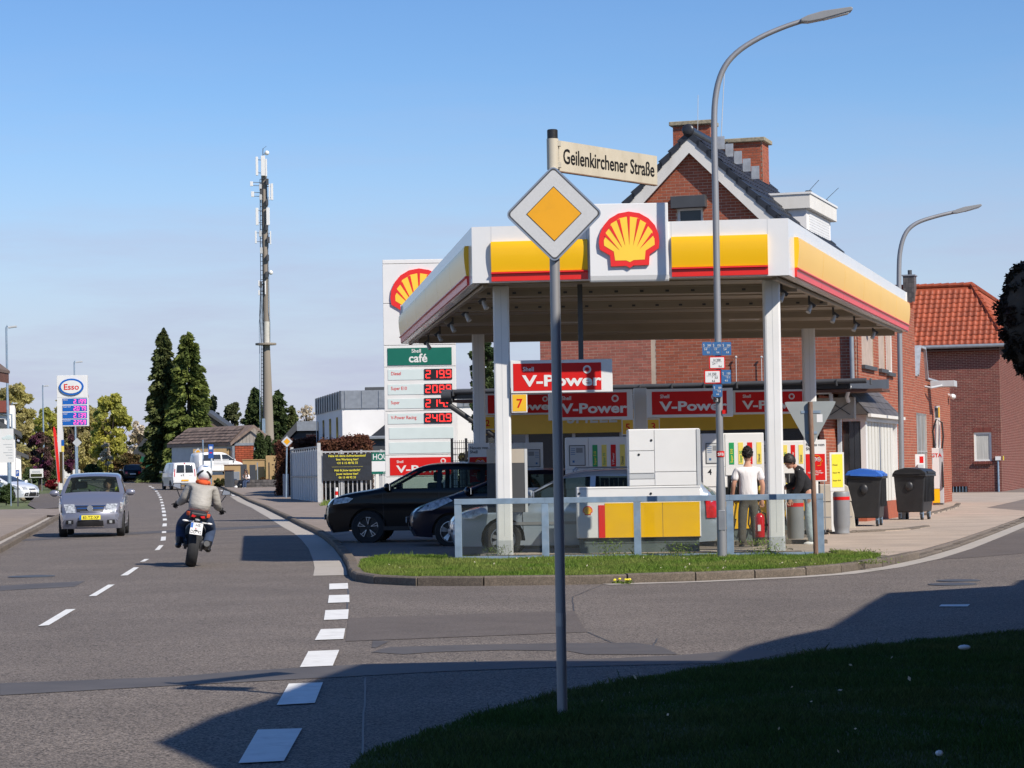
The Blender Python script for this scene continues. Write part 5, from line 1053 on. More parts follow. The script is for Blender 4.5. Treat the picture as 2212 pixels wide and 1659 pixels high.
x0, z1 = rpl(1950, 592, 2.0); x1, z0 = rpl(1976, 660, 2.0); ch = bx('chimney', K['slate'], rhs, x0, x1, 2.0, 2.8, z0 - .4, z1); bx('chimney_cap', K['zinc'], ch, x0 - .05, x1 + .05, 1.95, 2.85, z1, z1 + .06); b = MB(); b.tube([(x1 - .25, 2.4, z1 + .06), (x1 - .25, 2.4, z1 + .3)], .1, 8); b.build('chimney_pot', K['grey_dark'], ch)
for r_i in range(6):
    for k in range(4): bx('slate_tile', K['slate'], ch, x0 + (x1 - x0) * k / 4 + .005, x0 + (x1 - x0) * (k + 1) / 4 - .005, 1.985, 2.0, z0 + r_i * .24, z0 + r_i * .24 + .23)
# gas pump island in front of the right house
gk2 = P([(2005, 1120), (2040, 1112), (2068, 1103), (2076, 1096)]); kerbline('gas_island_kerb', gk2, .15, 1, .8); sheet('gas_island', gk2 + P([(2060, 1086), (2005, 1090)]), .12, K['concrete'], skirt=.05)
gp_ = gr(2020, 1091, .12); Yp = gp_.y; x, z, w, h = rect(1997, 968, 2037, 1090, Yp)
r_ = thing('gas_pump', 'white and yellow gas pump with a tall sign column by the right house', 'fuel pump', (x, Yp, z), math.radians(-12)); bx('cabinet', K['white'], r_, -w / 2, w / 2 - .12, 0, .6, h * .28, h, bevel=.01); bx('side_panel', K['grey_light'], r_, w / 2 - .115, w / 2, .0, .6, 0.05, h - .02); bx('lower_cover', K['yellow'], r_, -w / 2, w / 2 - .12, 0, .6, .06, h * .275); bx('plinth', K['grey'], r_, -w / 2, w / 2, .05, .6, 0, .06)
d_ = bx('card_reader', K['grey'], r_, -w * .42, -w * .05, -.05, 0, h * .72, h * .9); bx('reader_stripe', K['red_sign'], d_, -w * .42, -w * .05, -.054, -.05, h * .84, h * .86); text('GTA', .13, K['red_sign'], r_, (w * .16, -.005, h * .84), bold=.01)
x2, z2_, w2, h2 = rect(2013, 877, 2024, 968, Yp + .5); c_ = bx('sign_column', K['white'], r_, x2 - x - w2 / 2, x2 - x + w2 / 2, .3, .5, h, h + h2); bx('column_face', K['grey_dark'], c_, x2 - x - w2 / 2 + .02, x2 - x + w2 * .2, .295, .3, h + h2 * .72, h + h2 * .95); bx('column_stripe', K['yellow'], c_, x2 - x + w2 * .25, x2 - x + w2 * .5, .295, .3, h + h2 * .72, h + h2 * .97)
MB().tube([(w * .1, .1, h * .98), (w * .0, .1, h * 1.3), (w * .2, .1, h * 1.52), (w * .5, .1, h * 1.45), (w * .55, .1, h * 1.2), (w * .45, .05, h * .9), (w * .5, -.05, h * .3)], .03, 6).build('hose', K['rubber'], r_, smooth=True)
b = MB(); b.tube([(w * .3, .2, h), (w * .36, .2, h * 1.5)], .025, 6); b.build('hose_mast', K['white'], r_)
x3, z3, w3, h3 = rect(1977, 981, 1998, 1013, 66.0); r_ = thing('leaflet_board', 'small white and red notice board above the black lidded container', 'board', (x3, 66.0, 0)); bx('board', K['white'], r_, -w3 / 2, w3 / 2, 0, .04, z3, z3 + h3); bx('red_field', K['red_sign'], r_, -w3 * .05, w3 * .35, -.005, 0, z3 + h3 * .4, z3 + h3 * .85); bx('leaflet_box', K['grey_light'], r_, -w3 * .3, w3 * .3, -.1, -.006, z3, z3 + h3 * .3); bx('post', K['grey_dark'], r_, -.04, .04, .0, .04, 0, z3)
# ---------------------------------------------------------------- price pylon with scallop
Yp = 72.0; z5a = lambda x, y: (794.9 + x * .323, 535.7 + y * .323)
def rz5(a, c, d, e): p, q = z5a(a, c), z5a(d, e); return rect(p[0], p[1], q[0], q[1], Yp)
xL, xR = at(829, 780, Yp).x, at(984.5, 780, Yp).x; zt_ = at(890, 560, Yp).z; PW = xR - xL; xc = (xL + xR) / 2
pyl = thing('price_pylon', 'tall white price pylon with a scallop emblem and red price digits beside the canopy', 'pylon', (xc, Yp, 0)); X = lambda a: a - xc
zz = lambda v, u=890: at(u, v, Yp).z
secs = [0, zz(1030), zz(983), zz(888), zz(792.5), zz(745.7), zz(655), zz(569.6), zt_]
for i in range(len(secs) - 1): bx('body_section', K['white'], pyl, -PW / 2, PW / 2, 0, .5, secs[i] + .008, secs[i + 1] - .004, bevel=.012)
bx('core', K['grey'], pyl, -PW / 2 + .03, PW / 2 - .03, .03, .47, 0, zt_ - .05)
ex, ez_, ew, eh = rect(844.5, 581, 969, 695, Yp); emblem(pyl, 0.02, ez_ + eh / 2, ew, 0, .06)
x, z, w, h = rz5(131, 667, 560, 782); g = bx('cafe_panel', K['green_sign'], pyl, X(x) - w / 2, X(x) + w / 2, -.02, 0, z, z + h); text('Shell', h * .22, K['white'], g, (X(x) - .1, -.022, z + h * .72), bold=.006); text('café', h * .5, K['white'], g, (X(x) - .05, -.022, z + h * .17), bold=.02)
ROWS = [('Diesel', '219.9', 812, 882, 808, 878, 155, 821, 845), ('Super E10', '208.9', 912, 980, 908, 976, 158, 918, 942), ('Super', '214.9', 1008, 1073, 1003, 1072, 160, 1016, 1040), ('V-Power Racing', '240.9', 1107, 1176, 1102, 1170, 163, 1114, 1140)]
for s, dgt, a, c, d, e, tx, t0, t1 in ROWS:
    x, z, w, h = rz5(134, a, 372, c); f = bx('fuel_row', K['pale_panel'], pyl, X(x) - w / 2, X(x) + w / 2, -.012, 0, z, z + h); text(s, h * .34, K['red_sign'], f, (X(x) - w / 2 + .09, -.014, z + h * .46), bold=.003, align='LEFT', sx=.82)
    x, z, w, h = rz5(377, d, 563, e); f = bx('led_panel', K['black'], pyl, X(x) - w / 2, X(x) + w / 2, -.03, 0, z, z + h); digits(dgt.replace('.', '', 0), w * .19, h * .78, K['led_red'], f, X(x) - w * .46, -.03, z + h * .11, w * .245)
for a, c in ((1200, 1275), (1298, 1372)): x, z, w, h = rz5(142, a, 572, c); bx('blank_row', K['pale_panel'], pyl, X(x) - w / 2, X(x) + w / 2, -.012, 0, z, z + h)
x, z, w, h = rz5(147, 1400, 557, 1518); f = bx('red_panel', K['red_sign'], pyl, X(x) - w / 2, X(x) + w / 2, -.012, 0, z, z + h); text('Shell', h * .15, K['white'], f, (X(x) - w * .39, -.014, z + h * .7), align='LEFT', bold=.003); text('V-Power', h * .41, K['white'], f, (X(x) - w * .39, -.014, z + h * .16), bold=.02, align='LEFT', sx=w / h * .44); burst(f, X(x) + w * .37, z + h * .78, h * .15, -.012)
# ---------------------------------------------------------------- far price pylon with the blue oval
ge = gr(143, 1057); Ye = ge.y; q = lambda a, c: (a * .25, 691.2 + c * .25)
def re(a, c, d, e): p, s = q(a, c), q(d, e); return rect(p[0], p[1], s[0], s[1], Ye)
x, z, w, h = re(490, 478, 752, 672); ep = thing('price_pylon', 'far white price pylon with a blue oval and blue price rows by the left roadside', 'pylon', (x, Ye, 0)); x0 = x
bx('head', K['white'], ep, -w / 2, w / 2, 0, .5, z, z + h, bevel=.02)
x, z, w, h = re(512, 506, 724, 650); cz = z + h / 2; cx = x - x0
def oval(nm, m, rx, rzv, y0, y1, par): return MB().prism([(cx + rx * math.cos(i * math.tau / 40), cz + rzv * math.sin(i * math.tau / 40)) for i in range(40)], y0, y1).build(nm, m, par)
o1 = oval('oval_rim', K['blue_pylon'], w / 2, h / 2, -.1, 0, ep); oval('oval_field', K['white'], w * .42, h * .39, -.12, -.1, o1); text('Esso', h * .36, K['red_sign'], o1, (cx, -.125, cz - h * .17), bold=.03, sx=1.05)
for (a, c, s, d) in ((678, 727, 'Diesel', '2.199'), (738, 788, 'Super E10', '2.079'), (798, 850, 'Super', '2.139'), (858, 908, 'Supreme+', '2.259')):
    x, z, w, h = re(541, a, 752, c); f = bx('price_row', K['blue_pylon'], ep, x - x0 - w / 2, x - x0 + w / 2, 0, .3, z, z + h); text(s, h * .22, K['white'], f, (x - x0 - w * .47, -.006, z + h * .68), align='LEFT', bold=.004); digits(d, w * .1, h * .72, K['led_pink'], f, x - x0 - w * .05, -.0, z + h * .12, w * .135)
x, z, w, h = re(541, 672, 756, 912); bx('row_frame', K['white'], ep, x - x0 - w / 2 - .02, x - x0 + w / 2 + .05, .02, .4, z - .05, z + h)
x, z, w, h = re(496, 670, 540, 1472); bx('column', K['white'], ep, x - x0 - w / 2, x - x0 + w / 2, 0, .45, z, z + h)
x, z, w, h = re(531, 1036, 553, 1140); bx('side_sign', K['yellow_label'], ep, x - x0 - w / 2, x - x0 + w / 2, -.02, .02, z, z + h * .5); bx('side_sign', K['blue_pylon'], ep, x - x0 - w / 2, x - x0 + w / 2, -.02, .02, z + h * .5, z + h)
x, z, w, h = re(490, 920, 528, 1410); fl = thing('beach_flag', 'red sail shaped advertising flag at the foot of the blue and white pylon', 'flag', (x, Ye - 1, z - .6)); pts = [(-w * .45, h * .97), (-w * .3, h), (-w * .05, h * .93), (w * .2, h * .7), (w * .38, h * .4), (w * .5, h * .05), (w * .35, .02), (w * .12, .1), (-w * .1, h * .4), (-w * .35, h * .7)]
MB().prism([(a * 1.5, c + .6) for a, c in pts], -.02, .02).build('sail', K['red'], fl); b = MB(); b.tube([(w * .4, 0, 0), (w * .4, 0, .6), (w * .1, 0, h * .3), (-w * .3, 0, h * .75), (-w * .48, 0, h * .95)], .03, 6); b.box(-.3, .6, -.3, .3, -.05, .02); b.build('flag_pole', K['grey'], fl)
x, z, w, h = re(528, 1140, 553, 1410); r_ = thing('banner_sign', 'narrow faded orange banner right of the red sail flag', 'banner', (x, Ye - .6, z)); bx('cloth', K['shrub_rust'], r_, -w / 2, w / 2, -.01, .01, 0, h); bx('pole', K['grey'], r_, w / 2, w / 2 + .06, -.03, .03, -.6, h); r_.children if False else None
# ---------------------------------------------------------------- telecom mast
Ym = 232.0; zm = lambda x, y: at(518.4 + x * .3854, 311 + y * .3854, Ym)
bs = zm(155, 1640); mz = zg(Ym); ms = thing('telecom_mast', 'tall concrete telecom mast with antennas, ladder and ring platform behind the bungalow', 'mast', (bs.x + .1, Ym, mz)); MO = Vector((bs.x + .1, Ym, mz))
L_ = lambda x, y, d=0: zm(x, y) - MO + Vector((0, d, 0))
pz = L_(150, 1120).z; tz = L_(138, 180).z; lz = L_(150, 995).z
MB().tube([(0, 0, 0), (-.05, 0, pz * .5), (-.12, 0, pz)], [.62, .5, .36], 18).build('lower_shaft', K['mast'], ms, smooth=True)
xa = L_(150, 1050).x; MB().tube([(xa, 0, pz + .1), (xa, 0, lz)], [.36, .33], 18).build('light_section', K['mast_light'], ms, smooth=True)
xb = L_(134, 190).x; MB().tube([(xa, 0, lz), (xb, 0, tz + .6)], [.34, .27], 16).build('upper_shaft', K['mast'], ms, smooth=True)
px_ = L_(145, 1120).x; MB().lathe([(1.03, pz - .12), (1.03, pz + .06), (.3, pz + .06), (.3, pz - .2)], 24, lambda x, y, z: (px_ + x, y, z)).build('ring_platform', K['mast'], ms)
b = MB(); lad = [L_(*p, -.35) for p in ((128, 1600), (127, 1120), (118, 960), (124, 800), (120, 200))]
b.tube([p + Vector((-.1, 0, 0)) for p in lad], .035, 5); b.tube([p + Vector((.18, 0, 0)) for p in lad], .035, 5)
for i in range(95):
    t = i / 94 * (len(lad) - 1); k = min(int(t), len(lad) - 2); p = lad[k].lerp(lad[k + 1], t - k); b.bar(p + Vector((-.1, 0, 0)), p + Vector((.18, 0, 0)), .05, .05)
b.build('ladder', K['black'], ms); MB().tube([L_(*p, -.3) for p in ((114, 1600), (112, 1150), (110, 1000), (120, 920), (115, 500), (118, 220))], .035, 5).build('cable_left', K['galv'], ms); MB().tube([L_(*p, -.3) for p in ((172, 1110), (171, 1000), (162, 940), (160, 500), (150, 120))], .035, 5).build('cable_right', K['galv'], ms)
bx('cabinet', K['galv'], ms, -.55, -.25, -.8, -.5, 1.5, L_(150, 1540).z)
ant = [(92, 76, 104, 180), (122, 70, 143, 182), (146, 88, 154, 185), (92, 362, 106, 458), (152, 360, 169, 458), (176, 225, 188, 318), (165, 228, 171, 318), (88, 490, 96, 560), (172, 492, 177, 566), (60, 214, 76, 240), (66, 270, 82, 300), (106, 768, 113, 800), (106, 822, 113, 850), (143, 770, 148, 845)]
for a, c, d, e in ant:
    p, s = L_(a, e, -.5), L_(d, c, -.5); o = bx('antenna_panel', K['white'], ms, p.x, s.x, -.62, -.42, p.z, s.z, bevel=.02); m_ = (p.z + s.z) / 2; b = MB()
    for zq in (p.z + .15 * (s.z - p.z), s.z - .15 * (s.z - p.z)): b.bar(((p.x + s.x) / 2, -.45, zq), (xb, 0, zq), .05, .05)
    b.build('antenna_arm', K['grey_dark'], o)
for a, c, r in ((153, 53, 6), (175, 722, 6)):
    p = L_(a, c, -.4); b = MB(); b.ball(tuple(p), (r * .0175 * 2.2, .2, r * .0175 * 2.2), 12, 8); o = b.build('dish', K['white'], ms, smooth=True); b = MB(); b.bar(p, (xb, 0, p.z - .1), .06, .06); b.build('dish_arm', K['grey'], o)
for y_, s in ((215, 1), (245, -1), (270, -1), (300, -1), (330, 1), (470, 1), (505, -1), (540, 1), (600, -1), (640, 1), (735, 1), (790, -1)):
    p = L_(138 + s * random.uniform(14, 24), y_, -.4); o = bx('radio_unit', K['grey_dark' if random.random() < .6 else 'grey_light'], ms, p.x - .12, p.x + .12, -.6, -.3, p.z - .3, p.z + .3, bevel=.02); b = MB(); b.bar((p.x, -.4, p.z), (xb, 0, p.z), .06, .06); b.build('unit_arm', K['grey_dark'], o)
b = MB(); b.tube([L_(128, 75), L_(129, 25)], .04, 5); b.bar(L_(128, 28), L_(148, 12), .03, .03); b.build('top_rod', K['grey_dark'], ms)
# ---------------------------------------------------------------- left side lamps, signs
def post_lamp(u, vb, vt, hu, hv, Yd, label, r=.07):
    B = at(u, vb, Yd); B.z = zg(Yd); T = at(u - (vb - vt) * .018, vt, Yd); H = at(hu, hv, Yd) - B; r_ = thing('street_lamp', label, 'street lamp', B, 0, 'slim street lamps along the left roadside'); T = T - B
    MB().tube([(0, 0, 0), (T.x * .5, 0, T.z * .5), tuple(T), (T.x + .05, 0, T.z + .12), tuple(T.lerp(H, .25) + Vector((0, 0, .02)))], [r * 1.15, r, r * .75, r * .7, r * .6], 8).build('pole', K['galv'], r_, smooth=True)
    b = MB(); a = T.lerp(H, .18); d = (H - a); b.bar(a, H, .22, .1); b.build('lamp_head', K['grey_light'], r_, bevel=.02)
post_lamp(20, 1065, 708, 36, 705, 128, 'tallest slim street lamp at the left edge behind the white info board'); post_lamp(165, 1045, 783, 178, 781, 183, 'slim street lamp behind the blue and white price pylon'); post_lamp(96, 1052, 834, 105, 833, 205, 'slim street lamp between the spring trees left of the price pylon'); post_lamp(29, 1040, 872, 37, 871, 195, 'small slim street lamp close to the white house with the red roof edge')
def diamond_sign(u, v, ub, vb, Yd, side, label, back=False, rz=0):
    B = at(ub, vb, Yd); B.z = zg(Yd); C = at(u, v, Yd) - B; r = thing('priority_sign', label, 'traffic sign', B, rz, 'far priority signs'); MB().tube([(0, 0, 0), (C.x, 0, C.z + side * .7)], .04, 8).build('pole', K['galv'], r)
    if back: MB().prism(rrect(side, side, .04, cx=C.x, cz=C.z, rot=math.pi / 4), -.07, -.05).build('sign_plate', K['grey_light'], r); return
    pl = priority_plate(r, C.z, side, -.05); pl.location.x = C.x
diamond_sign(620, 954, 618, 1078, 126, .46, 'priority sign on a post before the copper beech hedge'); diamond_sign(428, 976, 428, 1040, 190, .46, 'small far priority sign above the white van', rz=0); diamond_sign(167, 956, 168, 1045, 150, .42, 'grey back of a diamond sign on the post beside the price pylon', back=True)
x, z, w, h = rect(450, 960, 461, 990, 180); r_ = thing('bus_stop_sign', 'blue bus stop sign on a slim post above the parked white van', 'sign', (x, 180, zg(196))); bx('panel', K['blue_sign'], r_, -w / 2, w / 2, 0, .04, z - zg(196), z + h - zg(196)); bx('picture', K['white'], r_, -w * .3, w * .3, -.004, 0, z + h * .65 - zg(196), z + h * .85 - zg(196)); bx('bar', K['red_sign'], r_, -w * .25, w * .25, -.004, 0, z + h * .36 - zg(196), z + h * .45 - zg(196)); bx('pole', K['galv'], r_, -.04, .04, .04, .1, 0, z + h - zg(196))
x, z, w, h = rect(437, 950, 440, 1010, 181); r_ = thing('slim_post', 'slim grey post left of the blue bus stop sign', 'post', (x, 181, zg(194))); MB().tube([(0, 0, 0), (0, 0, z + h - zg(194))], .05, 6).build('shaft', K['galv'], r_)
# info board and parking sign at the left edge
x, z, w, h = rect(-14, 926, 29, 999, 120); r_ = thing('info_board', 'white information board with a pale green tree drawing at the left edge', 'board', (x, 120, zg(120))); zb0 = z - zg(120); bx('panel', K['white'], r_, -w / 2, w / 2, 0, .06, zb0, zb0 + h)
b = MB(); b.ball((w * .28, -.005, zb0 + h * .74), (.22, .004, .12), 10, 6); b.ball((w * .02, -.005, zb0 + h * .72), (.1, .004, .08), 10, 6); b.build('tree_drawing', K['pale_panel'], r_)
for k in range(6): bx('print_line', K['grey_light'], r_, w * (.0 + .12 * (k % 3)), w * .45, -.004, 0, zb0 + h * (.52 - .08 * k), zb0 + h * (.545 - .08 * k))
bx('post', K['galv'], r_, w * .32, w * .36, .06, .12, 0, zb0 + .4); bx('post', K['galv'], r_, -w * .36, -w * .32, .06, .12, 0, zb0 + .4)
x, z, w, h = rect(33.5, 1014, 42, 1030, 118); r_ = thing('parking_sign', 'small blue parking sign beside the left info board', 'sign', (x, 118, zg(118))); zb0 = z - zg(118); bx('panel', K['white'], r_, -w / 2, w / 2, 0, .03, zb0, zb0 + h); bx('blue_field', K['blue_sign'], r_, -w * .42, w * .42, -.004, 0, zb0 + h * .1, zb0 + h * .9); text('P', h * .4, K['white'], r_, (0, -.006, zb0 + h * .35), bold=.01); bx('pole', K['grey_dark'], r_, -.03, .03, .03, .08, 0, zb0 + h)
def billboard(u0, v0, u1, v1, Yd, label, m):
    x, z, w, h = rect(u0, v0, u1, v1, Yd); r = thing('billboard', label, 'billboard', (x, Yd, zg(Yd))); z = max(z - zg(Yd), .2); bx('panel', K[m], r, -w / 2, w / 2, 0, .1, z, z + h, bevel=.02); b = MB(); b.box(-w * .4, -w * .36, .1, .18, 0, z + h * .8); b.box(w * .36, w * .4, .1, .18, 0, z + h * .8); b.build('legs', K['grey'], r); bx('picture', K['shrub'], r, -w * .42, w * .42, -.01, 0, z + h * .1, z + h * .45); bx('heading_strip', K['grey_light'], r, -w * .3, w * .3, -.01, 0, z + h * .6, z + h * .8)
billboard(64, 1013, 93, 1032, 172, 'small low billboard with a green picture under the purple flowering tree', 'white')
# white box trailer
x, z, w, h = rect(138, 1006, 164, 1034, 192); r_ = thing('box_trailer', 'white box trailer parked behind the price pylon column', 'trailer', (x, 192, zg(192))); bx('box', K['white'], r_, -w / 2, w / 2, 0, 2.0, .35, .35 + h, bevel=.04); bx('print_line', K['grey'], r_, -w * .3, w * .25, -.004, 0, .8, .86); bx('print_line', K['grey'], r_, -w * .35, w * .1, -.004, 0, .6, .65)
for sx in (-.25, .25): MB().lathe([(.3, -.08), (.3, .08)], 12, lambda a, c, e: (sx * w + a, .1 + e, .3 + c)).build('wheel', K['rubber'], r_)
# ---------------------------------------------------------------- gate, banner fence, bollard, posts
gA, gB = gr(631, 1081), gr(689, 1089); r_ = thing('metal_gate', 'tall grey corrugated metal gate with white bars left of the black banner', 'gate', gA, math.atan2(gB.y - gA.y, gB.x - gA.x)); GL = Vector((gB.x - gA.x, gB.y - gA.y)).length; n_ = 12
for k in range(n_): bx('gate_panel', K['grey_light'], r_, GL * k / n_ + .03, GL * (k + 1) / n_ - .02, .02, .05, .05, 2.5); bx('gate_bar', K['white'], r_, GL * k / n_ - .03, GL * k / n_ + .03, -.03, .02, .0, 2.62)
bx('rail', K['grey'], r_, 0, GL, -.035, .06, 1.2, 1.27); bx('top_rail', K['grey'], r_, 0, GL, -.035, .06, 2.58, 2.66); bx('gate_post', K['fence_white'], r_, GL - .08, GL + .1, -.06, .1, 0, 2.8); bx('gate_post', K['fence_white'], r_, -.1, .06, -.06, .1, 0, 2.75)
Yf = gB.y; x0 = gB.x + .1; x1 = at(835, 1050, Yf).x; r_ = thing('bar_fence', 'grey vertical bar fence carrying the black advertising banner', 'fence', (x0, Yf, zg(Yf))); FLn = x1 - x0; ztp = at(750, 976, Yf).z - zg(Yf); s = .0; k = 0
while s < FLn: bx('fence_bar', K['fence_white'], r_, s, s + .05, -.02, .02, .03, ztp - .03); s += .21
bx('top_rail', K['fence_white'], r_, 0, FLn, -.03, .03, ztp - .03, ztp + .04); bx('bottom_rail', K['fence_white'], r_, 0, FLn, -.03, .03, .12, .17)
for k in range(4): bx('fence_post', K['fence_white'], r_, FLn * k / 3.3, FLn * k / 3.3 + .1, -.04, .06, 0, ztp + .08)
x, z, w, h = rect(697.5, 979, 803, 1038, Yf - .12); r_ = thing('advert_banner', 'black banner with yellow German and Dutch lettering on the bar fence', 'banner', (x, Yf - .12, z)); b = MB(); nx_, nz_ = 24, 10; vs = []
bf = lambda a, c: .016 * math.sin(a * 5 + c * 2) * (1 - c) + .012 * math.sin(a * 11 - c * 5) * (c * (1 - c) * 2)
for j in range(nz_ + 1):
    for i in range(nx_ + 1): a, c = i / nx_, j / nz_; vs.append(((a - .5) * w, bf(a, c), c * h - .04 * math.sin(a * math.pi) * (1 if j == nz_ else 0)))
b.add(vs, [(j * (nx_ + 1) + i, j * (nx_ + 1) + i + 1, (j + 1) * (nx_ + 1) + i + 1, (j + 1) * (nx_ + 1) + i) for j in range(nz_) for i in range(nx_)]); b.build('cloth', K['banner'], r_, smooth=True)
for k, (s, hh) in enumerate((('Habe ich deine Aufmerksamkeit?', .105), ('Ihre Werbung hier?', .105), ('+31 6 15 48 92 33', .105), (None, 0), ('Heb ik Jouw aandacht?', .105), ('Jouw reclame hier?', .105), ('06 15 48 92 33', .105))):
    if s: text(s, hh, K['banner_yellow'], r_, (0, -.03, h * (.87 - .132 * k)), bold=.006, sx=.92)
    else: bx('rule', K['banner_yellow'], r_, -w * .32, w * .32, -.03, -.028, h * .5, h * .505)
x, z, w, h = rect(803, 977, 850, 1024, Yf - .1); r_ = thing('company_sign', 'white and green sign reading HOU half hidden by the price pylon', 'sign', (x, Yf - .1, z)); bx('board', K['white'], r_, -w / 2, w / 2, 0, .04, 0, h); bx('green_band', K['green_sign'], r_, -w / 2, w / 2, -.006, 0, h * .6, h); bx('green_strip', K['green_sign'], r_, -w / 2, w / 2, -.006, 0, 0, h * .12); text('HOU', h * .27, K['white'], r_, (-w * .46, -.01, h * .67), align='LEFT', bold=.012, sx=.85); text('Tel', h * .09, K['white'], r_, (w * .02, -.01, h * .02), align='LEFT')
Ydk = Yf + 1.2; x, z, w, h = rect(700, 1030, 805, 1085, Ydk); r_ = thing('dark_backing', 'dark backing panel standing right behind the bar fence', 'wall', (x, Ydk, zg(Ydk))); bx('panel', K['black'], r_, -w / 2, w / 2, 0, .2, 0, h + .3)  # plain black panel close behind the bars
g_ = gr(727, 1086, .08); r_ = thing('bollard', 'red and white striped bollard at the foot of the bar fence', 'bollard', g_); hb = at(727, 1053, g_.y).z - g_.z
for k in range(4): MB().lathe([(.075, hb * k / 4), (.075, hb * (k + 1) / 4)], 12).build('stripe', K['red_sign' if k % 2 == 0 else 'white'], r_, smooth=True)
g_ = gr(617, 1077); x, z, w, h = rect(611, 1024, 623, 1077, g_.y); r_ = thing('gate_pillar', 'grey square stone pillar at the corner of the copper beech hedge', 'pillar', (x, g_.y, g_.z)); bx('shaft', K['zinc'], r_, -w / 2, w / 2, 0, w, 0, h, bevel=.02)
# black mesh fence right of the pylon
r_ = thing('mesh_fence', 'black wire mesh fence between the price pylon and the shop', 'fence', (at(974, 1000, 66).x, 66, 0)); zf = at(985, 947, 66).z; wF = at(1030, 1000, 66).x - at(974, 1000, 66).x
for k in (0, .55, 1.0): bx('fence_post', K['black'], r_, wF * k, wF * k + .07, 0, .07, 0, zf)
b = MB()
for k in range(12): b.box(wF * k / 12, wF * k / 12 + .012, .02, .03, .1, zf - .05)
for k in range(14): b.box(0, wF, .015, .03, .1 + k * .17, .115 + k * .17)
b.build('wire_mesh', K['black'], r_)
r_ = thing('waste_bin', 'small blue grey bin behind the black mesh fence', 'bin', (at(1003, 1020, 66.5).x, 66.6, .05)); bx('body', K['zinc'], r_, -.12, .14, 0, .4, 0, 1.6, bevel=.02); bx('lid', K['pale_panel'], r_, -.13, .15, -.02, .42, 1.6, 1.75)
# ---------------------------------------------------------------- left houses
A_, B_ = at(738.6, 844, 125), None; th = math.atan2(.19, 1); wh = thing('white_house', 'white flat roofed house with a grey metal parapet and four slit windows', 'house', (A_.x, 125, zg(125)), 0); Zt = A_.z - zg(125); d_ = Vector((-2.45, 12.8, 0)); n2 = Vector((-.982, -.188, 0)); par = .95
b = MB(); ring = [(0, 0), (8, .0), (8 + d_.x, d_.y), (d_.x, d_.y)]; b.prism(ring, 0, Zt - par, lambda x, y, z: (x, y, z)); b.build('wall', K['render_white'], wh)
b = MB(); b.prism([(p[0] + (p[0] - 3) * .012, p[1] + (p[1] - 6) * .012) for p in ring], Zt - par, Zt, lambda x, y, z: (x, y, z)); b.build('parapet', K['zinc'], wh)
for k in range(9): x = .15 + k * .9; bx('parapet_seam', K['zinc'], wh, x, x + .04, -.11, -.06, Zt - par + .02, Zt - .02)
for k in range(11): p = d_ * (k / 11.); b = MB(); b.bar(p + n2 * .11 + Vector((0, 0, Zt - par)), p + n2 * .11 + Vector((0, 0, Zt)), .05, .05); b.build('parapet_seam', K['grey_dark'], wh)
for u in (687.5, 699.5, 713.5, 728):
    k = (738.6 - u) / (738.6 - 683) * 1.02; t = k * 125 / (137.8 - k * 12.8); p = d_ * t; zA, zB = Zt - 1.35, Zt - 3.4; q = MB(); dd = d_.normalized() * .42; 
    q.add([p - dd + n2 * .02 + Vector((0, 0, zB)), p + dd + n2 * .02 + Vector((0, 0, zB)), p + dd + n2 * .02 + Vector((0, 0, zA)), p - dd + n2 * .02 + Vector((0, 0, zA))], [(0, 1, 2, 3)]); w_ = q.build('window', K['window_dark'], wh); q = MB(); q.bar(p - dd * 1.15 + n2 * .06 + Vector((0, 0, zB - .06)), p + dd * 1.15 + n2 * .06 + Vector((0, 0, zB - .06)), .14, .08); q.build('sill', K['white'], w_)
b = MB(); p = d_ * .55; b.tube([p + n2 * .3 + Vector((0, 0, 0)), p + n2 * .3 + Vector((0, 0, 2.2)), p + n2 * .1 + Vector((0, 0, 2.4))], .07, 8); b.build('downpipe', K['zinc'], wh); bx('chimney', K['grey_dark'], wh, .9, 2.4, 5, 6, Zt, Zt + .35, bevel=.03)
x, z, w, h = rect(753, 948, 850, 972, 119); gar = thing('garage', 'low garage with a dark flat roof edge in front of the white house', 'garage', (x - w / 2, 119, zg(119))); zr = z - zg(119)
bx('roof_edge', K['panel_dark'], gar, .25, w, 0, .3, zr, zr + h * .95); bx('roof', K['zinc'], gar, 0, w, -.3, 6, zr + h * .96, zr + h * 1.25, bevel=.03); bx('wall', K['render_white'], gar, 1.2, w, .5, 6, 0, zr); bx('gap_wall', K['grey_dark'], gar, .9, 1.2, .4, 6, 0, zr)
b = MB(); b.prism([(.9, zr + h * 1.26), (2.6, zr + h * 1.26 + 1.35), (4.6, zr + h * 1.26 + 1.35), (4.6, zr + h * 1.26)], 3, 5.5); b.build('pitched_roof', K['tile_black'], gar)
# dark bungalow
Yd = 142.0; P_ = lambda u, v: at(u, v, Yd) - Vector((at(598, 1000, Yd).x, Yd, zg(Yd))); bg = thing('bungalow', 'dark brick bungalow with a mono pitch roof behind the copper beech hedge', 'house', (at(598, 1000, Yd).x, Yd, zg(Yd)))
p1, p2, p3 = P_(598, 958), P_(641, 911), P_(690, 911); lw = P_(604, 1000); b = MB(); b.prism([(.2, 0), (p3.x, 0), (p3.x, p3.z - .6), (p2.x, p2.z - .6), (.2, p1.z - .35)], .4, 8); b.build('wall', K['panel_dark'], bg)
b = MB(); b.prism([(p1.x, p1.z - .05), (p2.x, p2.z), (p2.x, p2.z - .5), (p1.x, p1.z - .45)], 0, 8.2); b.build('roof', K['grey_dark'], bg); bx('fascia', K['zinc'], bg, p2.x + .001, p3.x, 0, 8, p2.z - .55, p2.z + .02)
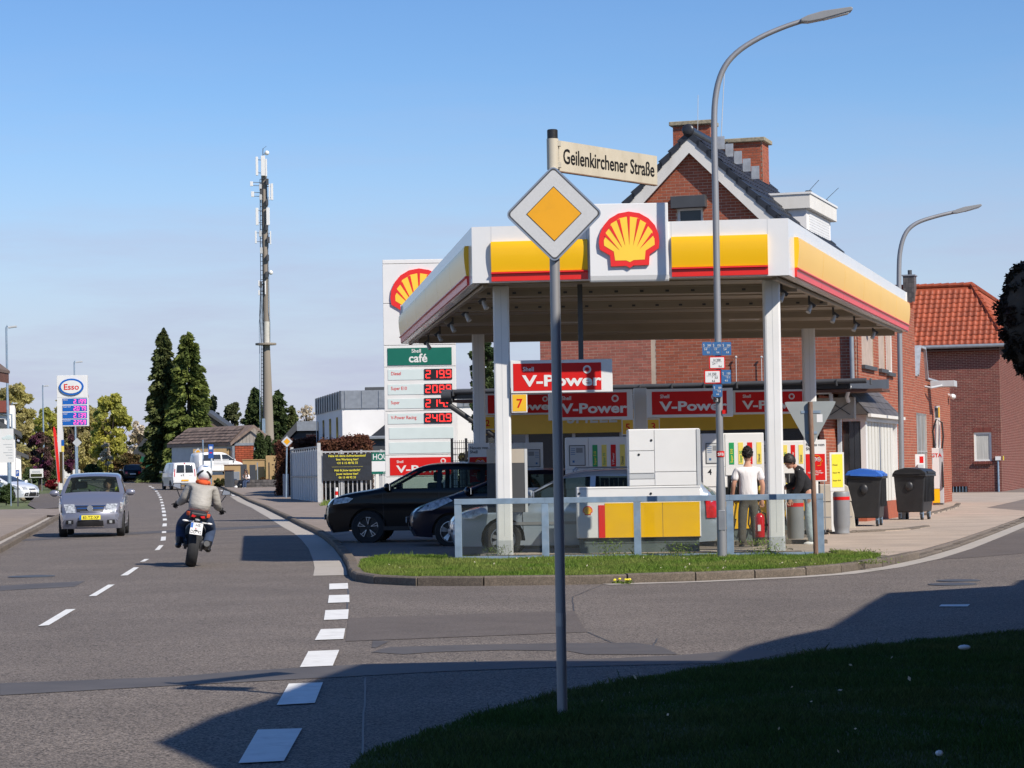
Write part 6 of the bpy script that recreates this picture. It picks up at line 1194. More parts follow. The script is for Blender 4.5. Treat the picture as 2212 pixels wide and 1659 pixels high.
a = P_(660, 950); brick_wall(bg, lambda s, z, o: (s, .39 - o, z), [(a.x, 0), (p3.x, 0), (p3.x, P_(660, 937).z), (a.x, P_(660, 937).z)], bm='brick_pink', L=.3, Hc=.1)
# brown roofed house at the bend
Yd = 192.0; O_ = Vector((at(502, 1000, Yd).x, Yd, zg(Yd))); P_ = lambda u, v, y=0: at(u, v, Yd + y) - O_ ; bh = thing('brown_roof_house', 'low house with a brown tiled roof and an orange brick gable panel at the bend', 'house', O_)
e1, ap, e2 = P_(502, 956), P_(550, 918), P_(592, 951); dp = Vector((-3.2, 9, 0)); rl = P_(438, 923, 9); 
b = MB(); b.prism([(e1.x, 0), (e2.x, 0), (e2.x, e2.z - .1), (ap.x, ap.z - .1), (e1.x, e1.z - .1)], 0, .3); b.build('gable_wall', K['wood_grey'], bh)
for k in range(12): x = e1.x + (e2.x - e1.x) * k / 12; zt3 = (e1.z + (ap.z - e1.z) * (x - e1.x) / (ap.x - e1.x)) if x < ap.x else ap.z + (e2.z - ap.z) * (x - ap.x) / (e2.x - ap.x); bx('gable_board', K['wood_grey'], bh, x + .01, x + (e2.x - e1.x) / 12 - .01, -.03, 0, P_(520, 962).z, zt3 - .12)
q1, q2 = P_(508, 998), P_(548, 962); b = MB(); b.box(q1.x, q2.x, -.06, 0, 0, q2.z); b.build('brick_panel_backing', K['mortar'], bh); 
brick_wall(bh, lambda s, z, o: (s, -.06 - o, z), [(q1.x, 0), (q2.x, 0), (q2.x, q2.z), (q1.x, q2.z)], bm='tile_orange', mm='brick_pink', L=.5, Hc=.16, j=.02, name='brick_panel')
b = MB(); b.box(e1.x, q1.x - .02, -.1, .0, 0, e1.z); b.box(q2.x + .02, q2.x + .25, -.1, 0, 0, e1.z); b.box(e1.x, q2.x + .25, -.1, .0, q2.z, q2.z + .2); b.build('corner_trim', K['zinc'], bh)
ll = -5.2 * 1.0; b = MB(); b.add([(e1.x, 0, 0), (-6, 7.5, 0), (-6, 7.5, e1.z - .2), (e1.x, 0, e1.z - .2)], [(0, 1, 2, 3)]); b.build('side_wall', K['grey_light'], bh)
b = MB(); q_ = [(e1.x - .1, -.4, e1.z), (ap.x, -.4, ap.z), (ap.x - 6.5, 8, ap.z), (e1.x - 6.5, 8, e1.z)]; b.add(q_ + [(p[0], p[1], p[2] - .25) for p in q_] + [(e2.x, -.4, e2.z), (e2.x, -.4, e2.z - .25)], [(0, 1, 2, 3), (0, 4, 5, 1), (3, 7, 4, 0), (1, 5, 9, 8)]); b.build('roof', K['tile_brown'], bh)
ds_ = Vector(q_[3]) - Vector(q_[0]); dt_ = Vector(q_[1]) - Vector(q_[0]); dtn = dt_ - ds_ * (dt_.dot(ds_) / ds_.length_squared); sh_ = dt_.dot(ds_) / ds_.length
tile_roof(bh, Vector(q_[0]) + Vector((0, 0, .03)), ds_, dtn, ds_.length + 4, dtn.length, .42, .36, 'tile_brown', clip=lambda s, t: s > sh_ * t / dtn.length and s < ds_.length + sh_ * t / dtn.length, curve=.01, lift=.05)
bx('shed_box', K['ochre'], bh, e1.x - 3.2, e1.x - .3, 0, .8, P_(480, 985).z, P_(480, 969).z)
# brown gable behind
Yd = 225.0; a, c, d = at(430, 940, Yd), at(442, 890, Yd), at(492, 926, Yd); r_ = thing('far_house', 'steep brown gable of a house behind the tall spruces', 'house', (c.x, Yd, zg(Yd))); z_ = zg(Yd)
b = MB(); b.prism([(-2.6, 0), (d.x - c.x, 0), (d.x - c.x, d.z - z_), (0, c.z - z_), (-2.6, c.z - z_ - 2.6)], 0, 6); b.build('gable', K['tile_brown'], r_); b = MB(); b.prism([(0, c.z - z_), (d.x - c.x + .2, d.z - z_ - .1), (d.x - c.x + .2, d.z - z_ + .2), (0, c.z - z_ + .3)], -.3, 6.2); b.build('roof_edge', K['grey_dark'], r_)
# houses at the left edge
Yd = 150.0; O_ = Vector((at(30, 1000, Yd).x, Yd, zg(Yd))); P_ = lambda u, v: at(u, v, Yd) - O_; lh = thing('white_house', 'white house with a dark red roof edge at the far left', 'house', O_, .2)
a = P_(32, 930); bx('wall', K['render_white'], lh, -12, a.x, 0, 9, 0, a.z + 1.6); bx('roof_edge', K['wood_brown'], lh, -12, P_(21, 900).x, -.4, 9, P_(10, 893).z, P_(10, 865).z); bx('red_fascia', K['brick_dark'], lh, -12, P_(20, 900).x, -.45, -.4, P_(10, 891).z, P_(10, 867).z); b = MB(); b.prism([(-3, a.z + 1.7), (a.x + .4, a.z - .1), (a.x + .4, a.z - .4), (-3, a.z + 1.35)], -.3, 9); b.build('roof_slope', K['grey_dark'], lh)
q1, q2 = P_(2, 925), P_(12, 903); window(lh, lambda s, z, o: (s, -o - .02, z), q1.x - .5, q1.z, q2.x, q2.z, depth=-.02, gl='window_dark'); b = MB(); b.tube([(q2.x + .4, -.3, q1.z - .2), (q2.x + .4, -.3, q2.z + .2), (q2.x - .6, -.3, q2.z + .3)], .05, 6); b.build('balcony_rail', K['galv'], lh)
Yd = 158.0; O_ = Vector((at(40, 1000, Yd).x, Yd, zg(Yd))); P_ = lambda u, v: at(u, v, Yd) - O_; r_ = thing('white_annex', 'low white annex with a sloping roof behind the left info board', 'building', O_, .2); a, c = P_(28, 972), P_(45, 982); b = MB(); b.prism([(-4, 0), (c.x, 0), (c.x, c.z), (-4, c.z + 1.9)], 0, 6); b.build('wall', K['render_white'], r_); b = MB(); b.prism([(-4, c.z + 1.95), (c.x + .5, c.z - .05), (c.x + .5, c.z - .3), (-4, c.z + 1.65)], -.2, 6.2); b.build('roof', K['grey_dark'], r_); bx('house_number', K['grey_dark'], r_, c.x - 1.3, c.x - .9, -.02, 0, c.z - 3.0, c.z - 2.7)
Yd = 85.0; t_ = at(19, 803, Yd); eh = thing('eaves_house', 'brown timber eaves of a house poking in at the left edge', 'house', (t_.x, Yd, 0)); b = MB(); b.prism([(0, t_.z), (-7, t_.z + 5.4), (-7, t_.z + 5.0), (0, t_.z - .42)], -9, 0); b.build('roof', K['wood_brown'], eh); b = MB(); b.prism([(0.03, t_.z + .03), (-7, t_.z + 5.5), (-7, t_.z + 5.42), (0.03, t_.z - .07)], -9, .05); b.build('roof_tiles', K['tile_brown'], eh); bx('wall', K['render_white'], eh, -12, -1.7, -9, -.8, 0, t_.z + .8)
# walls, bins and panels around the bend
def slab(name, label, cat, u0, v0, u1, v1, Yd, m, dep=.3, group=None, top=None):
    x, z, w, h = rect(u0, v0, u1, v1, Yd); g = zg(Yd); r = thing(name, label, cat, (x, Yd, g), 0, group); o = bx('body', K[m], r, -w / 2, w / 2, 0, dep, min(0, z - g), z + h - g, bevel=.02)
    if top: bx('coping', K[top], r, -w / 2 - .04, w / 2 + .04, -.05, dep + .05, z + h - g + .002, z + h - g + .06)
    return r
slab('garden_wall', 'ochre garden wall behind the parked white van', 'wall', 484, 1005, 520, 1035, 181, 'ochre', top='wood_brown'); slab('garden_wall', 'higher ochre wall below the orange brick gable', 'wall', 524, 994, 571, 1030, 185, 'ochre', top='ochre'); slab('garden_wall', 'ochre wall end beside the copper beech hedge', 'wall', 574, 984, 600, 1028, 184, 'ochre')
slab('privacy_panel', 'dark grey privacy panel left of the seated woman', 'fence panel', 519.5, 1003, 533, 1036, 177, 'panel_dark', .1, 'dark privacy panels by the low wall'); slab('privacy_panel', 'dark grey privacy panel right behind the seated woman', 'fence panel', 539, 1004, 552, 1038, 177, 'panel_dark', .1, 'dark privacy panels by the low wall')
slab('bin_store', 'dark grey bin enclosure left of the low stone wall', 'bin store', 485, 1017, 501, 1039, 172, 'panel_dark', 1.2, top='wood_brown'); slab('low_garden_wall', 'grey low wall between the bin enclosure and the privacy panel', 'wall', 501.5, 1019, 517, 1034, 178, 'zinc', .2)
Yw = 170.0; x0, x1 = at(506, 1045, Yw).x, at(606, 1045, Yw).x; z0, z1 = zg(Yw), at(560, 1036, Yw).z; r_ = thing('low_stone_wall', 'low dark stone wall on which the woman sits', 'wall', (x0, Yw, z0)); n_ = 26
bx('core', K['grey_dark'], r_, 0, x1 - x0, .04, .5, 0, z1 - z0 - .02)
for rI in range(3):
    s = -.1 * rI
    while s < x1 - x0 - .1:
        w = random.uniform(.18, .34); hS = (z1 - z0) / 3; bx('stone', K['slate'], r_, max(s, 0) + .01, min(s + w, x1 - x0), random.uniform(-.02, .02), .3, rI * hS + .01, (rI + 1) * hS - .008); s += w
for u in (556, 581, 596): x, z, w, h = rect(u - .8, 999, u + .8, 1040, 173); r_ = thing('fence_post', 'slim dark post behind the low stone wall, %s' % {556: 'next to the right privacy panel', 581: 'in front of the red shrub', 596: 'beside the copper beech hedge'}[u], 'post', (x, 173, zg(173)), 0, 'slim posts behind the low stone wall'); bx('shaft', K['zinc' if u == 556 else 'black'], r_, -.04, .04, 0, .08, 0, z + h - zg(173))
# green mesh fence on the left bend
gA = at(293, 1015, 224); gB = at(331, 1012, 222); r_ = thing('green_fence', 'green privacy fence panels at the bend behind the dark car', 'fence', (gA.x, 224, zg(224))); wF = gB.x - gA.x
for k in range(6): bx('fence_panel', K['fence_green'], r_, wF * k / 6 + .02, wF * (k + 1) / 6 - .04, 0, .05, .1, at(310, 986 + 0 * k, 224).z - zg(224) - .02 * k); bx('post', K['fence_green'], r_, wF * k / 6 - .04, wF * k / 6 + .02, -.03, .08, 0, at(310, 985, 224).z - zg(224))
for j in range(6): bx('rib', K['fence_green'], r_, 0, wF, -.02, 0, .2 + j * .28, .24 + j * .28)
gB2 = at(430, 1012, 226); r_ = thing('green_mesh_fence', 'see-through green mesh fence below the tall spruces', 'fence', (gB.x, 225, zg(225))); wF = gB2.x - gB.x; b = MB(); hF = at(380, 986, 225).z - zg(225)
for k in range(70): b.box(wF * k / 70, wF * k / 70 + .02, 0, .02, 0, hF)
for k in range(10): b.box(0, wF, -.01, .01, k * hF / 10, k * hF / 10 + .02)
b.build('mesh', K['fence_green'], r_)
for k in range(7): bx('post', K['fence_green'], r_, wF * k / 6 - .03, wF * k / 6 + .03, -.03, .03, 0, hF + .05)
# white picket fence in front of the parked van
x0, x1 = at(462, 1000, 183).x, at(495, 1000, 183).x; r_ = thing('picket_fence', 'low white picket fence on the ochre wall below the parked van', 'fence', (x0, 183, zg(183))); zA, zB = at(470, 1005, 183).z - zg(183), at(470, 992, 183).z - zg(183)
for k in range(16): bx('picket', K['white'], r_, (x1 - x0) * k / 16, (x1 - x0) * k / 16 + .05, 0, .03, zA, zB)
bx('rail', K['white'], r_, 0, x1 - x0, .03, .06, zA + .1, zA + .16)
# house outside the frame on the right of the camera: it throws the big shade over the lawn and the side road
zc_ = 6.5; k_ = zc_ / SUN.z; sh_px = [(470, 1665), (334, 1604), (457, 1548), (577, 1510), (668, 1472), (778, 1435), (1106, 1429), (1546, 1428), (1610, 1397), (1704, 1374), (1788, 1357), (1838, 1327), (1868, 1307), (1915, 1281), (2184, 1265), (2201, 1253)]
rp_ = [(gr(u, v).x + SUN.x * k_, gr(u, v).y + SUN.y * k_) for u, v in sh_px] + [(24, 26), (24, 0), (3.2, -3)]
nh = thing('corner_house', 'rendered corner house with a broad flat roof on the right of the lawn', 'house', (0, 0, 0)); b = MB(); b.prism(rp_, zc_ - .28, zc_, lambda x, y, z: (x, y, z)); b.build('roof', K['tile_black'], nh)
wl = [(4.6, -2), (4.9, 5.5), (5.0, 12), (7.2, 12), (9.3, 17.5), (10.4, 21), (11.6, 22), (23, 25), (23, 0)]; b = MB(); b.prism(wl, 0, zc_ - .28, lambda x, y, z: (x, y, z)); b.build('wall', K['brick_pink'], nh)
for yy in (0, 3, 6, 9): bx('window', K['window_dark'], nh, 4.5 + yy * .04, 4.95 + yy * .02, yy + .2, yy + 1.4, 1.2, 2.6); bx('window', K['window_dark'], nh, 4.5 + yy * .04, 4.95 + yy * .02, yy + .2, yy + 1.4, 3.9, 5.2)
# ---------------------------------------------------------------- vegetation
LEAFN = 2.0
def quads(P_, size, up=.0, aspect=1.6, droop=None):
    n = len(P_); d = RNG.normal(size=(n, 3)); d /= np.linalg.norm(d, axis=1)[:, None]
    if droop is not None: d = d * .45 + droop; d /= np.linalg.norm(d, axis=1)[:, None]
    r = RNG.normal(size=(n, 3)); r[:, 2] += up; s = np.cross(d, r); s /= np.linalg.norm(s, axis=1)[:, None] + 1e-9
    L = (size * RNG.uniform(.6, 1.3, n))[:, None]; a = d * L * aspect / 2; b = s * L / 2
    return np.stack([P_ - a, P_ - b * .9, P_ + a, P_ + b * .9], 1)
def foliage(name, m, parent, v): f = np.arange(v.shape[0] * 4).reshape(-1, 4); return link(bpy.data.objects.new(name, mesh_np(name, v, f, K[m])), parent)
def clumps(cs, n, shell=.55):
    n = int(n * LEAFN); w = np.array([c[3] ** 2 for c in cs]); k = RNG.choice(len(cs), n, p=w / w.sum()); C = np.array([c[:3] for c in cs])[k]; R = np.array([c[3] for c in cs])[k]
    d = RNG.normal(size=(n, 3)); d /= np.linalg.norm(d, axis=1)[:, None]; r = RNG.uniform(shell, 1.05, n) * R
    return C + d * r[:, None] * np.array([1, 1, .85])
def trunk_limbs(h, r, tips, m='bark', parent=None):
    b = MB(); b.tube([(0, 0, 0), (.02 * h, 0, h * .5), (0, .02 * h, h)], [r, r * .8, r * .55], 8)
    for t in tips: t = Vector(t); s = Vector((0, 0, h * random.uniform(.6, 1))); mid = s.lerp(t, .5) + Vector((0, 0, -.08 * (t - s).length)); b.tube([s, mid, t], [r * .45, r * .28, r * .1], 6)
    return b.build('trunk', K[m], parent, smooth=True)
def broadleaf(label, u0, v0, u1, v1, Yd, m, n, size, trunk=None, name='tree', cat='tree', nc=26, group=None, dens=1.0):
    x, z, w, h = rect(u0, v0, u1, v1, Yd); g = zg(Yd); r = thing(name, label, cat, (x, Yd, g), 0, group); zb = z - g; cs = []
    nc = int(nc * 2.2)
    for i in range(nc):
        a = random.uniform(0, math.tau); q = math.sqrt(random.random()); t = random.random(); prof = math.sin(math.pi * min(.97, .12 + t * .82)) ** .7
        
        if name == 'shrub':
            d = Vector((random.gauss(0, 1), random.gauss(0, 1), random.gauss(0, 1))).normalized() * random.random() ** .4; cs.append((d.x * w * .4, d.y * w * .4, h * .46 + d.z * h * .4, min(w, h) * random.uniform(.1, .18))); continue
        cs.append((math.cos(a) * q * w * .42 * prof, math.sin(a) * q * w * .36 * prof, zb + h * (.08 + .84 * t), w * random.uniform(.045, .11)))
    foliage('crown', m, r, quads(clumps(cs, n, .15), size * .58)); tips = [c[:3] for c in cs[:int(nc * .5)]]; trunk_limbs(max(zb + h * .45, .5) if name != 'shrub' else h * .4, trunk or w * .035, tips, parent=r); return r
def conifer(label, u, vb, vt, wpx, Yd, m, n, size, skew=0, jag=.3, name='spruce', power=.8, group=None):
    n = int(n * 1.7); size *= .72; B = at(u, vb, Yd); g = zg(Yd); T = at(u, vt, Yd); r = thing(name, label, 'conifer', (B.x, Yd, g), 0, group); H = T.z - g; R = wpx * Yd / F / 2
    nb = int(60 + H * 34 * jag ** .3); tb = np.sort(RNG.random(nb) ** 1.05); ab = RNG.uniform(0, math.tau, nb); lb = R * np.clip(1 - tb, 0, 1) ** power * RNG.uniform(1 - jag * 1.15, 1.08 + jag * .3, nb) + .12
    k = RNG.choice(nb, n, p=(lb + .3) / (lb + .3).sum()); s_ = RNG.uniform(.12, 1, n) ** .6; L_b = lb[k]; ang = ab[k] + RNG.normal(0, .16, n) * (1.15 - s_ * .7); rr = L_b * s_
    Pp = np.stack([np.cos(ang) * rr + skew * tb[k] * H, np.sin(ang) * rr, .02 * H + tb[k] * H * .98 - rr * .28 + RNG.normal(0, .1, n) + .06 * rr * np.sin(s_ * 3)], 1); Pp[:, 2] = np.maximum(Pp[:, 2], .1)
    dr = np.stack([np.cos(ang), np.sin(ang), -.45 * np.ones(n)], 1); foliage('crown', m, r, quads(Pp, size, aspect=2.2, droop=dr)); MB().tube([(0, 0, 0), (skew * H * .9, 0, H * .97)], [R * .09 + .05, .03], 8).build('trunk', K['bark'], r); return r
conifer('tall narrow jagged spruce, left one of the pair by the bend', 356, 1000, 712, 100, 208, 'spruce_dark', 23000, .34, jag=.5, power=.62); conifer('tall dense broad spruce, right one of the pair by the bend', 409, 1000, 722, 116, 206, 'spruce', 32000, .32, jag=.28, power=.47)
r_ = conifer('broad dark conifer left of the telecom mast behind the bungalow', 552, 985, 842, 62, 236, 'thuja', 7000, .38, jag=.35, power=.55); conifer('dark conifer right of the telecom mast behind the bungalow', 603, 985, 848, 72, 236, 'thuja', 9000, .36, jag=.4, power=.45); conifer('small dark conifer between the mast and the grey roofed bungalow', 632, 985, 880, 34, 236, 'spruce_dark', 4000, .34, jag=.5, power=.5)
conifer('columnar thuja in front of the orange brick panel, left one', 562, 1002, 938, 26, 189, 'thuja', 5000, .22, jag=.2, power=.4, name='thuja', group='columnar thujas by the gable'); conifer('columnar thuja in front of the orange brick panel, right one', 580, 1002, 945, 24, 189.5, 'thuja', 4500, .22, jag=.25, power=.4, name='thuja', group='columnar thujas by the gable'); conifer('darker columnar thuja beside the beech hedge', 594, 1000, 956, 20, 187, 'thuja', 3500, .22, jag=.3, power=.45, name='thuja', group='columnar thujas by the gable')
broadleaf('dark pine behind the tall spruces, left of two', 430, 850, 486, 960, 238, 'pine', 5000, .42, name='pine_tree', nc=22); broadleaf('dark pine behind the brown roof, right of two', 474, 866, 532, 960, 240, 'pine', 5500, .42, name='pine_tree', nc=24)
broadleaf('large dull spring tree at the far left behind the white house', -40, 822, 92, 1010, 236, 'spring_dull', 12000, .42, nc=46); broadleaf('yellow green spring tree between the left lamps', 62, 872, 140, 1010, 226, 'spring', 7500, .4, nc=34); broadleaf('bright yellow green spring tree right of the price pylon', 184, 842, 292, 1020, 222, 'spring', 13500, .38, nc=48)
broadleaf('wide soft green tree mass behind the left price pylon', 70, 868, 250, 1015, 246, 'spring_dull', 14000, .36, nc=60); broadleaf('low soft green tree between the spring trees and the spruces', 262, 925, 345, 1015, 248, 'spring_dull', 6000, .34, nc=36); broadleaf('sparse budding tree rising behind the price pylon', 112, 806, 205, 990, 240, 'spring_dull', 2600, .28, nc=40); broadleaf('bare whitish tree right of the bright spring tree', 268, 905, 330, 1005, 240, 'blossom', 2600, .25, nc=30)
broadleaf('purple flowering tree left of the price pylon', 48, 930, 124, 1040, 180, 'lilac', 8000, .26, nc=30, trunk=.16); broadleaf('purple flowering tree right of the price pylon', 134, 935, 172, 1030, 190, 'lilac', 4200, .26, nc=20, trunk=.12)
broadleaf('small white blossom tree behind the spring trees', 214, 952, 248, 1010, 216, 'blossom', 2400, .24, nc=14); broadleaf('rust brown shrub before the small dark gable', 236, 950, 318, 1015, 218, 'shrub_rust', 6000, .3, nc=26, name='shrub', cat='shrub'); broadleaf('bare grey tree right of the mast conifers', 634, 872, 690, 950, 238, 'blossom', 1400, .18, nc=30)
r_ = thing('far_house', 'small dark gable peeping out behind the rust brown shrub', 'house', (at(315, 1000, 226).x, 226, zg(226))); a = at(315, 945, 226).z - zg(226); b = MB(); b.prism([(-1.7, 0), (3, 0), (3, a + .4), (.7, a + .4), (-.1, a), (-1.7, a - 2)], 0, 5); b.build('gable', K['panel_dark'], r_); bx('roof_ridge', K['zinc'], r_, .0, 3, -.1, 5, a + .4, a + .7)
broadleaf('dark green conifer mass behind the shop, left of the front left pillar', 1004, 716, 1088, 960, 118, 'thuja', 16000, .26, nc=50, name='conifer'); broadleaf('yellowish shrub between the price pylon and the shop', 984, 850, 1040, 1030, 74, 'gold', 9000, .13, nc=36, name='shrub', cat='shrub').children
for o in bpy.data.objects:
    if o.name.startswith('crown') and o.parent and o.parent.get('label', '').startswith('yellowish shrub'): o.data.materials[0] = K['shrub']
def bush(label, u0, v0, u1, v1, Yd, m, n, size, nc=14, name='shrub', cat='shrub'): return broadleaf(label, u0, v0, u1, v1, Yd, m, n, size, name=name, cat=cat, nc=nc, trunk=.03)
bush('golden yellow shrub in front of the orange brick panel', 508, 974, 530, 1005, 186, 'gold', 2600, .16); bush('dark red leaved shrub behind the low stone wall', 560, 996, 586, 1016, 176, 'redleaf', 1800, .16); bush('rust and green shrub behind the low stone wall', 553, 1012, 584, 1037, 175, 'shrub_rust', 2600, .14); bush('olive shrub at the corner of the ochre wall', 459, 1013, 487, 1037, 178, 'shrub', 2800, .15); bush('spiky green shrub beside the beech hedge', 585, 998, 605, 1036, 176, 'shrub', 2200, .16)
bush('dark red low shrub at the foot of the price pylon', 96, 1020, 127, 1046, 178, 'redleaf', 3000, .16); bush('olive roadside bushes below the green mesh fence', 312, 1015, 352, 1034, 214, 'shrub_rust', 2800, .16); bush('low olive hedge left of the green fence', 218, 1006, 292, 1034, 214, 'shrub', 5200, .18, nc=26); bush('green bush between the purple tree and the left houses', 45, 1012, 70, 1036, 178, 'shrub', 2400, .18); bush('dark evergreen behind the left price pylon', 175, 985, 232, 1025, 226, 'thuja', 4500, .26, nc=20); bush('dark hedge behind the purple flowering trees', 42, 985, 140, 1035, 205, 'thuja', 5200, .26, nc=24)
bush('small upright conifer at the left edge before the silver car', -8, 1030, 34, 1085, 122, 'thuja', 4500, .1, nc=22)
bush('big loose greenery behind the white van', 318, 985, 470, 1032, 229, 'thuja', 9000, .26, nc=34)
# far wood closing the horizon
pw_ = []
for i in range(26000): u = random.uniform(-60, 900); t = random.random(); p = at(u, 1040 - t * (62 + 16 * math.sin(u * .021) + 9 * math.sin(u * .057)), random.uniform(290, 310)); pw_.append(tuple(p))
tag(foliage('far_wood', 'spring_dull', None, quads(np.array(pw_), .5)), 'far strip of budding woodland behind the houses and trees', 'woodland', kind='stuff')
# rocks around the left bed
for k, (u, v, s) in enumerate(((8, 1082, .3), (52, 1080, .22), (22, 1084, .2), (66, 1078, .16), (137, 1052, .6), (120, 1055, .45))): p = gr(u, v, .05); b = MB(); b.ball((0, 0, s * .4), (s * 1.3, s, s * .8), 9, 6); o = b.build('boulder', K['stone_cap'], None); o.location = p; o.rotation_euler = (0, 0, k); tag(o, ('boulder in front of the small upright conifer at the left edge', 'boulder right of the small parking sign', 'small boulder between the two nearer boulders of the left bed', 'smallest boulder at the right end of the left bed', 'large boulder right of the price pylon foot', 'boulder left of the price pylon foot')[k], 'boulder', 'boulders in the left beds')
# copper beech hedge
def hedge(label, x0, x1, y0, y1, z0, z1, m, n, size, top=None):
    r = thing('hedge', label, 'hedge', ((x0 + x1) / 2, (y0 + y1) / 2, z0)); w, d, h = (x1 - x0) / 2, (y1 - y0) / 2, z1 - z0
    P_ = np.stack([RNG.uniform(-w, w, n), RNG.uniform(-d, d, n), RNG.uniform(0, h, n)], 1); s = RNG.integers(0, 4, n); j = RNG.normal(0, .09, n)
    P_[:, 1] = np.where(s < 2, -d + j, P_[:, 1]); P_[:, 2] = np.where(s == 2, h + j + .1 * np.sin(P_[:, 0] * 1.7), P_[:, 2]); P_[:, 0] = np.where(s == 3, np.where(RNG.random(n) < .5, -w, w) + j, P_[:, 0])
    foliage('leaves', m, r, quads(P_, size)); bx('twigs', K['bark'], r, -w + .15, w - .15, -d + .15, d - .15, 0, h - .15); return r
Yh = 134.; xa, xb = at(598, 1000, Yh).x, at(627, 1000, Yh).x; hedge('copper beech hedge end reaching down to the pavement beside the gate', xa, xb, Yh, Yh + 3.5, zg(Yh), at(610, 958, Yh).z, 'beech', 26000, .085)
Yh = 138.; hedge('copper beech hedge piece rising just behind the grey gate', at(630, 1000, Yh).x, at(687, 1000, Yh).x, Yh, Yh + 1.4, zg(Yh), at(660, 954, Yh).z, 'beech', 22000, .085); Yh = 115.; hedge('long copper beech hedge rising above the black banner', at(690, 1000, Yh).x, at(795, 1000, Yh).x, Yh, Yh + 1.3, zg(Yh), at(740, 953, Yh).z, 'beech', 30000, .08); broadleaf('bright red leaved shrub topping the copper beech hedge', 728, 944, 796, 972, 117.4, 'redleaf', 2200, .12, name='shrub', cat='shrub', nc=16); broadleaf('yellow green strip of low hedge above the black banner', 690, 958, 800, 978, 113.0, 'shrub', 2600, .12, name='shrub', cat='shrub', nc=24)
# dark pruned tree at the right edge
Yt = 14.0; x, z, w, h = rect(2146, 535, 2336, 832, Yt); r_ = thing('pruned_tree', 'dark brown round pruned tree crown at the right edge of the lawn', 'tree', (x + .02, Yt, .03)); zc_ = z + h / 2 - .03; cs = []
for i in range(230):
    d = Vector((random.gauss(0, 1), random.gauss(0, 1), random.gauss(0, 1))).normalized(); q = random.uniform(.8, 1.0); cs.append((d.x * w * .44 * q, d.y * w * .42 * q, zc_ + d.z * h * .45 * q, random.uniform(.03, .065)))
foliage('crown', 'beech_dark', r_, quads(clumps(cs, 30000, .1), .016, aspect=2)); b = MB(); b.ball((0, 0, zc_), (w * .43, w * .41, h * .44), 16, 12); b.build('inner_crown', K['bark'], r_); b = MB(); b.tube([(.05, 0, 0), (.02, 0, z)], [.06, .045], 8)
for i in range(46): d = Vector((random.gauss(0, 1), random.gauss(0, 1), random.gauss(0, 1))).normalized(); b.tube([(0, 0, zc_), (d.x * w * .4, d.y * w * .4, zc_ + d.z * h * .42), (d.x * w * .51, d.y * w * .5, zc_ + d.z * h * .53)], [.012, .006, .002], 4)
b.build('trunk', K['bark'], r_)
# dandelions along the kerb, weeds at the railing
for u, v, n in ((1157, 1256, 2), (1335, 1261, 3), (1352, 1262, 3), (1365, 1259, 2), (1424, 1257, 1), (1462, 1254, 1), (1473, 1256, 2), (1530, 1252, 2)):
    p = gr(u, v); o = MB(); v_ = quads(np.array([(random.gauss(0, .05), random.gauss(0, .02), abs(random.gauss(0, .02)) + .01) for _ in range(26)]), .03).reshape(-1, 3); o.add([tuple(q) for q in v_], [(4 * i, 4 * i + 1, 4 * i + 2, 4 * i + 3) for i in range(26)]); o = o.build('dandelion', K['grass'], None); o.location = p + Vector((0, -.02, 0)); dn_i = globals().get('dn_i', -1) + 1; tag(o, 'yellow dandelion tuft in the kerb joint, %s from the left' % ('first', 'second', 'third', 'fourth', 'fifth', 'sixth', 'seventh', 'last')[dn_i], 'weed', 'dandelions along the kerb')
    b = MB()
    for k in range(n): b.ball((random.uniform(-.06, .06), -.03, random.uniform(.05, .07)), (.02, .016, .014), 8, 5)
    b.build('flower', K['yellow_stand'], o)
def weed(u, v, n, h, label): p = gr(u, v, .1); q = np.array([(random.gauss(0, .14), random.gauss(0, .08), random.random() ** 2 * h) for _ in range(n * 4)]); o = foliage('weed_tuft', 'grass', None, quads(q, .013, up=2, aspect=4)); o.location = (p.x, p.y - .1, .1); tag(o, label, 'weed')
weed(1075, 1207, 120, .22, 'dry flowering weed at the foot of the left railing pane'); weed(1320, 1206, 160, .3, 'taller weed tuft before the second railing pane'); weed(1466, 1205, 140, .26, 'weed tuft before the third railing pane'); weed(1650, 1203, 160, .3, 'weed tuft left of the yield sign post'); weed(1870, 1216, 90, .2, 'weed tuft at the right tip of the grass strip')
for k, (u, v) in enumerate(((982, 1219), (1008, 1223), (1165, 1211), (906, 1228), (1848, 1210), (1770, 1246))): pass
RV = random.Random(3)
pts = np.array([(p.x, p.y, .16) for p in (gr(RV.uniform(820, 1860), RV.uniform(1212, 1238), .1) for _ in range(60))]); o = foliage('daisies', 'blossom', None, quads(pts, .022)); tag(o, 'tiny white daisies scattered over the sunlit grass strip', 'flowers', kind='stuff')
pts = np.array([(p.x, p.y, .085) for p in (gr(RV.uniform(1000, 2200), RV.uniform(1430, 1655), .03) for _ in range(16))]); o = foliage('daisies', 'blossom', None, quads(pts, .02)); tag(o, 'tiny pale daisies and petals scattered over the shaded lawn', 'flowers', kind='stuff')
p = gr(2083, 1411, .05); b = MB(); b.ball((0, 0, .045), (.05, .03, .02), 8, 5); o = b.build('paper_scrap', K['white']); o.location = p; tag(o, 'crumpled white paper scrap lying on the shaded lawn', 'litter')
p = gr(2040, 1650, .05); b = MB(); b.ball((0, 0, .05), (.02, .02, .015), 6, 4); o = b.build('paper_scrap', K['white']); o.location = p + Vector((-.02, .02, 0)); tag(o, 'small white scrap on the lawn near the bottom of the picture', 'litter')
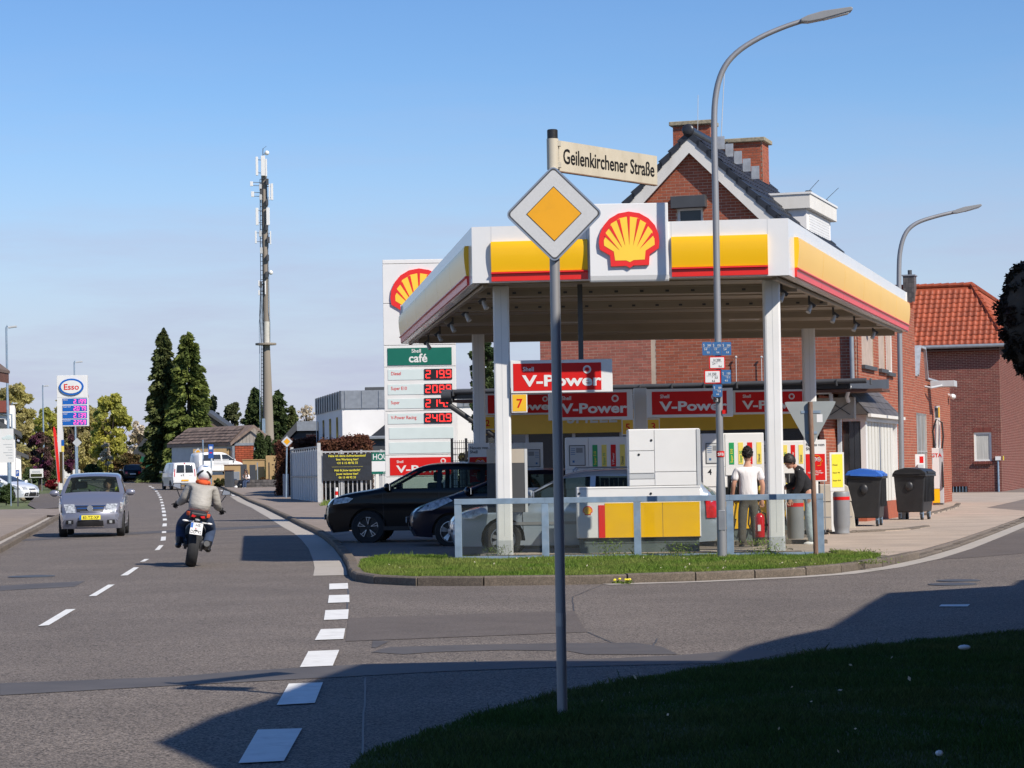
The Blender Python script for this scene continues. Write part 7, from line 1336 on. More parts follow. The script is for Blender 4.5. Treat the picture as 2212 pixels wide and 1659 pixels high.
b = MB(); b.bar((0, 0, 0), (0, .06, .07), .05, .02); b.ball((0, .07, .1), .035, 8, 5); o = b.build('bird', K['black']); o.location = mwl(hs) @ Vector((HW / 2 + .1, 4.0, az + .3)); tag(o, 'small black bird sitting on the ridge between the two chimneys', 'bird')
# ---------------------------------------------------------------- vehicles (local: front +x, left +y)
def car(label, cat, name, loc, rz, sp, pm, group='cars'):
    r = thing(name, label, cat, loc, rz, group); L, Wd = sp['L'], sp['W'] / 2; top = sp['top']; zb = sp['belt']; wr = sp['wr']; wx = sp['wx']; sill = sp.get('sill', .2)
    out = []
    for i in range(len(top) - 1):
        a, c = Vector(top[i]), Vector(top[i + 1]); n = max(1, int((c - a).length / .09))
        for k in range(n): out.append(a.lerp(c, k / n))
    out.append(Vector(top[-1])); pts = [Vector((p.x, p.y)) for p in out]
    for _ in range(2):       # soften
        pts = [pts[0]] + [(pts[i - 1] + pts[i] * 2 + pts[i + 1]) / 4 for i in range(1, len(pts) - 1)] + [pts[-1]]
    ztab = {}
    xs = np.array([p.x for p in pts]); 
    def ztop(x):
        z = -1
        for i in range(len(pts) - 1):
            a, c = pts[i], pts[i + 1]
            if min(a.x, c.x) - 1e-6 <= x <= max(a.x, c.x) + 1e-6 and abs(c.x - a.x) > 1e-6: z = max(z, a.y + (c.y - a.y) * (x - a.x) / (c.x - a.x))
        return z if z > 0 else max(pts[0].y, pts[-1].y)
    H_ = max(p.y for p in pts); fl_r = sp.get('fil', .08); th = sp.get('tumble', .17)
    def yw(x, z):
        t = min(1, abs(x) / (L / 2)); pl = 1 - sp.get('nose', .16) * t ** 5 - .02 * t ** 2
        y = Wd * pl
        if z > zb: y -= th * ((z - zb) / (H_ - zb)) ** 1.15
        else:
            q = (zb - z) / zb; y -= .05 * q ** 2.2 * (1 if q > 0 else 0); y += .012 * math.exp(-((z - zb * .78) / .07) ** 2)
        d = max(0, ztop(x) - z)
        if d < fl_r: y -= fl_r * .8 * (1 - math.sqrt(max(0, 1 - (1 - d / fl_r) ** 2)))
        return max(y, .05)
    # side sheet
    und = [Vector((pts[-1].x, pts[-1].y))]
    for w in sorted(wx):
        R = wr + .055; n = 12; h0 = sill
        a0 = math.asin(max(-1, min(1, (h0 - wr) / R)))
        for k in range(n + 1): a = math.pi - a0 - (math.pi - 2 * a0) * k / n; und.append(Vector((w + R * math.cos(a), wr + R * math.sin(a))))
    und = [und[0]] + und[1:]
    outer = list(pts) + und[1:]
    loops = [[Vector((p.x, p.y, 0)) for p in outer]] + [[Vector((a, c, 0)) for a, c in h] for h in sp['win']]
    bm = bmesh.new(); allv = [v for l in loops for v in l]; bv = [bm.verts.new(v) for v in allv]
    for t in tessellate_polygon(loops):
        try: bm.faces.new([bv[i] for i in t])
        except ValueError: pass
    def cut(bm, step=.085):
        z = .15
        while z < H_: bmesh.ops.bisect_plane(bm, geom=bm.verts[:] + bm.edges[:] + bm.faces[:], plane_co=(0, z, 0), plane_no=(0, 1, 0)); z += step if z < H_ - .25 else .03
        x = -L / 2 + .03
        while x < L / 2: bmesh.ops.bisect_plane(bm, geom=bm.verts[:] + bm.edges[:] + bm.faces[:], plane_co=(x, 0, 0), plane_no=(1, 0, 0)); x += .1 if abs(x) > L / 2 - .5 else .22
    cut(bm); sv = [(v.co.x, v.co.y) for v in bm.verts]; sf = [[v.index for v in f.verts] for f in bm.faces]; bm.verts.index_update(); sf = [[v.index for v in f.verts] for f in bm.faces]; bm.free()
    B = MB(); G1 = MB(); G2 = MB()
    for s in (1, -1): B.add([(x, s * yw(x, z), z) for x, z in sv], sf if s > 0 else [f[::-1] for f in sf])
    KY = [-1, -.93, -.8, -.6, -.3, 0, .3, .6, .8, .93, 1]
    def strip_pt(p, t):
        y = yw(p.x, p.y); e = 1 - t * t; cx = cz = 0
        if p.y > .95 * H_: cz = .03 * e
        elif abs(p.x) > L / 2 - .25: cx = math.copysign(sp.get('bulge', .12), p.x) * e
        else: cz = .035 * e
        return Vector((p.x + cx, t * y, p.y + cz))
    ws, rg = sp['ws'], sp['rg']
    rows = [[strip_pt(p, t) for t in KY] for p in pts]
    for i in range(len(pts) - 1):
        m = (pts[i] + pts[i + 1]) / 2
        for k in range(len(KY) - 1):
            q = [rows[i][k], rows[i][k + 1], rows[i + 1][k + 1], rows[i + 1][k]]; inner = 1 <= k <= len(KY) - 3
            tgt = G1 if inner and ws[0] < m.x < ws[1] and m.y > ws[2] else G2 if inner and rg[0] < m.x < rg[1] and m.y > rg[2] else B
            tgt.add(q, [(0, 1, 2, 3)])
    me = B.mesh('body', K[pm]); bm = bmesh.new(); bm.from_mesh(me); bmesh.ops.remove_doubles(bm, verts=bm.verts, dist=.004); bmesh.ops.recalc_face_normals(bm, faces=bm.faces); bm.to_mesh(me); bm.free()
    me.polygons.foreach_set('use_smooth', [True] * len(me.polygons)); me.set_sharp_from_angle(angle=math.radians(38)); body = link(bpy.data.objects.new('body', me), r)
    gm = sp.get('glass', 'glass_car')
    if G1.f: G1.build('windscreen', K[gm], r, smooth=True)
    if G2.f: G2.build('rear_window', K[gm], r, smooth=True)
    for s, nm in ((1, 'left'), (-1, 'right')):
        for h in sp['win']:
            bm = bmesh.new(); bv = [bm.verts.new((a, c, 0)) for a, c in h]; bm.faces.new(bv); cut(bm, .12); w = MB(); bm.verts.index_update(); w.add([(v.co.x, s * (yw(v.co.x, v.co.y) - .012), v.co.y) for v in bm.verts], [[v.index for v in f.verts] for f in bm.faces]); bm.free(); w.build('side_window', K[sp.get('sglass', gm)], r, smooth=True)
    def side_patch(nm, poly, m, s, o=.006, par=None):
        bm = bmesh.new(); bm.faces.new([bm.verts.new((a, c, 0)) for a, c in poly]); cut(bm, .1); bm.verts.index_update(); w = MB(); w.add([(v.co.x, s * (yw(v.co.x, v.co.y) + o), v.co.y) for v in bm.verts], [[v.index for v in f.verts] for f in bm.faces]); bm.free(); return w.build(nm, K[m], par or r, smooth=True)
    def front_patch(nm, z0, z1, t0, t1, m, end=1, o=.008, par=None, n=6):
        P_ = [p for p in pts if (p.x * end > 0)]
        P_ = sorted([p for p in P_ if z0 - .2 <= p.y <= z1 + .2], key=lambda p: p.y)
        def pt(z, t):
            c = [(abs(p.y - z), p) for p in P_ if abs(p.x) > L * .28]; c.sort(key=lambda q: q[0]); a, b2 = c[0][1], c[min(1, len(c) - 1)][1]
            k = 0 if abs(b2.y - a.y) < 1e-5 else max(-.5, min(1.5, (z - a.y) / (b2.y - a.y))); p = a.lerp(b2, k); q = strip_pt(p, t); return q + Vector((end * o, 0, .0))
        w = MB(); w.add([pt(z0 + (z1 - z0) * j / 4, t0 + (t1 - t0) * i / n) for j in range(5) for i in range(n + 1)], [(j * (n + 1) + i, j * (n + 1) + i + 1, (j + 1) * (n + 1) + i + 1, (j + 1) * (n + 1) + i) for j in range(4) for i in range(n)]); return w.build(nm, K[m], par or r, smooth=True)
    # floor, interior
    b = MB(); b.box(-L / 2 + .25, L / 2 - .25, -Wd + .22, Wd - .22, sill + .04, sill + .08)
    for w in wx: b.box(w - wr - .05, w + wr + .05, -Wd + .3, Wd - .3, sill + .08, wr * 2 + .05)
    b.box(sp['win'][0][0][0] - 3.2 if False else -L * .3, L * .22, -Wd + .12, Wd - .12, zb - .22, zb - .18); b.build('underbody', K['black'], r)
    for sx, sy in sp.get('seats', ((.0, .36), (.0, -.36), (-.9, .36), (-.9, -.36))): b = MB(); b.box(sx - .1, sx + .12, sy - .22, sy + .22, zb - .2, zb + .18); b.box(sx - .1, sx + .0, sy - .13, sy + .13, zb + .2, zb + .4); b.build('seat', K['grey_dark'], r, bevel=.04)
    # wheels
    for w in wx:
        for s in (1, -1):
            c = (w, s * (Wd - .12), wr); fn = lambda x, y, z: (c[0] + x, c[1] + z * s, c[2] + y); tw = sp.get('tw', .1)
            b = MB(); b.lathe([(wr * .66, -tw), (wr * .93, -tw), (wr, -tw * .7), (wr, tw * .7), (wr * .93, tw), (wr * .66, tw * .98), (wr * .64, tw * .6)], 28, fn, cap=False); wh = b.build('wheel', K['rubber'], r, smooth=True)
            b = MB(); b.lathe([(wr * .66, tw * .85), (wr * .6, tw * .8), (wr * .58, tw * .35), (.02, tw * .35)], 24, fn, cap=False); b.lathe([(wr * .66, -tw), (.02, -tw * .9)], 18, fn, cap=False); b.build('rim_barrel', K['black'], wh, smooth=True)
            b = MB(); ns = sp.get('spokes', 5)
            for k in range(ns):
                a = k * math.tau / ns + .3
                for da in ((-.16, .16) if sp.get('split', 1) else (0,)):
                    q0 = Vector((math.cos(a) * .05, math.sin(a) * .05, tw * .6)); q1 = Vector((math.cos(a + da) * wr * .62, math.sin(a + da) * wr * .62, tw * .78)); sd = Vector((-math.sin(a), math.cos(a), 0)) * sp.get('spw', .022)
                    b.add([fn(*(q0 - sd)), fn(*(q0 + sd)), fn(*(q1 + sd)), fn(*(q1 - sd))] + [fn(*(p + Vector((0, 0, -.03)))) for p in (q0 - sd, q0 + sd, q1 + sd, q1 - sd)], [(0, 1, 2, 3), (0, 4, 5, 1), (1, 5, 6, 2), (2, 6, 7, 3), (3, 7, 4, 0)])
            b.lathe([(.06, tw * .5), (.05, tw * .68), (.01, tw * .7)], 12, fn); b.lathe([(wr * .67, tw * .9), (wr * .62, tw * .92)], 24, fn, cap=False); b.build('rim', K[sp.get('rim', 'alu')], wh)
    # mirrors, handles, seams
    mxx = sp.get('mx', .85)
    for s in (1, -1):
        y = s * (yw(mxx, zb + .05)); b = MB(); b.ball((mxx, y + s * .14, zb + .1), (.07, .13, .085), 10, 8); b.bar((mxx, y, zb + .05), (mxx, y + s * .1, zb + .07), .06, .05); m_ = b.build('mirror', K[sp.get('mirm', pm)], r, smooth=True); b = MB(); b.box(mxx - .075, mxx - .06, y + s * .14 - .1, y + s * .14 + .1, zb + .04, zb + .16); b.build('mirror_glass', K['chrome'], m_)
        for xs_ in sp.get('seams', ()): side_patch('door_seam', [(xs_[0], sill + .1), (xs_[0] + .012, sill + .1), (xs_[1] + .012, zb - .01), (xs_[1], zb - .01)], 'black', s, .002)
        for hx in sp.get('handles', ()): side_patch('door_handle', [(hx, zb - .13), (hx + .18, zb - .125), (hx + .18, zb - .095), (hx, zb - .1)], sp.get('hm', pm), s, .025)
        if sp.get('trim'): side_patch('side_trim', [(-L / 2 + .9, sp['trim']), (L / 2 - .95, sp['trim']), (L / 2 - .95, sp['trim'] + .05), (-L / 2 + .9, sp['trim'] + .05)], sp.get('trimm', 'grey_dark'), s, .012)
        side_patch('sill_trim', [(-L / 2 + .95, sill + .012), (L / 2 - 1.0, sill + .012), (L / 2 - 1.0, sill + .09), (-L / 2 + .95, sill + .09)], sp.get('sillm', 'black_plastic'), s, .008)
        if 'hl' in sp: side_patch('headlight_side', sp['hl_side'], sp.get('hlm', 'lamp_clear'), s, .022)
        if 'tl_side' in sp: side_patch('taillight_side', sp['tl_side'], 'lamp_red', s, .022)
    for (nm, z0, z1, t0, t1, m, end, o) in sp.get('patches', ()):
        front_patch(nm, z0, z1, t0, t1, m, end, o)
        if nm in ('headlight', 'taillight', 'fog_lamp'): front_patch(nm, z0, z1, -t0, -t1, m, end, o)
    for (end, z0, s, m, flag) in sp.get('plates', ()):
        xe = max(strip_pt(p, 0).x * end for p in pts if abs(p.y - z0) < .12) + .02; b = MB(); b.box(-.26, .26, -.012, .0, 0, .11); p_ = b.build('number_plate', K[m], r); p_.location = (end * xe, 0, z0); p_.rotation_euler = (0, 0, math.pi / 2 if end > 0 else -math.pi / 2)
        if s: text(s, .075, K['black'], p_, (.02, -.0135, .018), sx=.95, bold=.002); bx('country_band', K['blue_pylon'], p_, -.26, -.215, -.0135, -.012, 0, .11)
    for (end, z0, rad) in sp.get('badges', ()):
        xe = max(strip_pt(p, 0).x * end for p in pts if abs(p.y - z0) < .1) + .015; b = MB(); fn = lambda x, y, z: (end * (xe + z), x, z0 + y); b.lathe([(rad, 0), (rad, .02), (rad * .72, .02), (rad * .7, .006), (.002, .006)], 20, fn); b.build('badge', K['chrome'], r)
    return r, side_patch, front_patch, strip_pt
W_ = lambda *q: list(q)
KAROQ = dict(L=4.38, W=1.84, belt=1.06, wr=.345, wx=(1.32, -1.31), sill=.27, top=[(2.06, .24), (2.16, .42), (2.19, .62), (2.15, .86), (2.03, .97), (1.6, 1.05), (1.08, 1.12), (.3, 1.55), (.05, 1.615), (-.6, 1.63), (-1.4, 1.6), (-1.78, 1.53), (-2.1, 1.1), (-2.18, .85), (-2.19, .5), (-2.08, .3)],
    ws=(.32, 1.06, 1.14), rg=(-2.12, -1.78, 1.14), win=[[(1.0, 1.12), (.33, 1.47), (-.12, 1.5), (-.1, 1.12)], [(-.2, 1.12), (-.22, 1.5), (-1.0, 1.49), (-1.0, 1.13)], [(-1.1, 1.14), (-1.1, 1.48), (-1.5, 1.45), (-1.75, 1.18)]], glass='glass_car', rim='black', spokes=5, seams=((.98, 1.0), (-.16, -.16), (-1.15, -1.2)), handles=(.05, -1.0), mx=.9, nose=.2,
    hl=1, hl_side=[(2.05, .82), (1.72, .86), (1.62, .94), (1.75, .97), (2.02, .93)], hlm='lamp_clear', patches=[('headlight', .8, .93, .62, .97, 'lamp_clear', 1, .01), ('grille', .58, .84, -.45, .45, 'black_plastic', 1, .012), ('air_intake', .34, .5, -.7, .7, 'black_plastic', 1, .01)], plates=[(1, .5, '', 'white', 0)])
OCT = dict(L=4.55, W=1.77, belt=.95, wr=.315, wx=(1.37, -1.21), sill=.2, top=[(2.13, .2), (2.22, .38), (2.25, .56), (2.2, .7), (2.0, .79), (1.6, .87), (1.15, .95), (.36, 1.35), (.1, 1.42), (-.5, 1.445), (-1.3, 1.42), (-1.8, 1.36), (-2.12, .98), (-2.2, .8), (-2.26, .6), (-2.25, .4), (-2.15, .24)],
    ws=(.38, 1.12, .99), rg=(-2.14, -1.8, .98), win=[[(1.05, .98), (.38, 1.31), (-.1, 1.34), (-.08, .98)], [(-.17, .98), (-.19, 1.345), (-1.0, 1.335), (-1.0, .98)], [(-1.08, .98), (-1.08, 1.33), (-1.6, 1.29), (-1.9, 1.0)]], seams=((1.02, 1.04), (-.12, -.12), (-1.05, -1.05)), handles=(.05, -.95), trim=.55, trimm='grey', mx=.9,
    hl=1, hl_side=[(2.12, .66), (1.85, .66), (1.7, .74), (1.78, .82), (2.02, .76)], tl_side=[(-2.2, .62), (-2.02, .62), (-2.0, .98), (-2.08, 1.0), (-2.2, .85)], patches=[('headlight', .62, .75, .55, .97, 'lamp_clear', 1, .01), ('grille', .6, .74, -.38, .38, 'black_plastic', 1, .012), ('air_intake', .28, .4, -.6, .6, 'black_plastic', 1, .01), ('bumper_strip', .44, .49, -.95, .95, 'grey', 1, .014), ('taillight', .66, .95, .75, .98, 'lamp_red', -1, .012), ('bumper_strip', .46, .51, -.95, .95, 'grey', -1, .014)], rim='alu', spokes=9, split=0, spw=.03, sillm='car_silver')
HATCH = dict(L=4.05, W=1.73, belt=.98, wr=.31, wx=(1.25, -1.25), sill=.2, top=[(1.92, .22), (2.02, .42), (2.02, .6), (1.9, .76), (1.6, .88), (1.2, 1.0), (.2, 1.4), (-.1, 1.46), (-.7, 1.47), (-1.4, 1.42), (-1.85, 1.05), (-1.98, .85), (-2.02, .5), (-1.9, .28)], ws=(.22, 1.15, 1.03), rg=(-1.86, -1.42, 1.03), win=[[(1.0, 1.03), (.22, 1.35), (-.15, 1.38), (-.12, 1.02)], [(-.22, 1.02), (-.24, 1.38), (-.9, 1.37), (-1.15, 1.05)]], seams=((1.0, 1.02), (-.17, -.17)), handles=(.0,), mx=.9, nose=.24,
    hl=1, hl_side=[(1.9, .7), (1.6, .72), (1.2, .9), (1.28, .96), (1.68, .86)], patches=[('headlight', .68, .82, .5, .97, 'lamp_clear', 1, .012), ('grille', .32, .5, -.6, .6, 'black_plastic', 1, .012), ('fog_lamp', .34, .42, .68, .82, 'lamp_clear', 1, .014)], plates=[(1, .48, '', 'white', 0)])
MERIVA = dict(L=4.05, W=1.69, belt=1.02, wr=.31, wx=(1.22, -1.41), sill=.22, top=[(1.9, .22), (2.0, .38), (2.02, .56), (1.96, .72), (1.82, .84), (1.4, .99), (1.1, 1.07), (.3, 1.52), (0, 1.59), (-.7, 1.62), (-1.5, 1.58), (-1.8, 1.5), (-1.97, 1.1), (-2.02, .8), (-2.02, .5), (-1.9, .28)], ws=(.32, 1.08, 1.1), rg=(-1.98, -1.78, 1.1), win=[[(1.0, 1.08), (.36, 1.44), (-.1, 1.49), (-.08, 1.07)], [(-.18, 1.07), (-.2, 1.5), (-1.0, 1.49), (-1.0, 1.08)], [(-1.1, 1.09), (-1.1, 1.48), (-1.6, 1.44), (-1.75, 1.14)]], seams=((1.0, 1.02), (-.13, -.13), (-1.05, -1.05)), handles=(.05, -.95), mx=.92, nose=.17, bulge=.14, tumble=.2,
    hl=1, hl_side=[(1.9, .62), (1.7, .64), (1.62, .86), (1.72, .88), (1.86, .78)], patches=[('headlight', .62, .84, .58, .97, 'lamp_clear', 1, .012), ('grille', .65, .79, -.52, .52, 'black_plastic', 1, .014), ('grille_bar', .72, .755, -.5, .5, 'chrome', 1, .022), ('grille_rim', .79, .81, -.56, .56, 'chrome', 1, .016), ('grille_rim', .64, .655, -.4, .4, 'car_mauve', 1, .016), ('air_intake', .28, .42, -.48, .48, 'black_plastic', 1, .014), ('intake_trim', .26, .275, -.5, .5, 'chrome', 1, .018), ('fog_pocket', .34, .44, .62, .9, 'black_plastic', 1, .012), ('fog_pocket', .34, .44, -.62, -.9, 'black_plastic', 1, .012), ('fog_lamp', .35, .42, .7, .8, 'lamp_clear', 1, .018)], plates=[(1, .45, '83-TZ-XP', 'yellow_stand', 0)], badges=[(1, .735, .075)])
VAN = dict(L=4.78, W=1.9, belt=1.2, wr=.33, wx=(1.55, -1.55), sill=.28, tumble=.12, fil=.1, nose=.1, bulge=.05, top=[(2.28, .3), (2.38, .5), (2.36, .8), (2.2, 1.02), (1.75, 1.2), (.95, 1.8), (.6, 1.93), (0, 1.96), (-1.8, 1.95), (-2.25, 1.92), (-2.33, 1.85), (-2.38, 1.0), (-2.39, .5), (-2.3, .34)], ws=(1.0, 1.72, 1.25), rg=(-3, -2.9, 3), win=[[(1.55, 1.25), (1.0, 1.7), (.55, 1.72), (.55, 1.22)]], seams=((1.6, 1.6), (.5, .5), (-.7, -.7)), handles=(.6,), mx=1.5, mirm='black_plastic', sillm='car_white', rim='grey', seats=((.6, .45), (.6, -.45)), glass='window_dark',
    patches=[('rear_pane', 1.22, 1.78, -.8, -.06, 'window_dark', -1, .012), ('rear_pane', 1.22, 1.78, .06, .8, 'window_dark', -1, .012), ('taillight', .95, 1.5, .93, 1.0, 'lamp_red', -1, .02), ('door_gap', .55, 1.85, -.006, .006, 'grey', -1, .008), ('door_handle', .98, 1.14, .12, .19, 'black', -1, .02), ('badge_mark', .98, 1.08, .3, .38, 'grey_dark', -1, .012), ('rear_bumper', .36, .5, -.95, .95, 'grey', -1, .03), ('brake_light', 1.86, 1.9, -.08, .08, 'lamp_red', -1, .02), ('lettering_strip', 1.02, 1.07, -.7, -.4, 'grey_light', -1, .012)], plates=[(-1, .62, '', 'sign_amber', 0)])
KANGOO = dict(L=4.2, W=1.8, belt=1.08, wr=.31, wx=(1.3, -1.35), sill=.25, tumble=.14, top=[(1.98, .28), (2.08, .5), (2.06, .75), (1.85, .95), (1.25, 1.1), (.4, 1.7), (.1, 1.79), (-.8, 1.82), (-1.8, 1.78), (-2.02, 1.7), (-2.08, 1.0), (-2.08, .5), (-2.0, .3)], ws=(.42, 1.22, 1.14), rg=(-3, -2.9, 3), win=[[(1.1, 1.15), (.45, 1.6), (-.05, 1.62), (-.02, 1.12)], [(-.15, 1.12), (-.17, 1.62), (-.95, 1.62), (-.95, 1.12)], [(-1.1, 1.12), (-1.1, 1.62), (-1.75, 1.6), (-1.75, 1.12)]], seams=((1.0, 1.0), (-.1, -.1), (-1.02, -1.02)), handles=(.02, -.9), mx=1.0, glass='window_dark', patches=[('headlight', .7, .92, .62, .95, 'lamp_clear', 1, .012)], rim='grey')
FIAT = dict(L=4.2, W=1.8, belt=1.0, wr=.32, wx=(1.25, -1.25), sill=.22, top=[(1.98, .25), (2.08, .5), (2.05, .72), (1.85, .9), (1.2, 1.03), (.35, 1.45), (0, 1.54), (-.8, 1.56), (-1.5, 1.52), (-1.88, 1.1), (-2.06, .95), (-2.08, .5), (-1.98, .28)], ws=(.37, 1.15, 1.06), rg=(-1.9, -1.5, 1.1), win=[[(1.0, 1.05), (.38, 1.4), (-.1, 1.44), (-.08, 1.04)], [(-.18, 1.04), (-.2, 1.44), (-.95, 1.44), (-1.2, 1.08)]], seams=((-.13, -.13),), handles=(.05,), mx=.9, glass='window_dark',
    patches=[('taillight', .72, .92, .68, .95, 'lamp_red', -1, .015), ('rear_bumper', .34, .5, -.9, .9, 'black_plastic', -1, .012), ('bumper_bar', .44, .48, -.6, .6, 'chrome', -1, .02), ('plate_recess', .62, .8, -.35, .35, 'black_plastic', -1, .01)], plates=[(-1, .66, '', 'white', 0)])
FOCUS = dict(L=4.36, W=1.82, belt=.99, wr=.32, wx=(1.33, -1.32), sill=.2, nose=.2, top=[(2.05, .2), (2.17, .4), (2.17, .58), (2.08, .72), (1.85, .86), (1.5, .95), (1.15, 1.03), (.2, 1.42), (-.1, 1.47), (-.8, 1.48), (-1.6, 1.38), (-2.0, 1.05), (-2.15, .9), (-2.18, .5), (-2.05, .26)], ws=(.22, 1.12, 1.06), rg=(-2.02, -1.62, 1.06), win=[[(.98, 1.05), (.22, 1.36), (-.12, 1.39), (-.1, 1.03)], [(-.2, 1.03), (-.22, 1.39), (-.95, 1.37), (-1.3, 1.08)]], seams=((1.0, 1.02), (-.14, -.14)), handles=(.02, -.9), mx=.92, glass='window_dark',
    hl=1, hl_side=[(2.02, .66), (1.75, .7), (1.45, .86), (1.6, .9), (1.9, .8)], patches=[('headlight', .64, .8, .52, .97, 'lamp_clear', 1, .012), ('grille', .62, .69, -.4, .4, 'black_plastic', 1, .012), ('air_intake', .27, .46, -.42, .42, 'black_plastic', 1, .012), ('fog_pocket', .28, .46, .5, .85, 'black_plastic', 1, .012), ('fog_pocket', .28, .46, -.5, -.85, 'black_plastic', 1, .012), ('fog_lamp', .33, .4, .62, .72, 'lamp_clear', 1, .018)], plates=[(1, .5, '', 'white', 0)])
def facing(u, v, length_px=None): return gr(u, v)
# parked at the pumps (fronts to the left)
def park(u_wheel, Yside, sp, rz):                       # left-hand side faces the camera, front wheel contact below u
    fx = at(u_wheel, 1190, Yside).x; c, s = math.cos(rz), math.sin(rz); wx = sp['wx'][0]; y = sp['W'] / 2 - .12
    return (fx - (c * wx - s * y), Yside - (s * wx + c * y), .05)
car('black sport utility car with dark alloy wheels, farthest of the three at the pumps', 'car', 'sport_utility_car', park(797, 48.6, KAROQ, math.radians(176)), math.radians(176), KAROQ, 'car_black', 'cars at the pumps')
car('dark navy hatchback between the black car and the silver estate', 'car', 'hatchback', park(975, 45.4, HATCH, math.radians(177)), math.radians(177), HATCH, 'car_navy', 'cars at the pumps')
oc = car('silver estate car behind the glass railing, nearest of the three at the pumps', 'car', 'estate_car', park(1088, 39.5, OCT, math.radians(176)), math.radians(176), OCT, 'car_silver', 'cars at the pumps')
b = MB()
for s in (1, -1): b.tube([(.2, s * .58, 1.44), (.15, s * .58, 1.49), (-1.5, s * .58, 1.48), (-1.6, s * .58, 1.42)], .016, 6)
b.build('roof_rail', K['alu'], oc[0])
kq = [o for o in bpy.data.objects if o.name == 'sport_utility_car'][0]
for w in kids(kq):
    if w.name.startswith('wheel'):
        pos = Vector((0, 0, 0)); vs = [v.co for v in w.data.vertices]; c = sum(vs, Vector()) / len(vs); s = 1 if c.y > 0 else -1; b = MB()
        for k in range(5):
            a = k * math.tau / 5 + .3
            for da, db in ((-.42, -.16), (.42, .16)):
                p = Vector((c.x + math.cos(a) * .06, c.y + s * .08, c.z + math.sin(a) * .06)); q = Vector((c.x + math.cos(a + db) * .21, c.y + s * .085, c.z + math.sin(a + db) * .21)); b.bar(p, q, .012, .012, (0, 1, 0))
            p = Vector((c.x + math.cos(a - .16) * .21, c.y + s * .085, c.z + math.sin(a - .16) * .21)); q = Vector((c.x + math.cos(a + .32) * .2, c.y + s * .085, c.z + math.sin(a + .32) * .2)); b.bar(p, q, .012, .012, (0, 1, 0))
        b.build('spoke_edge', K['alu'], w)
# moving and parked cars on the road
def road_car(label, u, v, rz, sp, pm, name, end, group='cars on the road'):
    p = gr(u, v); c, s = math.cos(rz), math.sin(rz); d = (sp['L'] / 2 - .3) * end; return car(label, sp.get('cat', 'car'), name, (p.x - c * d, p.y - s * d, p.z), rz, sp, pm, group)
mv = road_car('mauve silver compact van driving towards the camera with a yellow number plate', 197, 1160, math.radians(-83), MERIVA, 'car_mauve', 'oncoming_car', 1)
VAN['cat'] = 'van'; KANGOO['cat'] = 'van'
vn = road_car('white delivery van driving away ahead of the motorcycle', 398, 1058, math.radians(108), VAN, 'car_white', 'delivery_van', -1)
road_car('black compact car driving away at the bend', 287, 1041, math.radians(101), FIAT, 'car_black', 'compact_car', -1)
pk = gr(57, 1084); car('silver hatchback parked in the driveway at the left edge', 'car', 'parked_car', (pk.x - 1.6, pk.y + 1.0, pk.z + .05), math.radians(-28), FOCUS, 'car_white2', 'parked cars')
pk = at(479, 1004, 187); g_ = car('white passenger van parked on the raised yard before the brown roofed house', 'van', 'parked_van', (pk.x - .5, 188, pk.z - .8), math.radians(38), KANGOO, 'car_white', 'parked cars')
b = MB(); b.box(-3.2, 2.6, -1.9, 2.2, -2.2, .0); o = b.build('yard_slab', K['ochre']); o.location = (pk.x - .5, 188.2, pk.z - .8); o['kind'] = 'structure'
# ---------------------------------------------------------------- people
def skin(name, m, parent, V, E, sub=2, root=0, scale=1):
    me = bpy.data.meshes.new(name); me.from_pydata([v[:3] for v in V], E, []); me.materials.append(K[m]); o = link(bpy.data.objects.new(name, me), parent)
    sk = o.modifiers.new('skin', 'SKIN'); sk.use_smooth_shade = True; sk.branch_smoothing = .6
    d = me.skin_vertices[0].data
    for i, v in enumerate(V): q = v[3] if isinstance(v[3], tuple) else (v[3], v[3]); d[i].radius = q; d[i].use_root = i == root
    s = o.modifiers.new('sub', 'SUBSURF'); s.levels = sub; s.render_levels = sub; return o
def hand(parent, p, d, side, m='skin', curl=.5, s=1.0):
    p, d = Vector(p), Vector(d).normalized(); up_ = Vector((0, 0, 1)) if abs(d.z) < .8 else Vector((0, 1, 0)); w = d.cross(up_).normalized(); n = w.cross(d); b = MB()
    b.tube([p - d * .01, p + d * .03 * s, p + d * .085 * s], [.024 * s, .036 * s, .034 * s], 8)
    for k, ln in enumerate((.07, .08, .075, .06)):
        q = p + d * .08 * s + w * (k - 1.5) * .019 * s; e = (d * math.cos(curl) - n * math.sin(curl)); f = (d * math.cos(curl * 2.4) - n * math.sin(curl * 2.4)); b.tube([q, q + e * ln * .5 * s, q + e * ln * .5 * s + f * ln * .5 * s], [.0095 * s, .0085 * s, .006 * s], 6)
    q = p + d * .03 * s + w * side * .032 * s; b.tube([q, q + (d * .6 + w * side * .7) * .035 * s, q + (d * 1.2 + w * side * .5) * .055 * s], [.012 * s, .01 * s, .007 * s], 6)
    return b.build('hand', K[m], parent, smooth=True)
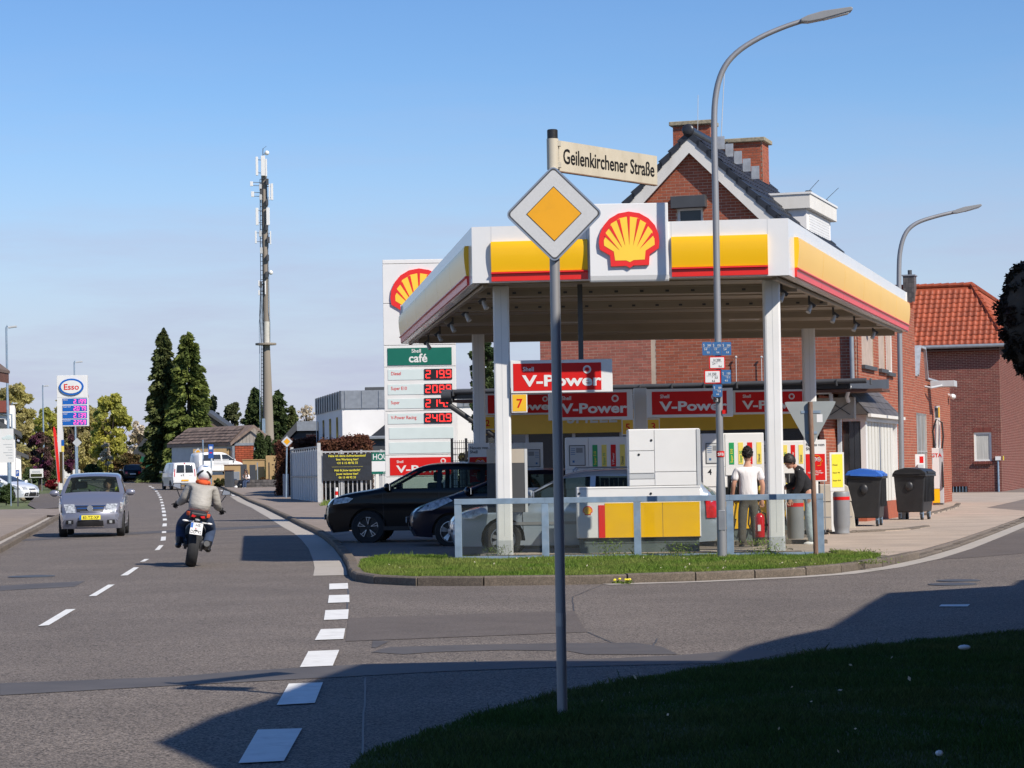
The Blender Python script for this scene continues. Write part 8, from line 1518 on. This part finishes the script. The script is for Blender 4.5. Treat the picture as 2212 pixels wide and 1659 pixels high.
def head(parent, c, yaw=0, pitch=0, s=1.0, hairm='hair', style='short', face=True):
    R = Matrix.Rotation(yaw, 4, 'Z') @ Matrix.Rotation(pitch, 4, 'X'); T = Matrix.Translation(c) @ R; mp = lambda v: tuple(T @ (Vector(v) * s)); h = MB()      # faces local -y
    pr = []
    for i in range(13):
        t = i / 12; z = -.115 + .235 * t; w = (.045 + .038 * math.sin(min(1, t * 1.5) * math.pi / 2)) * (1 if t < .62 else math.sqrt(max(0.02, 1 - ((t - .62) / .385) ** 2))); dpt = (.055 + .045 * math.sin(min(1, t * 1.35) * math.pi / 2)) * (1 if t < .62 else math.sqrt(max(0.02, 1 - ((t - .62) / .385) ** 2))); pr.append((z, w, dpt))
    n = 20; vs = []; fs = []
    for z, w, dp in pr: vs += [mp((w * math.cos(a), dp * math.sin(a) * (1 if math.sin(a) > 0 else .95) - (.012 if z < -.05 and math.sin(a) < 0 else 0), z)) for a in [k * math.tau / n for k in range(n)]]
    for i in range(12): fs += [(i * n + k, i * n + (k + 1) % n, (i + 1) * n + (k + 1) % n, (i + 1) * n + k) for k in range(n)]
    h.add(vs, fs + [tuple(range(n)), tuple(12 * n + k for k in range(n))])
    h.add([mp(v) for v in ((-.014, -.093, -.03), (.014, -.093, -.03), (0, -.122, -.032), (0, -.094, .025), (0, -.1, -.04))], [(0, 2, 3), (2, 1, 3), (0, 4, 2), (4, 1, 2)])
    hd = h.build('head', K['skin'], parent, smooth=True)
    for sx in (-1, 1):
        e = MB(); e.ball((0, 0, 0), (.014, .026, .034), 8, 6); e.v = [mp((v[0] + sx * .084, v[1] + .008, v[2] - .005)) for v in e.v]; e.build('ear', K['skin'], hd, smooth=True)
        if face:
            e = MB(); e.ball((sx * .032, -.084, .012), (.014, .01, .008), 8, 6); e.v = [mp(v) for v in e.v]; e.build('eye', K['hair'], hd); e = MB(); e.bar((sx * .018, -.094, .032), (sx * .05, -.085, .034), .008, .007); e.v = [mp(v) for v in e.v]; e.build('eyebrow', K[hairm], hd)
    if face: e = MB(); e.bar((-.022, -.094, -.066), (.022, -.094, -.066), .008, .01); e.v = [mp(v) for v in e.v]; mk('lips', (.35, .12, .1), .5) if 'lips' not in K else None; e.build('mouth', K['lips'], hd)
    hr = MB(); n2 = 22; m2 = 10; vs = []; fs = []
    for j in range(m2 + 1):
        for k in range(n2):
            a = k * math.tau / n2; back = (math.sin(a) + 1) / 2; low = {'short': .42 + .33 * back, 'bowl': .5 + .28 * back, 'long': .5 + .5 * back}[style]; ph = j / m2 * low * math.pi; bump = 1.02 + .03 * math.sin(k * 5 + j * 3) + (.06 if style != 'short' else 0)
            vs.append(mp((.083 * bump * math.sin(ph) * math.cos(a), .1 * bump * math.sin(ph) * math.sin(a) + .006, .022 + (.108 if style == 'short' else .112) * bump * math.cos(ph))))
    for j in range(m2): fs += [(j * n2 + k, j * n2 + (k + 1) % n2, (j + 1) * n2 + (k + 1) % n2, (j + 1) * n2 + k) for k in range(n2)]
    hr.add(vs, fs); tf = quads(np.array(vs[n2:])[RNG.integers(0, len(vs) - n2, 500)] + RNG.normal(0, .003, (500, 3)), .013 * s, aspect=2.4).reshape(-1, 3); hr.add([tuple(q) for q in tf], [(4 * i, 4 * i + 1, 4 * i + 2, 4 * i + 3) for i in range(500)]); o = hr.build('hair', K[hairm], hd, smooth=True); sd = o.modifiers.new('t', 'SOLIDIFY'); sd.thickness = .012 * s; return hd
# man in the white shirt, seen from behind, facing away (+y)
mp_ = at(1619, 1190, 42.3); P0 = Vector((mp_.x, 42.3, .05)); man = thing('person', 'person with short dark hair in a white T-shirt and olive trousers, seen from behind', 'person', P0, math.radians(4))
Vb = [(0, 0, .95, .13), (0, .0, 1.12, .13), (0, 0, 1.3, .11), (0, 0, 1.42, .06), (0, .01, 1.53, .052), (0, .015, 1.6, .052), (-.1, 0, .88, .09), (-.12, -.02, .5, .065), (-.14, -.05, .1, .045), (.1, 0, .88, .09), (.11, .0, .5, .065), (.13, -.04, .1, .045), (-.18, 0, 1.37, .05), (-.27, -.02, 1.14, .046), (-.28, .1, .9, .036), (.18, 0, 1.37, .05), (.26, -.02, 1.14, .05), (.25, .02, .88, .038)]
Eb = [(0, 1), (1, 2), (2, 3), (3, 4), (4, 5), (0, 6), (6, 7), (7, 8), (0, 9), (9, 10), (10, 11), (3, 12), (12, 13), (13, 14), (3, 15), (15, 16), (16, 17)]
skin('body', 'skin', man, Vb, Eb)
skin('t_shirt', 'cloth_white', man, [(0, 0, .8, (.2, .145)), (0, -.005, 1.1, (.18, .135)), (0, -.01, 1.3, (.2, .145)), (0, 0, 1.42, (.15, .115)), (0, .005, 1.49, .085), (-.195, 0, 1.39, .085), (-.26, -.015, 1.2, .072), (.195, 0, 1.39, .085), (.25, -.015, 1.2, .072)], [(0, 1), (1, 2), (2, 3), (3, 4), (3, 5), (5, 6), (3, 7), (7, 8)])
skin('trousers', 'cloth_olive', man, [(0, 0, 1.0, (.165, .125)), (0, .0, .86, (.175, .14)), (-.1, 0, .78, .105), (-.12, -.02, .48, .085), (-.14, -.05, .08, .075), (.1, 0, .78, .105), (.11, .0, .48, .085), (.13, -.04, .08, .075)], [(0, 1), (1, 2), (2, 3), (3, 4), (1, 5), (5, 6), (6, 7)])
head(man, (0, .02, 1.68), yaw=math.pi, face=False, s=1.05); hand(man, (-.28, .11, .88), (.02, .2, -1), 1); hand(man, (.25, .02, .86), (0, .1, -1), -1)
for s in (-1, 1): b = MB(); b.ball((s * .135, .03, .045), (.05, .13, .045), 10, 6); b.build('shoe', K['black'], man, smooth=True)
# person in the black hoodie, bending to the left
mp_ = at(1752, 1187, 43.0); P0 = Vector((mp_.x, 43.0, .05)); pb = thing('person', 'person in a black hooded top and pale jeans bending left behind the yield sign', 'person', P0, math.radians(0))
q = lambda z: -.0 - max(0, z - .95) * .42
Vb = [(.0, 0, .92, .13), (-.05, 0, 1.08, .13), (-.14, 0, 1.26, .11), (-.2, 0, 1.36, .06), (-.25, 0, 1.44, .055), (-.3, -.0, 1.49, .055), (-.02, -.1, .85, .09), (-.03, -.1, .48, .065), (.03, -.1, .1, .045), (.02, .1, .85, .09), (.05, .12, .48, .065), (.1, .14, .1, .045), (-.17, -.18, 1.3, .05), (-.22, -.22, 1.06, .045), (-.36, -.2, .88, .038), (-.16, .18, 1.31, .05), (-.26, .2, 1.1, .045), (-.48, .12, 1.05, .038)]
skin('body', 'skin', pb, Vb, Eb)
skin('hooded_top', 'cloth_black', pb, [(.01, 0, .78, (.16, .19)), (-.05, 0, 1.08, (.15, .18)), (-.14, 0, 1.28, (.15, .19)), (-.2, 0, 1.39, (.11, .12)), (-.18, -.2, 1.33, .1), (-.21, -.23, 1.08, .08), (-.34, -.2, .9, .055), (-.16, .2, 1.34, .09), (-.26, .2, 1.12, .075), (-.44, .13, 1.06, .055), (-.15, 0, 1.45, (.09, .11))], [(0, 1), (1, 2), (2, 3), (2, 4), (4, 5), (5, 6), (2, 7), (7, 8), (8, 9), (3, 10)])
skin('jeans', 'jeans_light', pb, [(.0, 0, 1.0, (.13, .165)), (.01, .0, .82, (.14, .18)), (-.02, -.1, .74, .105), (-.03, -.1, .46, .1), (.03, -.1, .06, .095), (.03, .1, .74, .105), (.05, .12, .46, .1), (.1, .14, .06, .095)], [(0, 1), (1, 2), (2, 3), (3, 4), (1, 5), (5, 6), (6, 7)])
head(pb, (-.36, -.01, 1.535), yaw=math.radians(-62), pitch=math.radians(18), style='bowl'); hand(pb, (-.37, -.2, .86), (-.4, 0, -1), 1); hand(pb, (-.5, .12, 1.05), (-1, 0, -.1), 1)
for s in (-1, 1): b = MB(); b.ball((-.05 + (.05 if s > 0 else -.03) + .06, s * .12, .045), (.13, .05, .045), 10, 6); b.build('shoe', K['white'], pb, smooth=True)
b = MB(); b.tube([(-.2, -.13, 1.4), (-.17, -.19, 1.3), (-.14, -.185, 1.16)], .006, 5); b.build('hood_cord', K['white'], pb)
# seated woman on the low stone wall
Pw = at(533, 1053, 169.6); pw = thing('person', 'person with long brown hair and blue jeans sitting on the low stone wall', 'person', (Pw.x, 169.6, zg(169.6))); sz = .48
skin('body', 'skin', pw, [(0, .1, sz + .08, .12), (-.02, .06, sz + .3, .11), (-.04, .02, sz + .5, .12), (-.05, .0, sz + .58, .08), (-.06, -.02, sz + .66, .05), (-.1, .0, sz + .05, .085), (-.16, -.42, sz + .04, .06), (-.2, -.5, .08, .045), (.1, .0, sz + .05, .085), (-.02, -.44, sz + .04, .06), (-.06, -.46, .08, .045), (-.2, .0, sz + .52, .055), (-.26, -.12, sz + .28, .042), (-.2, -.3, sz + .42, .034), (.13, .0, sz + .52, .055), (.2, -.08, sz + .26, .042), (.04, -.28, sz + .3, .034)], [(0, 1), (1, 2), (2, 3), (3, 4), (0, 5), (5, 6), (6, 7), (0, 8), (8, 9), (9, 10), (3, 11), (11, 12), (12, 13), (3, 14), (14, 15), (15, 16)])
skin('top', 'cloth_white', pw, [(0, .1, sz + .1, .16), (-.02, .06, sz + .3, .14), (-.04, .02, sz + .5, .14), (-.2, .0, sz + .52, .075), (-.26, -.12, sz + .28, .06), (.13, .0, sz + .52, .075), (.2, -.08, sz + .26, .065), (.06, -.26, sz + .3, .05)], [(0, 1), (1, 2), (2, 3), (3, 4), (2, 5), (5, 6), (6, 7)])
skin('jeans', 'jeans_light', pw, [(0, .1, sz + .1, .15), (-.1, .0, sz + .06, .1), (-.16, -.42, sz + .04, .085), (-.2, -.5, .06, .085), (.1, .0, sz + .06, .1), (-.02, -.44, sz + .04, .085), (-.06, -.46, .06, .09)], [(0, 1), (1, 2), (2, 3), (0, 4), (4, 5), (5, 6)]); [o for o in kids(pw) if o.name.startswith('jeans')][0].data.materials[0] = K['jeans']
head(pw, (-.07, -.04, sz + .8), yaw=math.radians(-20), pitch=math.radians(12), hairm='hair_brown', style='long'); b = MB(); b.tube([(-.1, .05, sz + .85), (-.13, -.05, sz + .6), (-.13, -.1, sz + .3)], [.08, .09, .05], 8); b.tube([(.03, .05, sz + .85), (.06, .0, sz + .6), (.07, -.06, sz + .32)], [.07, .08, .05], 8); b.tube([(-.03, .08, sz + .85), (-.03, .12, sz + .5), (0, .14, sz + .25)], [.1, .12, .06], 8); b.build('long_hair', K['hair_brown'], pw, smooth=True)
hand(pw, (-.2, -.3, sz + .42), (.1, -.3, 1), 1); hand(pw, (.04, -.28, sz + .3), (-1, -.2, 0), 1)
for x, y in ((-.22, -.56), (-.07, -.52)): b = MB(); b.ball((x, y, .05), (.05, .13, .05), 8, 6); b.build('shoe', K['white'], pw, smooth=True)
r_ = thing('shoulder_bag', 'black bag with a white shoe sized patch lying left of the seated person', 'bag', (Pw.x - .45, 169.3, zg(169.3))); b = MB(); b.ball((0, 0, .2), (.2, .12, .2), 10, 8); b.build('body', K['black'], r_); b = MB(); b.ball((-.28, 0, .14), (.14, .08, .1), 10, 6); b.build('white_flap', K['white'], r_)
# driver of the oncoming car
dr = thing('person', 'driver in a dark top behind the windscreen of the oncoming mauve car', 'person', mv[0].location, mv[0].rotation_euler.z)
skin('body', 'skin', dr, [(.1, .36, .75, .14), (.05, .36, 1.0, .14), (.03, .36, 1.15, .09), (.04, .36, 1.25, .05), (.1, .54, 1.08, .06), (.3, .56, .95, .045), (.5, .46, 1.05, .035), (.1, .18, 1.08, .06), (.3, .14, .95, .045), (.5, .26, 1.05, .035)], [(0, 1), (1, 2), (2, 3), (2, 4), (4, 5), (5, 6), (2, 7), (7, 8), (8, 9)])
skin('top', 'cloth_black', dr, [(.1, .36, .75, .17), (.05, .36, 1.0, .17), (.03, .36, 1.14, .11), (.1, .54, 1.08, .08), (.3, .56, .95, .065), (.1, .18, 1.08, .08), (.3, .14, .95, .065)], [(0, 1), (1, 2), (2, 3), (3, 4), (2, 5), (5, 6)]); head(dr, (.06, .36, 1.34), yaw=math.pi / 2, hairm='hair_brown'); hand(dr, (.5, .46, 1.05), (1, -.3, .5), 1); hand(dr, (.5, .26, 1.05), (1, .3, .5), -1)
b = MB(); b.tube([(.52 + .03 * math.sin(a), .36 + .18 * math.cos(a), 1.03 + .16 * math.sin(a)) for a in [k * math.tau / 20 for k in range(21)]], .014, 6); b.build('steering_wheel', K['black'], mv[0])
r_ = thing('dashboard_doll', 'yellow and red trinket on the dashboard of the oncoming car', 'trinket', mv[0].location, mv[0].rotation_euler.z); b = MB(); b.ball((.62, .62, 1.2), (.05, .07, .07), 8, 6); b.build('yellow_top', K['yellow_stand'], r_); b = MB(); b.ball((.62, .62, 1.1), (.05, .05, .07), 8, 6); b.build('red_body', K['red_sign'], r_); b = MB(); b.ball((.7, .12, 1.08), (.06, .1, .04), 8, 6); b.ball((.7, .3, 1.1), (.06, .08, .03), 8, 6); b.build('red_cloth', K['red_sign'], r_)
# ---------------------------------------------------------------- motorcycle and rider (local: forward +y)
mg = gr(411, 1226); mo = thing('motorcycle', 'black naked motorcycle with a white number plate riding away from the camera', 'motorcycle', mg, math.radians(9)); lean = math.radians(4); mo.rotation_euler = (0, math.radians(9.5), math.radians(8))
def wheel2(y, r, w, nm):
    fn = lambda x, yy, z: (z, y + x, r + yy); b = MB(); b.lathe([(r * .74, -w * .4), (r * .86, -w * .5), (r * .95, -w * .4), (r, -w * .12), (r, w * .12), (r * .95, w * .4), (r * .86, w * .5), (r * .74, w * .4)], 32, fn, cap=False); o = b.build(nm, K['rubber'], mo, smooth=True); b = MB(); b.lathe([(r * .75, -w * .3), (r * .7, 0), (r * .75, w * .3)], 28, fn, cap=False)
    for k in range(5): a = k * math.tau / 5; b.bar(fn(.03 * math.cos(a), .03 * math.sin(a), 0), fn(r * .72 * math.cos(a), r * .72 * math.sin(a), 0), .03, .03)
    b.lathe([(.05, -w * .4), (.05, w * .4)], 12, fn); b.build('rim', K['black'], o); b = MB(); b.lathe([(r * .5, w * .45), (r * .5, w * .47), (r * .3, w * .47)], 20, fn); b.build('brake_disc', K['alu'], o); return o
wheel2(.31, .315, .185, 'rear_wheel'); wheel2(1.72, .3, .12, 'front_wheel')
b = MB(); b.bar((-.13, .31, .32), (-.13, .95, .42), .05, .08); b.bar((.13, .31, .32), (.13, .95, .42), .05, .08); b.build('swingarm', K['black_plastic'], mo); b = MB(); b.tube([(-.02, .45, .62), (0, .75, .68)], .04, 8); b.build('shock', K['grey_dark'], mo)
b = MB(); b.ball((0, 1.05, .5), (.2, .28, .24), 14, 10); b.box(-.17, .17, .85, 1.3, .3, .5); b.build('engine', K['grey_dark'], mo, bevel=.02); b = MB(); b.ball((0, 1.15, .92), (.17, .32, .14), 14, 10); b.build('tank', K['black'], mo, smooth=True)
b = MB(); b.prism([(-.02, .82), (.1, .95), (.75, .84), (.75, .78), (.1, .8)], -.12, .12, lambda y, z, x: (x, y, z)); b.build('seat', K['black_plastic'], mo, bevel=.025); b = MB(); b.prism([(-.08, .86), (-.05, .93), (.25, .92), (.25, .8), (.0, .8)], -.14, .14, lambda y, z, x: (x * (1.0), y, z)); b.build('tail', K['black'], mo, bevel=.03)
for s in (-1, 1):
    b = MB(); b.prism([(s * .03, .855), (s * .1, .875), (s * .115, .835), (s * .06, .83)], -.1, -.07); b.build('taillight', K['lamp_red_lit'] if 'lamp_red_lit' in K else K['lamp_red'], mo)
    b = MB(); b.bar((s * .05, .0, .76), (s * .17, -.02, .755), .02, .02); b.ball((s * .2, -.03, .755), (.05, .03, .018), 8, 6); b.build('indicator', K['white'], mo)
    b = MB(); b.bar((s * .18, .62, .34), (s * .3, .62, .33), .03, .03); b.bar((s * .12, .55, .36), (s * .2, .95, .5), .03, .05); b.build('foot_peg', K['alu'], mo)
    b = MB(); b.tube([(0, 1.35, 1.02), (s * .2, 1.32, 1.05), (s * .33, 1.22, 1.03), (s * .4, 1.18, 1.02)], [.016, .016, .018, .018], 8); b.build('handlebar', K['black'], mo); b = MB(); b.bar((s * .34, 1.25, 1.1), (s * .42, 1.28, 1.25), .012, .012); b.prism([(s * .34, 1.24), (s * .5, 1.27), (s * .49, 1.33), (s * .36, 1.35)], 1.26, 1.285); m_ = b.build('mirror', K['black'], mo); b = MB(); b.prism([(s * .355, 1.25), (s * .485, 1.275), (s * .475, 1.322), (s * .37, 1.338)], 1.254, 1.2595); b.build('mirror_glass', K['chrome'], m_)
b = MB(); b.bar((0, -.02, .8), (0, -.1, .6), .05, .02); b.build('plate_holder', K['black'], mo); p_ = bpy.data.objects.new('number_plate', MB().box(-.1, .1, -.006, .0, 0, .2).mesh('number_plate', K['white'])); link(p_, mo); p_.location = (0, -.115, .55); p_.rotation_euler = (math.radians(-16), 0, 0)
text('HS', .052, K['black'], p_, (.02, -.0075, .135), bold=.001); text('DD 92', .056, K['black'], p_, (0, -.0075, .018), bold=.001, sx=.85); bx('country_band', K['blue_pylon'], p_, -.098, -.058, -.0075, -.006, .11, .195); b = MB(); b.lathe([(.012, 0), (.01, .001)], 10, lambda x, y, z: (-.01 + x, -.0065 - z, .105 + y)); b.build('seal', K['red_sign'], p_)
b = MB(); b.box(-.04, .04, -.06, -.02, .78, .81); b.build('plate_lamp', K['lamp_clear'], mo); b = MB(); b.prism([(.05, .66), (.5, .64), (.62, .5), (.3, .5)], -.09, .09, lambda y, z, x: (x, y, z)); b.build('hugger', K['black_plastic'], mo); b = MB(); b.tube([(.16, .95, .34), (.2, .5, .36), (.21, .25, .42)], [.045, .06, .05], 12); b.build('exhaust', K['grey_dark'], mo, smooth=True)
b = MB(); b.tube([(-.09, 1.72, .3), (-.09, 1.42, 1.0)], .025, 8); b.tube([(.09, 1.72, .3), (.09, 1.42, 1.0)], .025, 8); b.build('fork', K['alu'], mo); b = MB(); b.ball((0, 1.5, .92), (.12, .12, .14), 12, 8); b.build('headlamp', K['black'], mo, smooth=True)
rd = thing('person', 'motorcycle rider in a light grey jacket, orange hood, jeans and a white helmet', 'person', mo.location, 0); rd.rotation_euler = mo.rotation_euler; rd.scale = (1, 1, .955)
skin('body', 'skin', rd, [(0, .5, .98, .13), (0, .54, 1.14, .11), (0, .62, 1.3, .1), (0, .69, 1.42, .06), (0, .74, 1.5, .05), (-.12, .6, .9, .09), (-.27, .92, .68, .065), (-.22, .66, .4, .045), (.12, .6, .9, .09), (.27, .92, .68, .065), (.22, .66, .4, .045), (-.19, .7, 1.37, .05), (-.285, .78, 1.12, .042), (-.35, 1.12, 1.05, .034), (.19, .7, 1.37, .05), (.285, .78, 1.12, .042), (.35, 1.12, 1.05, .034)], [(0, 1), (1, 2), (2, 3), (3, 4), (0, 5), (5, 6), (6, 7), (0, 8), (8, 9), (9, 10), (3, 11), (11, 12), (12, 13), (3, 14), (14, 15), (15, 16)])
skin('jacket', 'jacket', rd, [(0, .47, .93, (.2, .16)), (0, .5, 1.1, (.205, .17)), (0, .58, 1.3, (.23, .175)), (0, .69, 1.46, (.16, .13)), (-.19, .69, 1.4, .1), (-.285, .76, 1.12, .082), (-.34, 1.08, 1.06, .058), (.19, .69, 1.4, .1), (.285, .76, 1.12, .082), (.34, 1.08, 1.06, .058)], [(0, 1), (1, 2), (2, 3), (3, 4), (4, 5), (5, 6), (3, 7), (7, 8), (8, 9)])
skin('jeans', 'jeans', rd, [(0, .47, 1.0, (.175, .13)), (0, .5, .9, (.2, .15)), (-.16, .64, .87, .115), (-.26, .92, .68, .09), (-.22, .66, .36, .085), (.16, .64, .87, .115), (.26, .92, .68, .09), (.22, .66, .36, .085)], [(0, 1), (1, 2), (2, 3), (3, 4), (1, 5), (5, 6), (6, 7)])
b = MB(); b.lathe([(.19, -.02), (.2, .03), (.19, .05)], 24, lambda x, y, z: (x * 1.02, .48 + y * .8, .9 + z)); b.build('orange_hem', K['orange_cloth'], rd, smooth=True)
b = MB(); b.tube([(.1 * math.cos(a), .71 + .085 * math.sin(a), 1.48 - .02 * math.sin(a)) for a in [k * math.tau / 16 for k in range(17)]], .03, 8); b.ball((0, .63, 1.475), (.09, .05, .045), 10, 8); b.build('orange_hood', K['orange_cloth'], rd, smooth=True)
hx = MB(); hx.ball((0, .74, 1.65), (.132, .155, .15), 22, 16); hm = hx.build('helmet', K['helmet'], rd, smooth=True)
for s in (-1, 1):
    b = MB(); pts = []
    for k in range(9):
        t = k / 8
        for q in (0, .5, 1): x = (.14 + .83 * t) * (1 - q) + (.2 + .6 * t) * q; z = (.34 - .1 * t - .55 * t * t) * (1 - q) + (.1 - .2 * t - .55 * t * t) * q; n_ = math.sqrt(max(.02, 1 - x * x - z * z)); pts.append((s * x * .134, .74 - n_ * .157, 1.65 + z * .152))
    b.add(pts, [(3 * k + q, 3 * k + q + 1, 3 * k + q + 4, 3 * k + q + 3) for k in range(8) for q in (0, 1)]); b.build('helmet_stripe', K['black'], hm)
    hand(rd, (s * .35, 1.12, 1.05), (s * .3, .5, -.2), s, 'cloth_black', 1.0, 1.15); b = MB(); b.ball((s * .25, .62, .33), (.055, .15, .05), 10, 6); b.tube([(s * .235, .64, .34), (s * .245, .66, .48)], [.055, .06], 8); b.build('boot', K['black'], rd, smooth=True)
b = MB(); b.ball((0, .72, 1.76), (.07, .1, .022), 12, 6); b.build('helmet_vent', K['blue_marker'], hm, smooth=True)
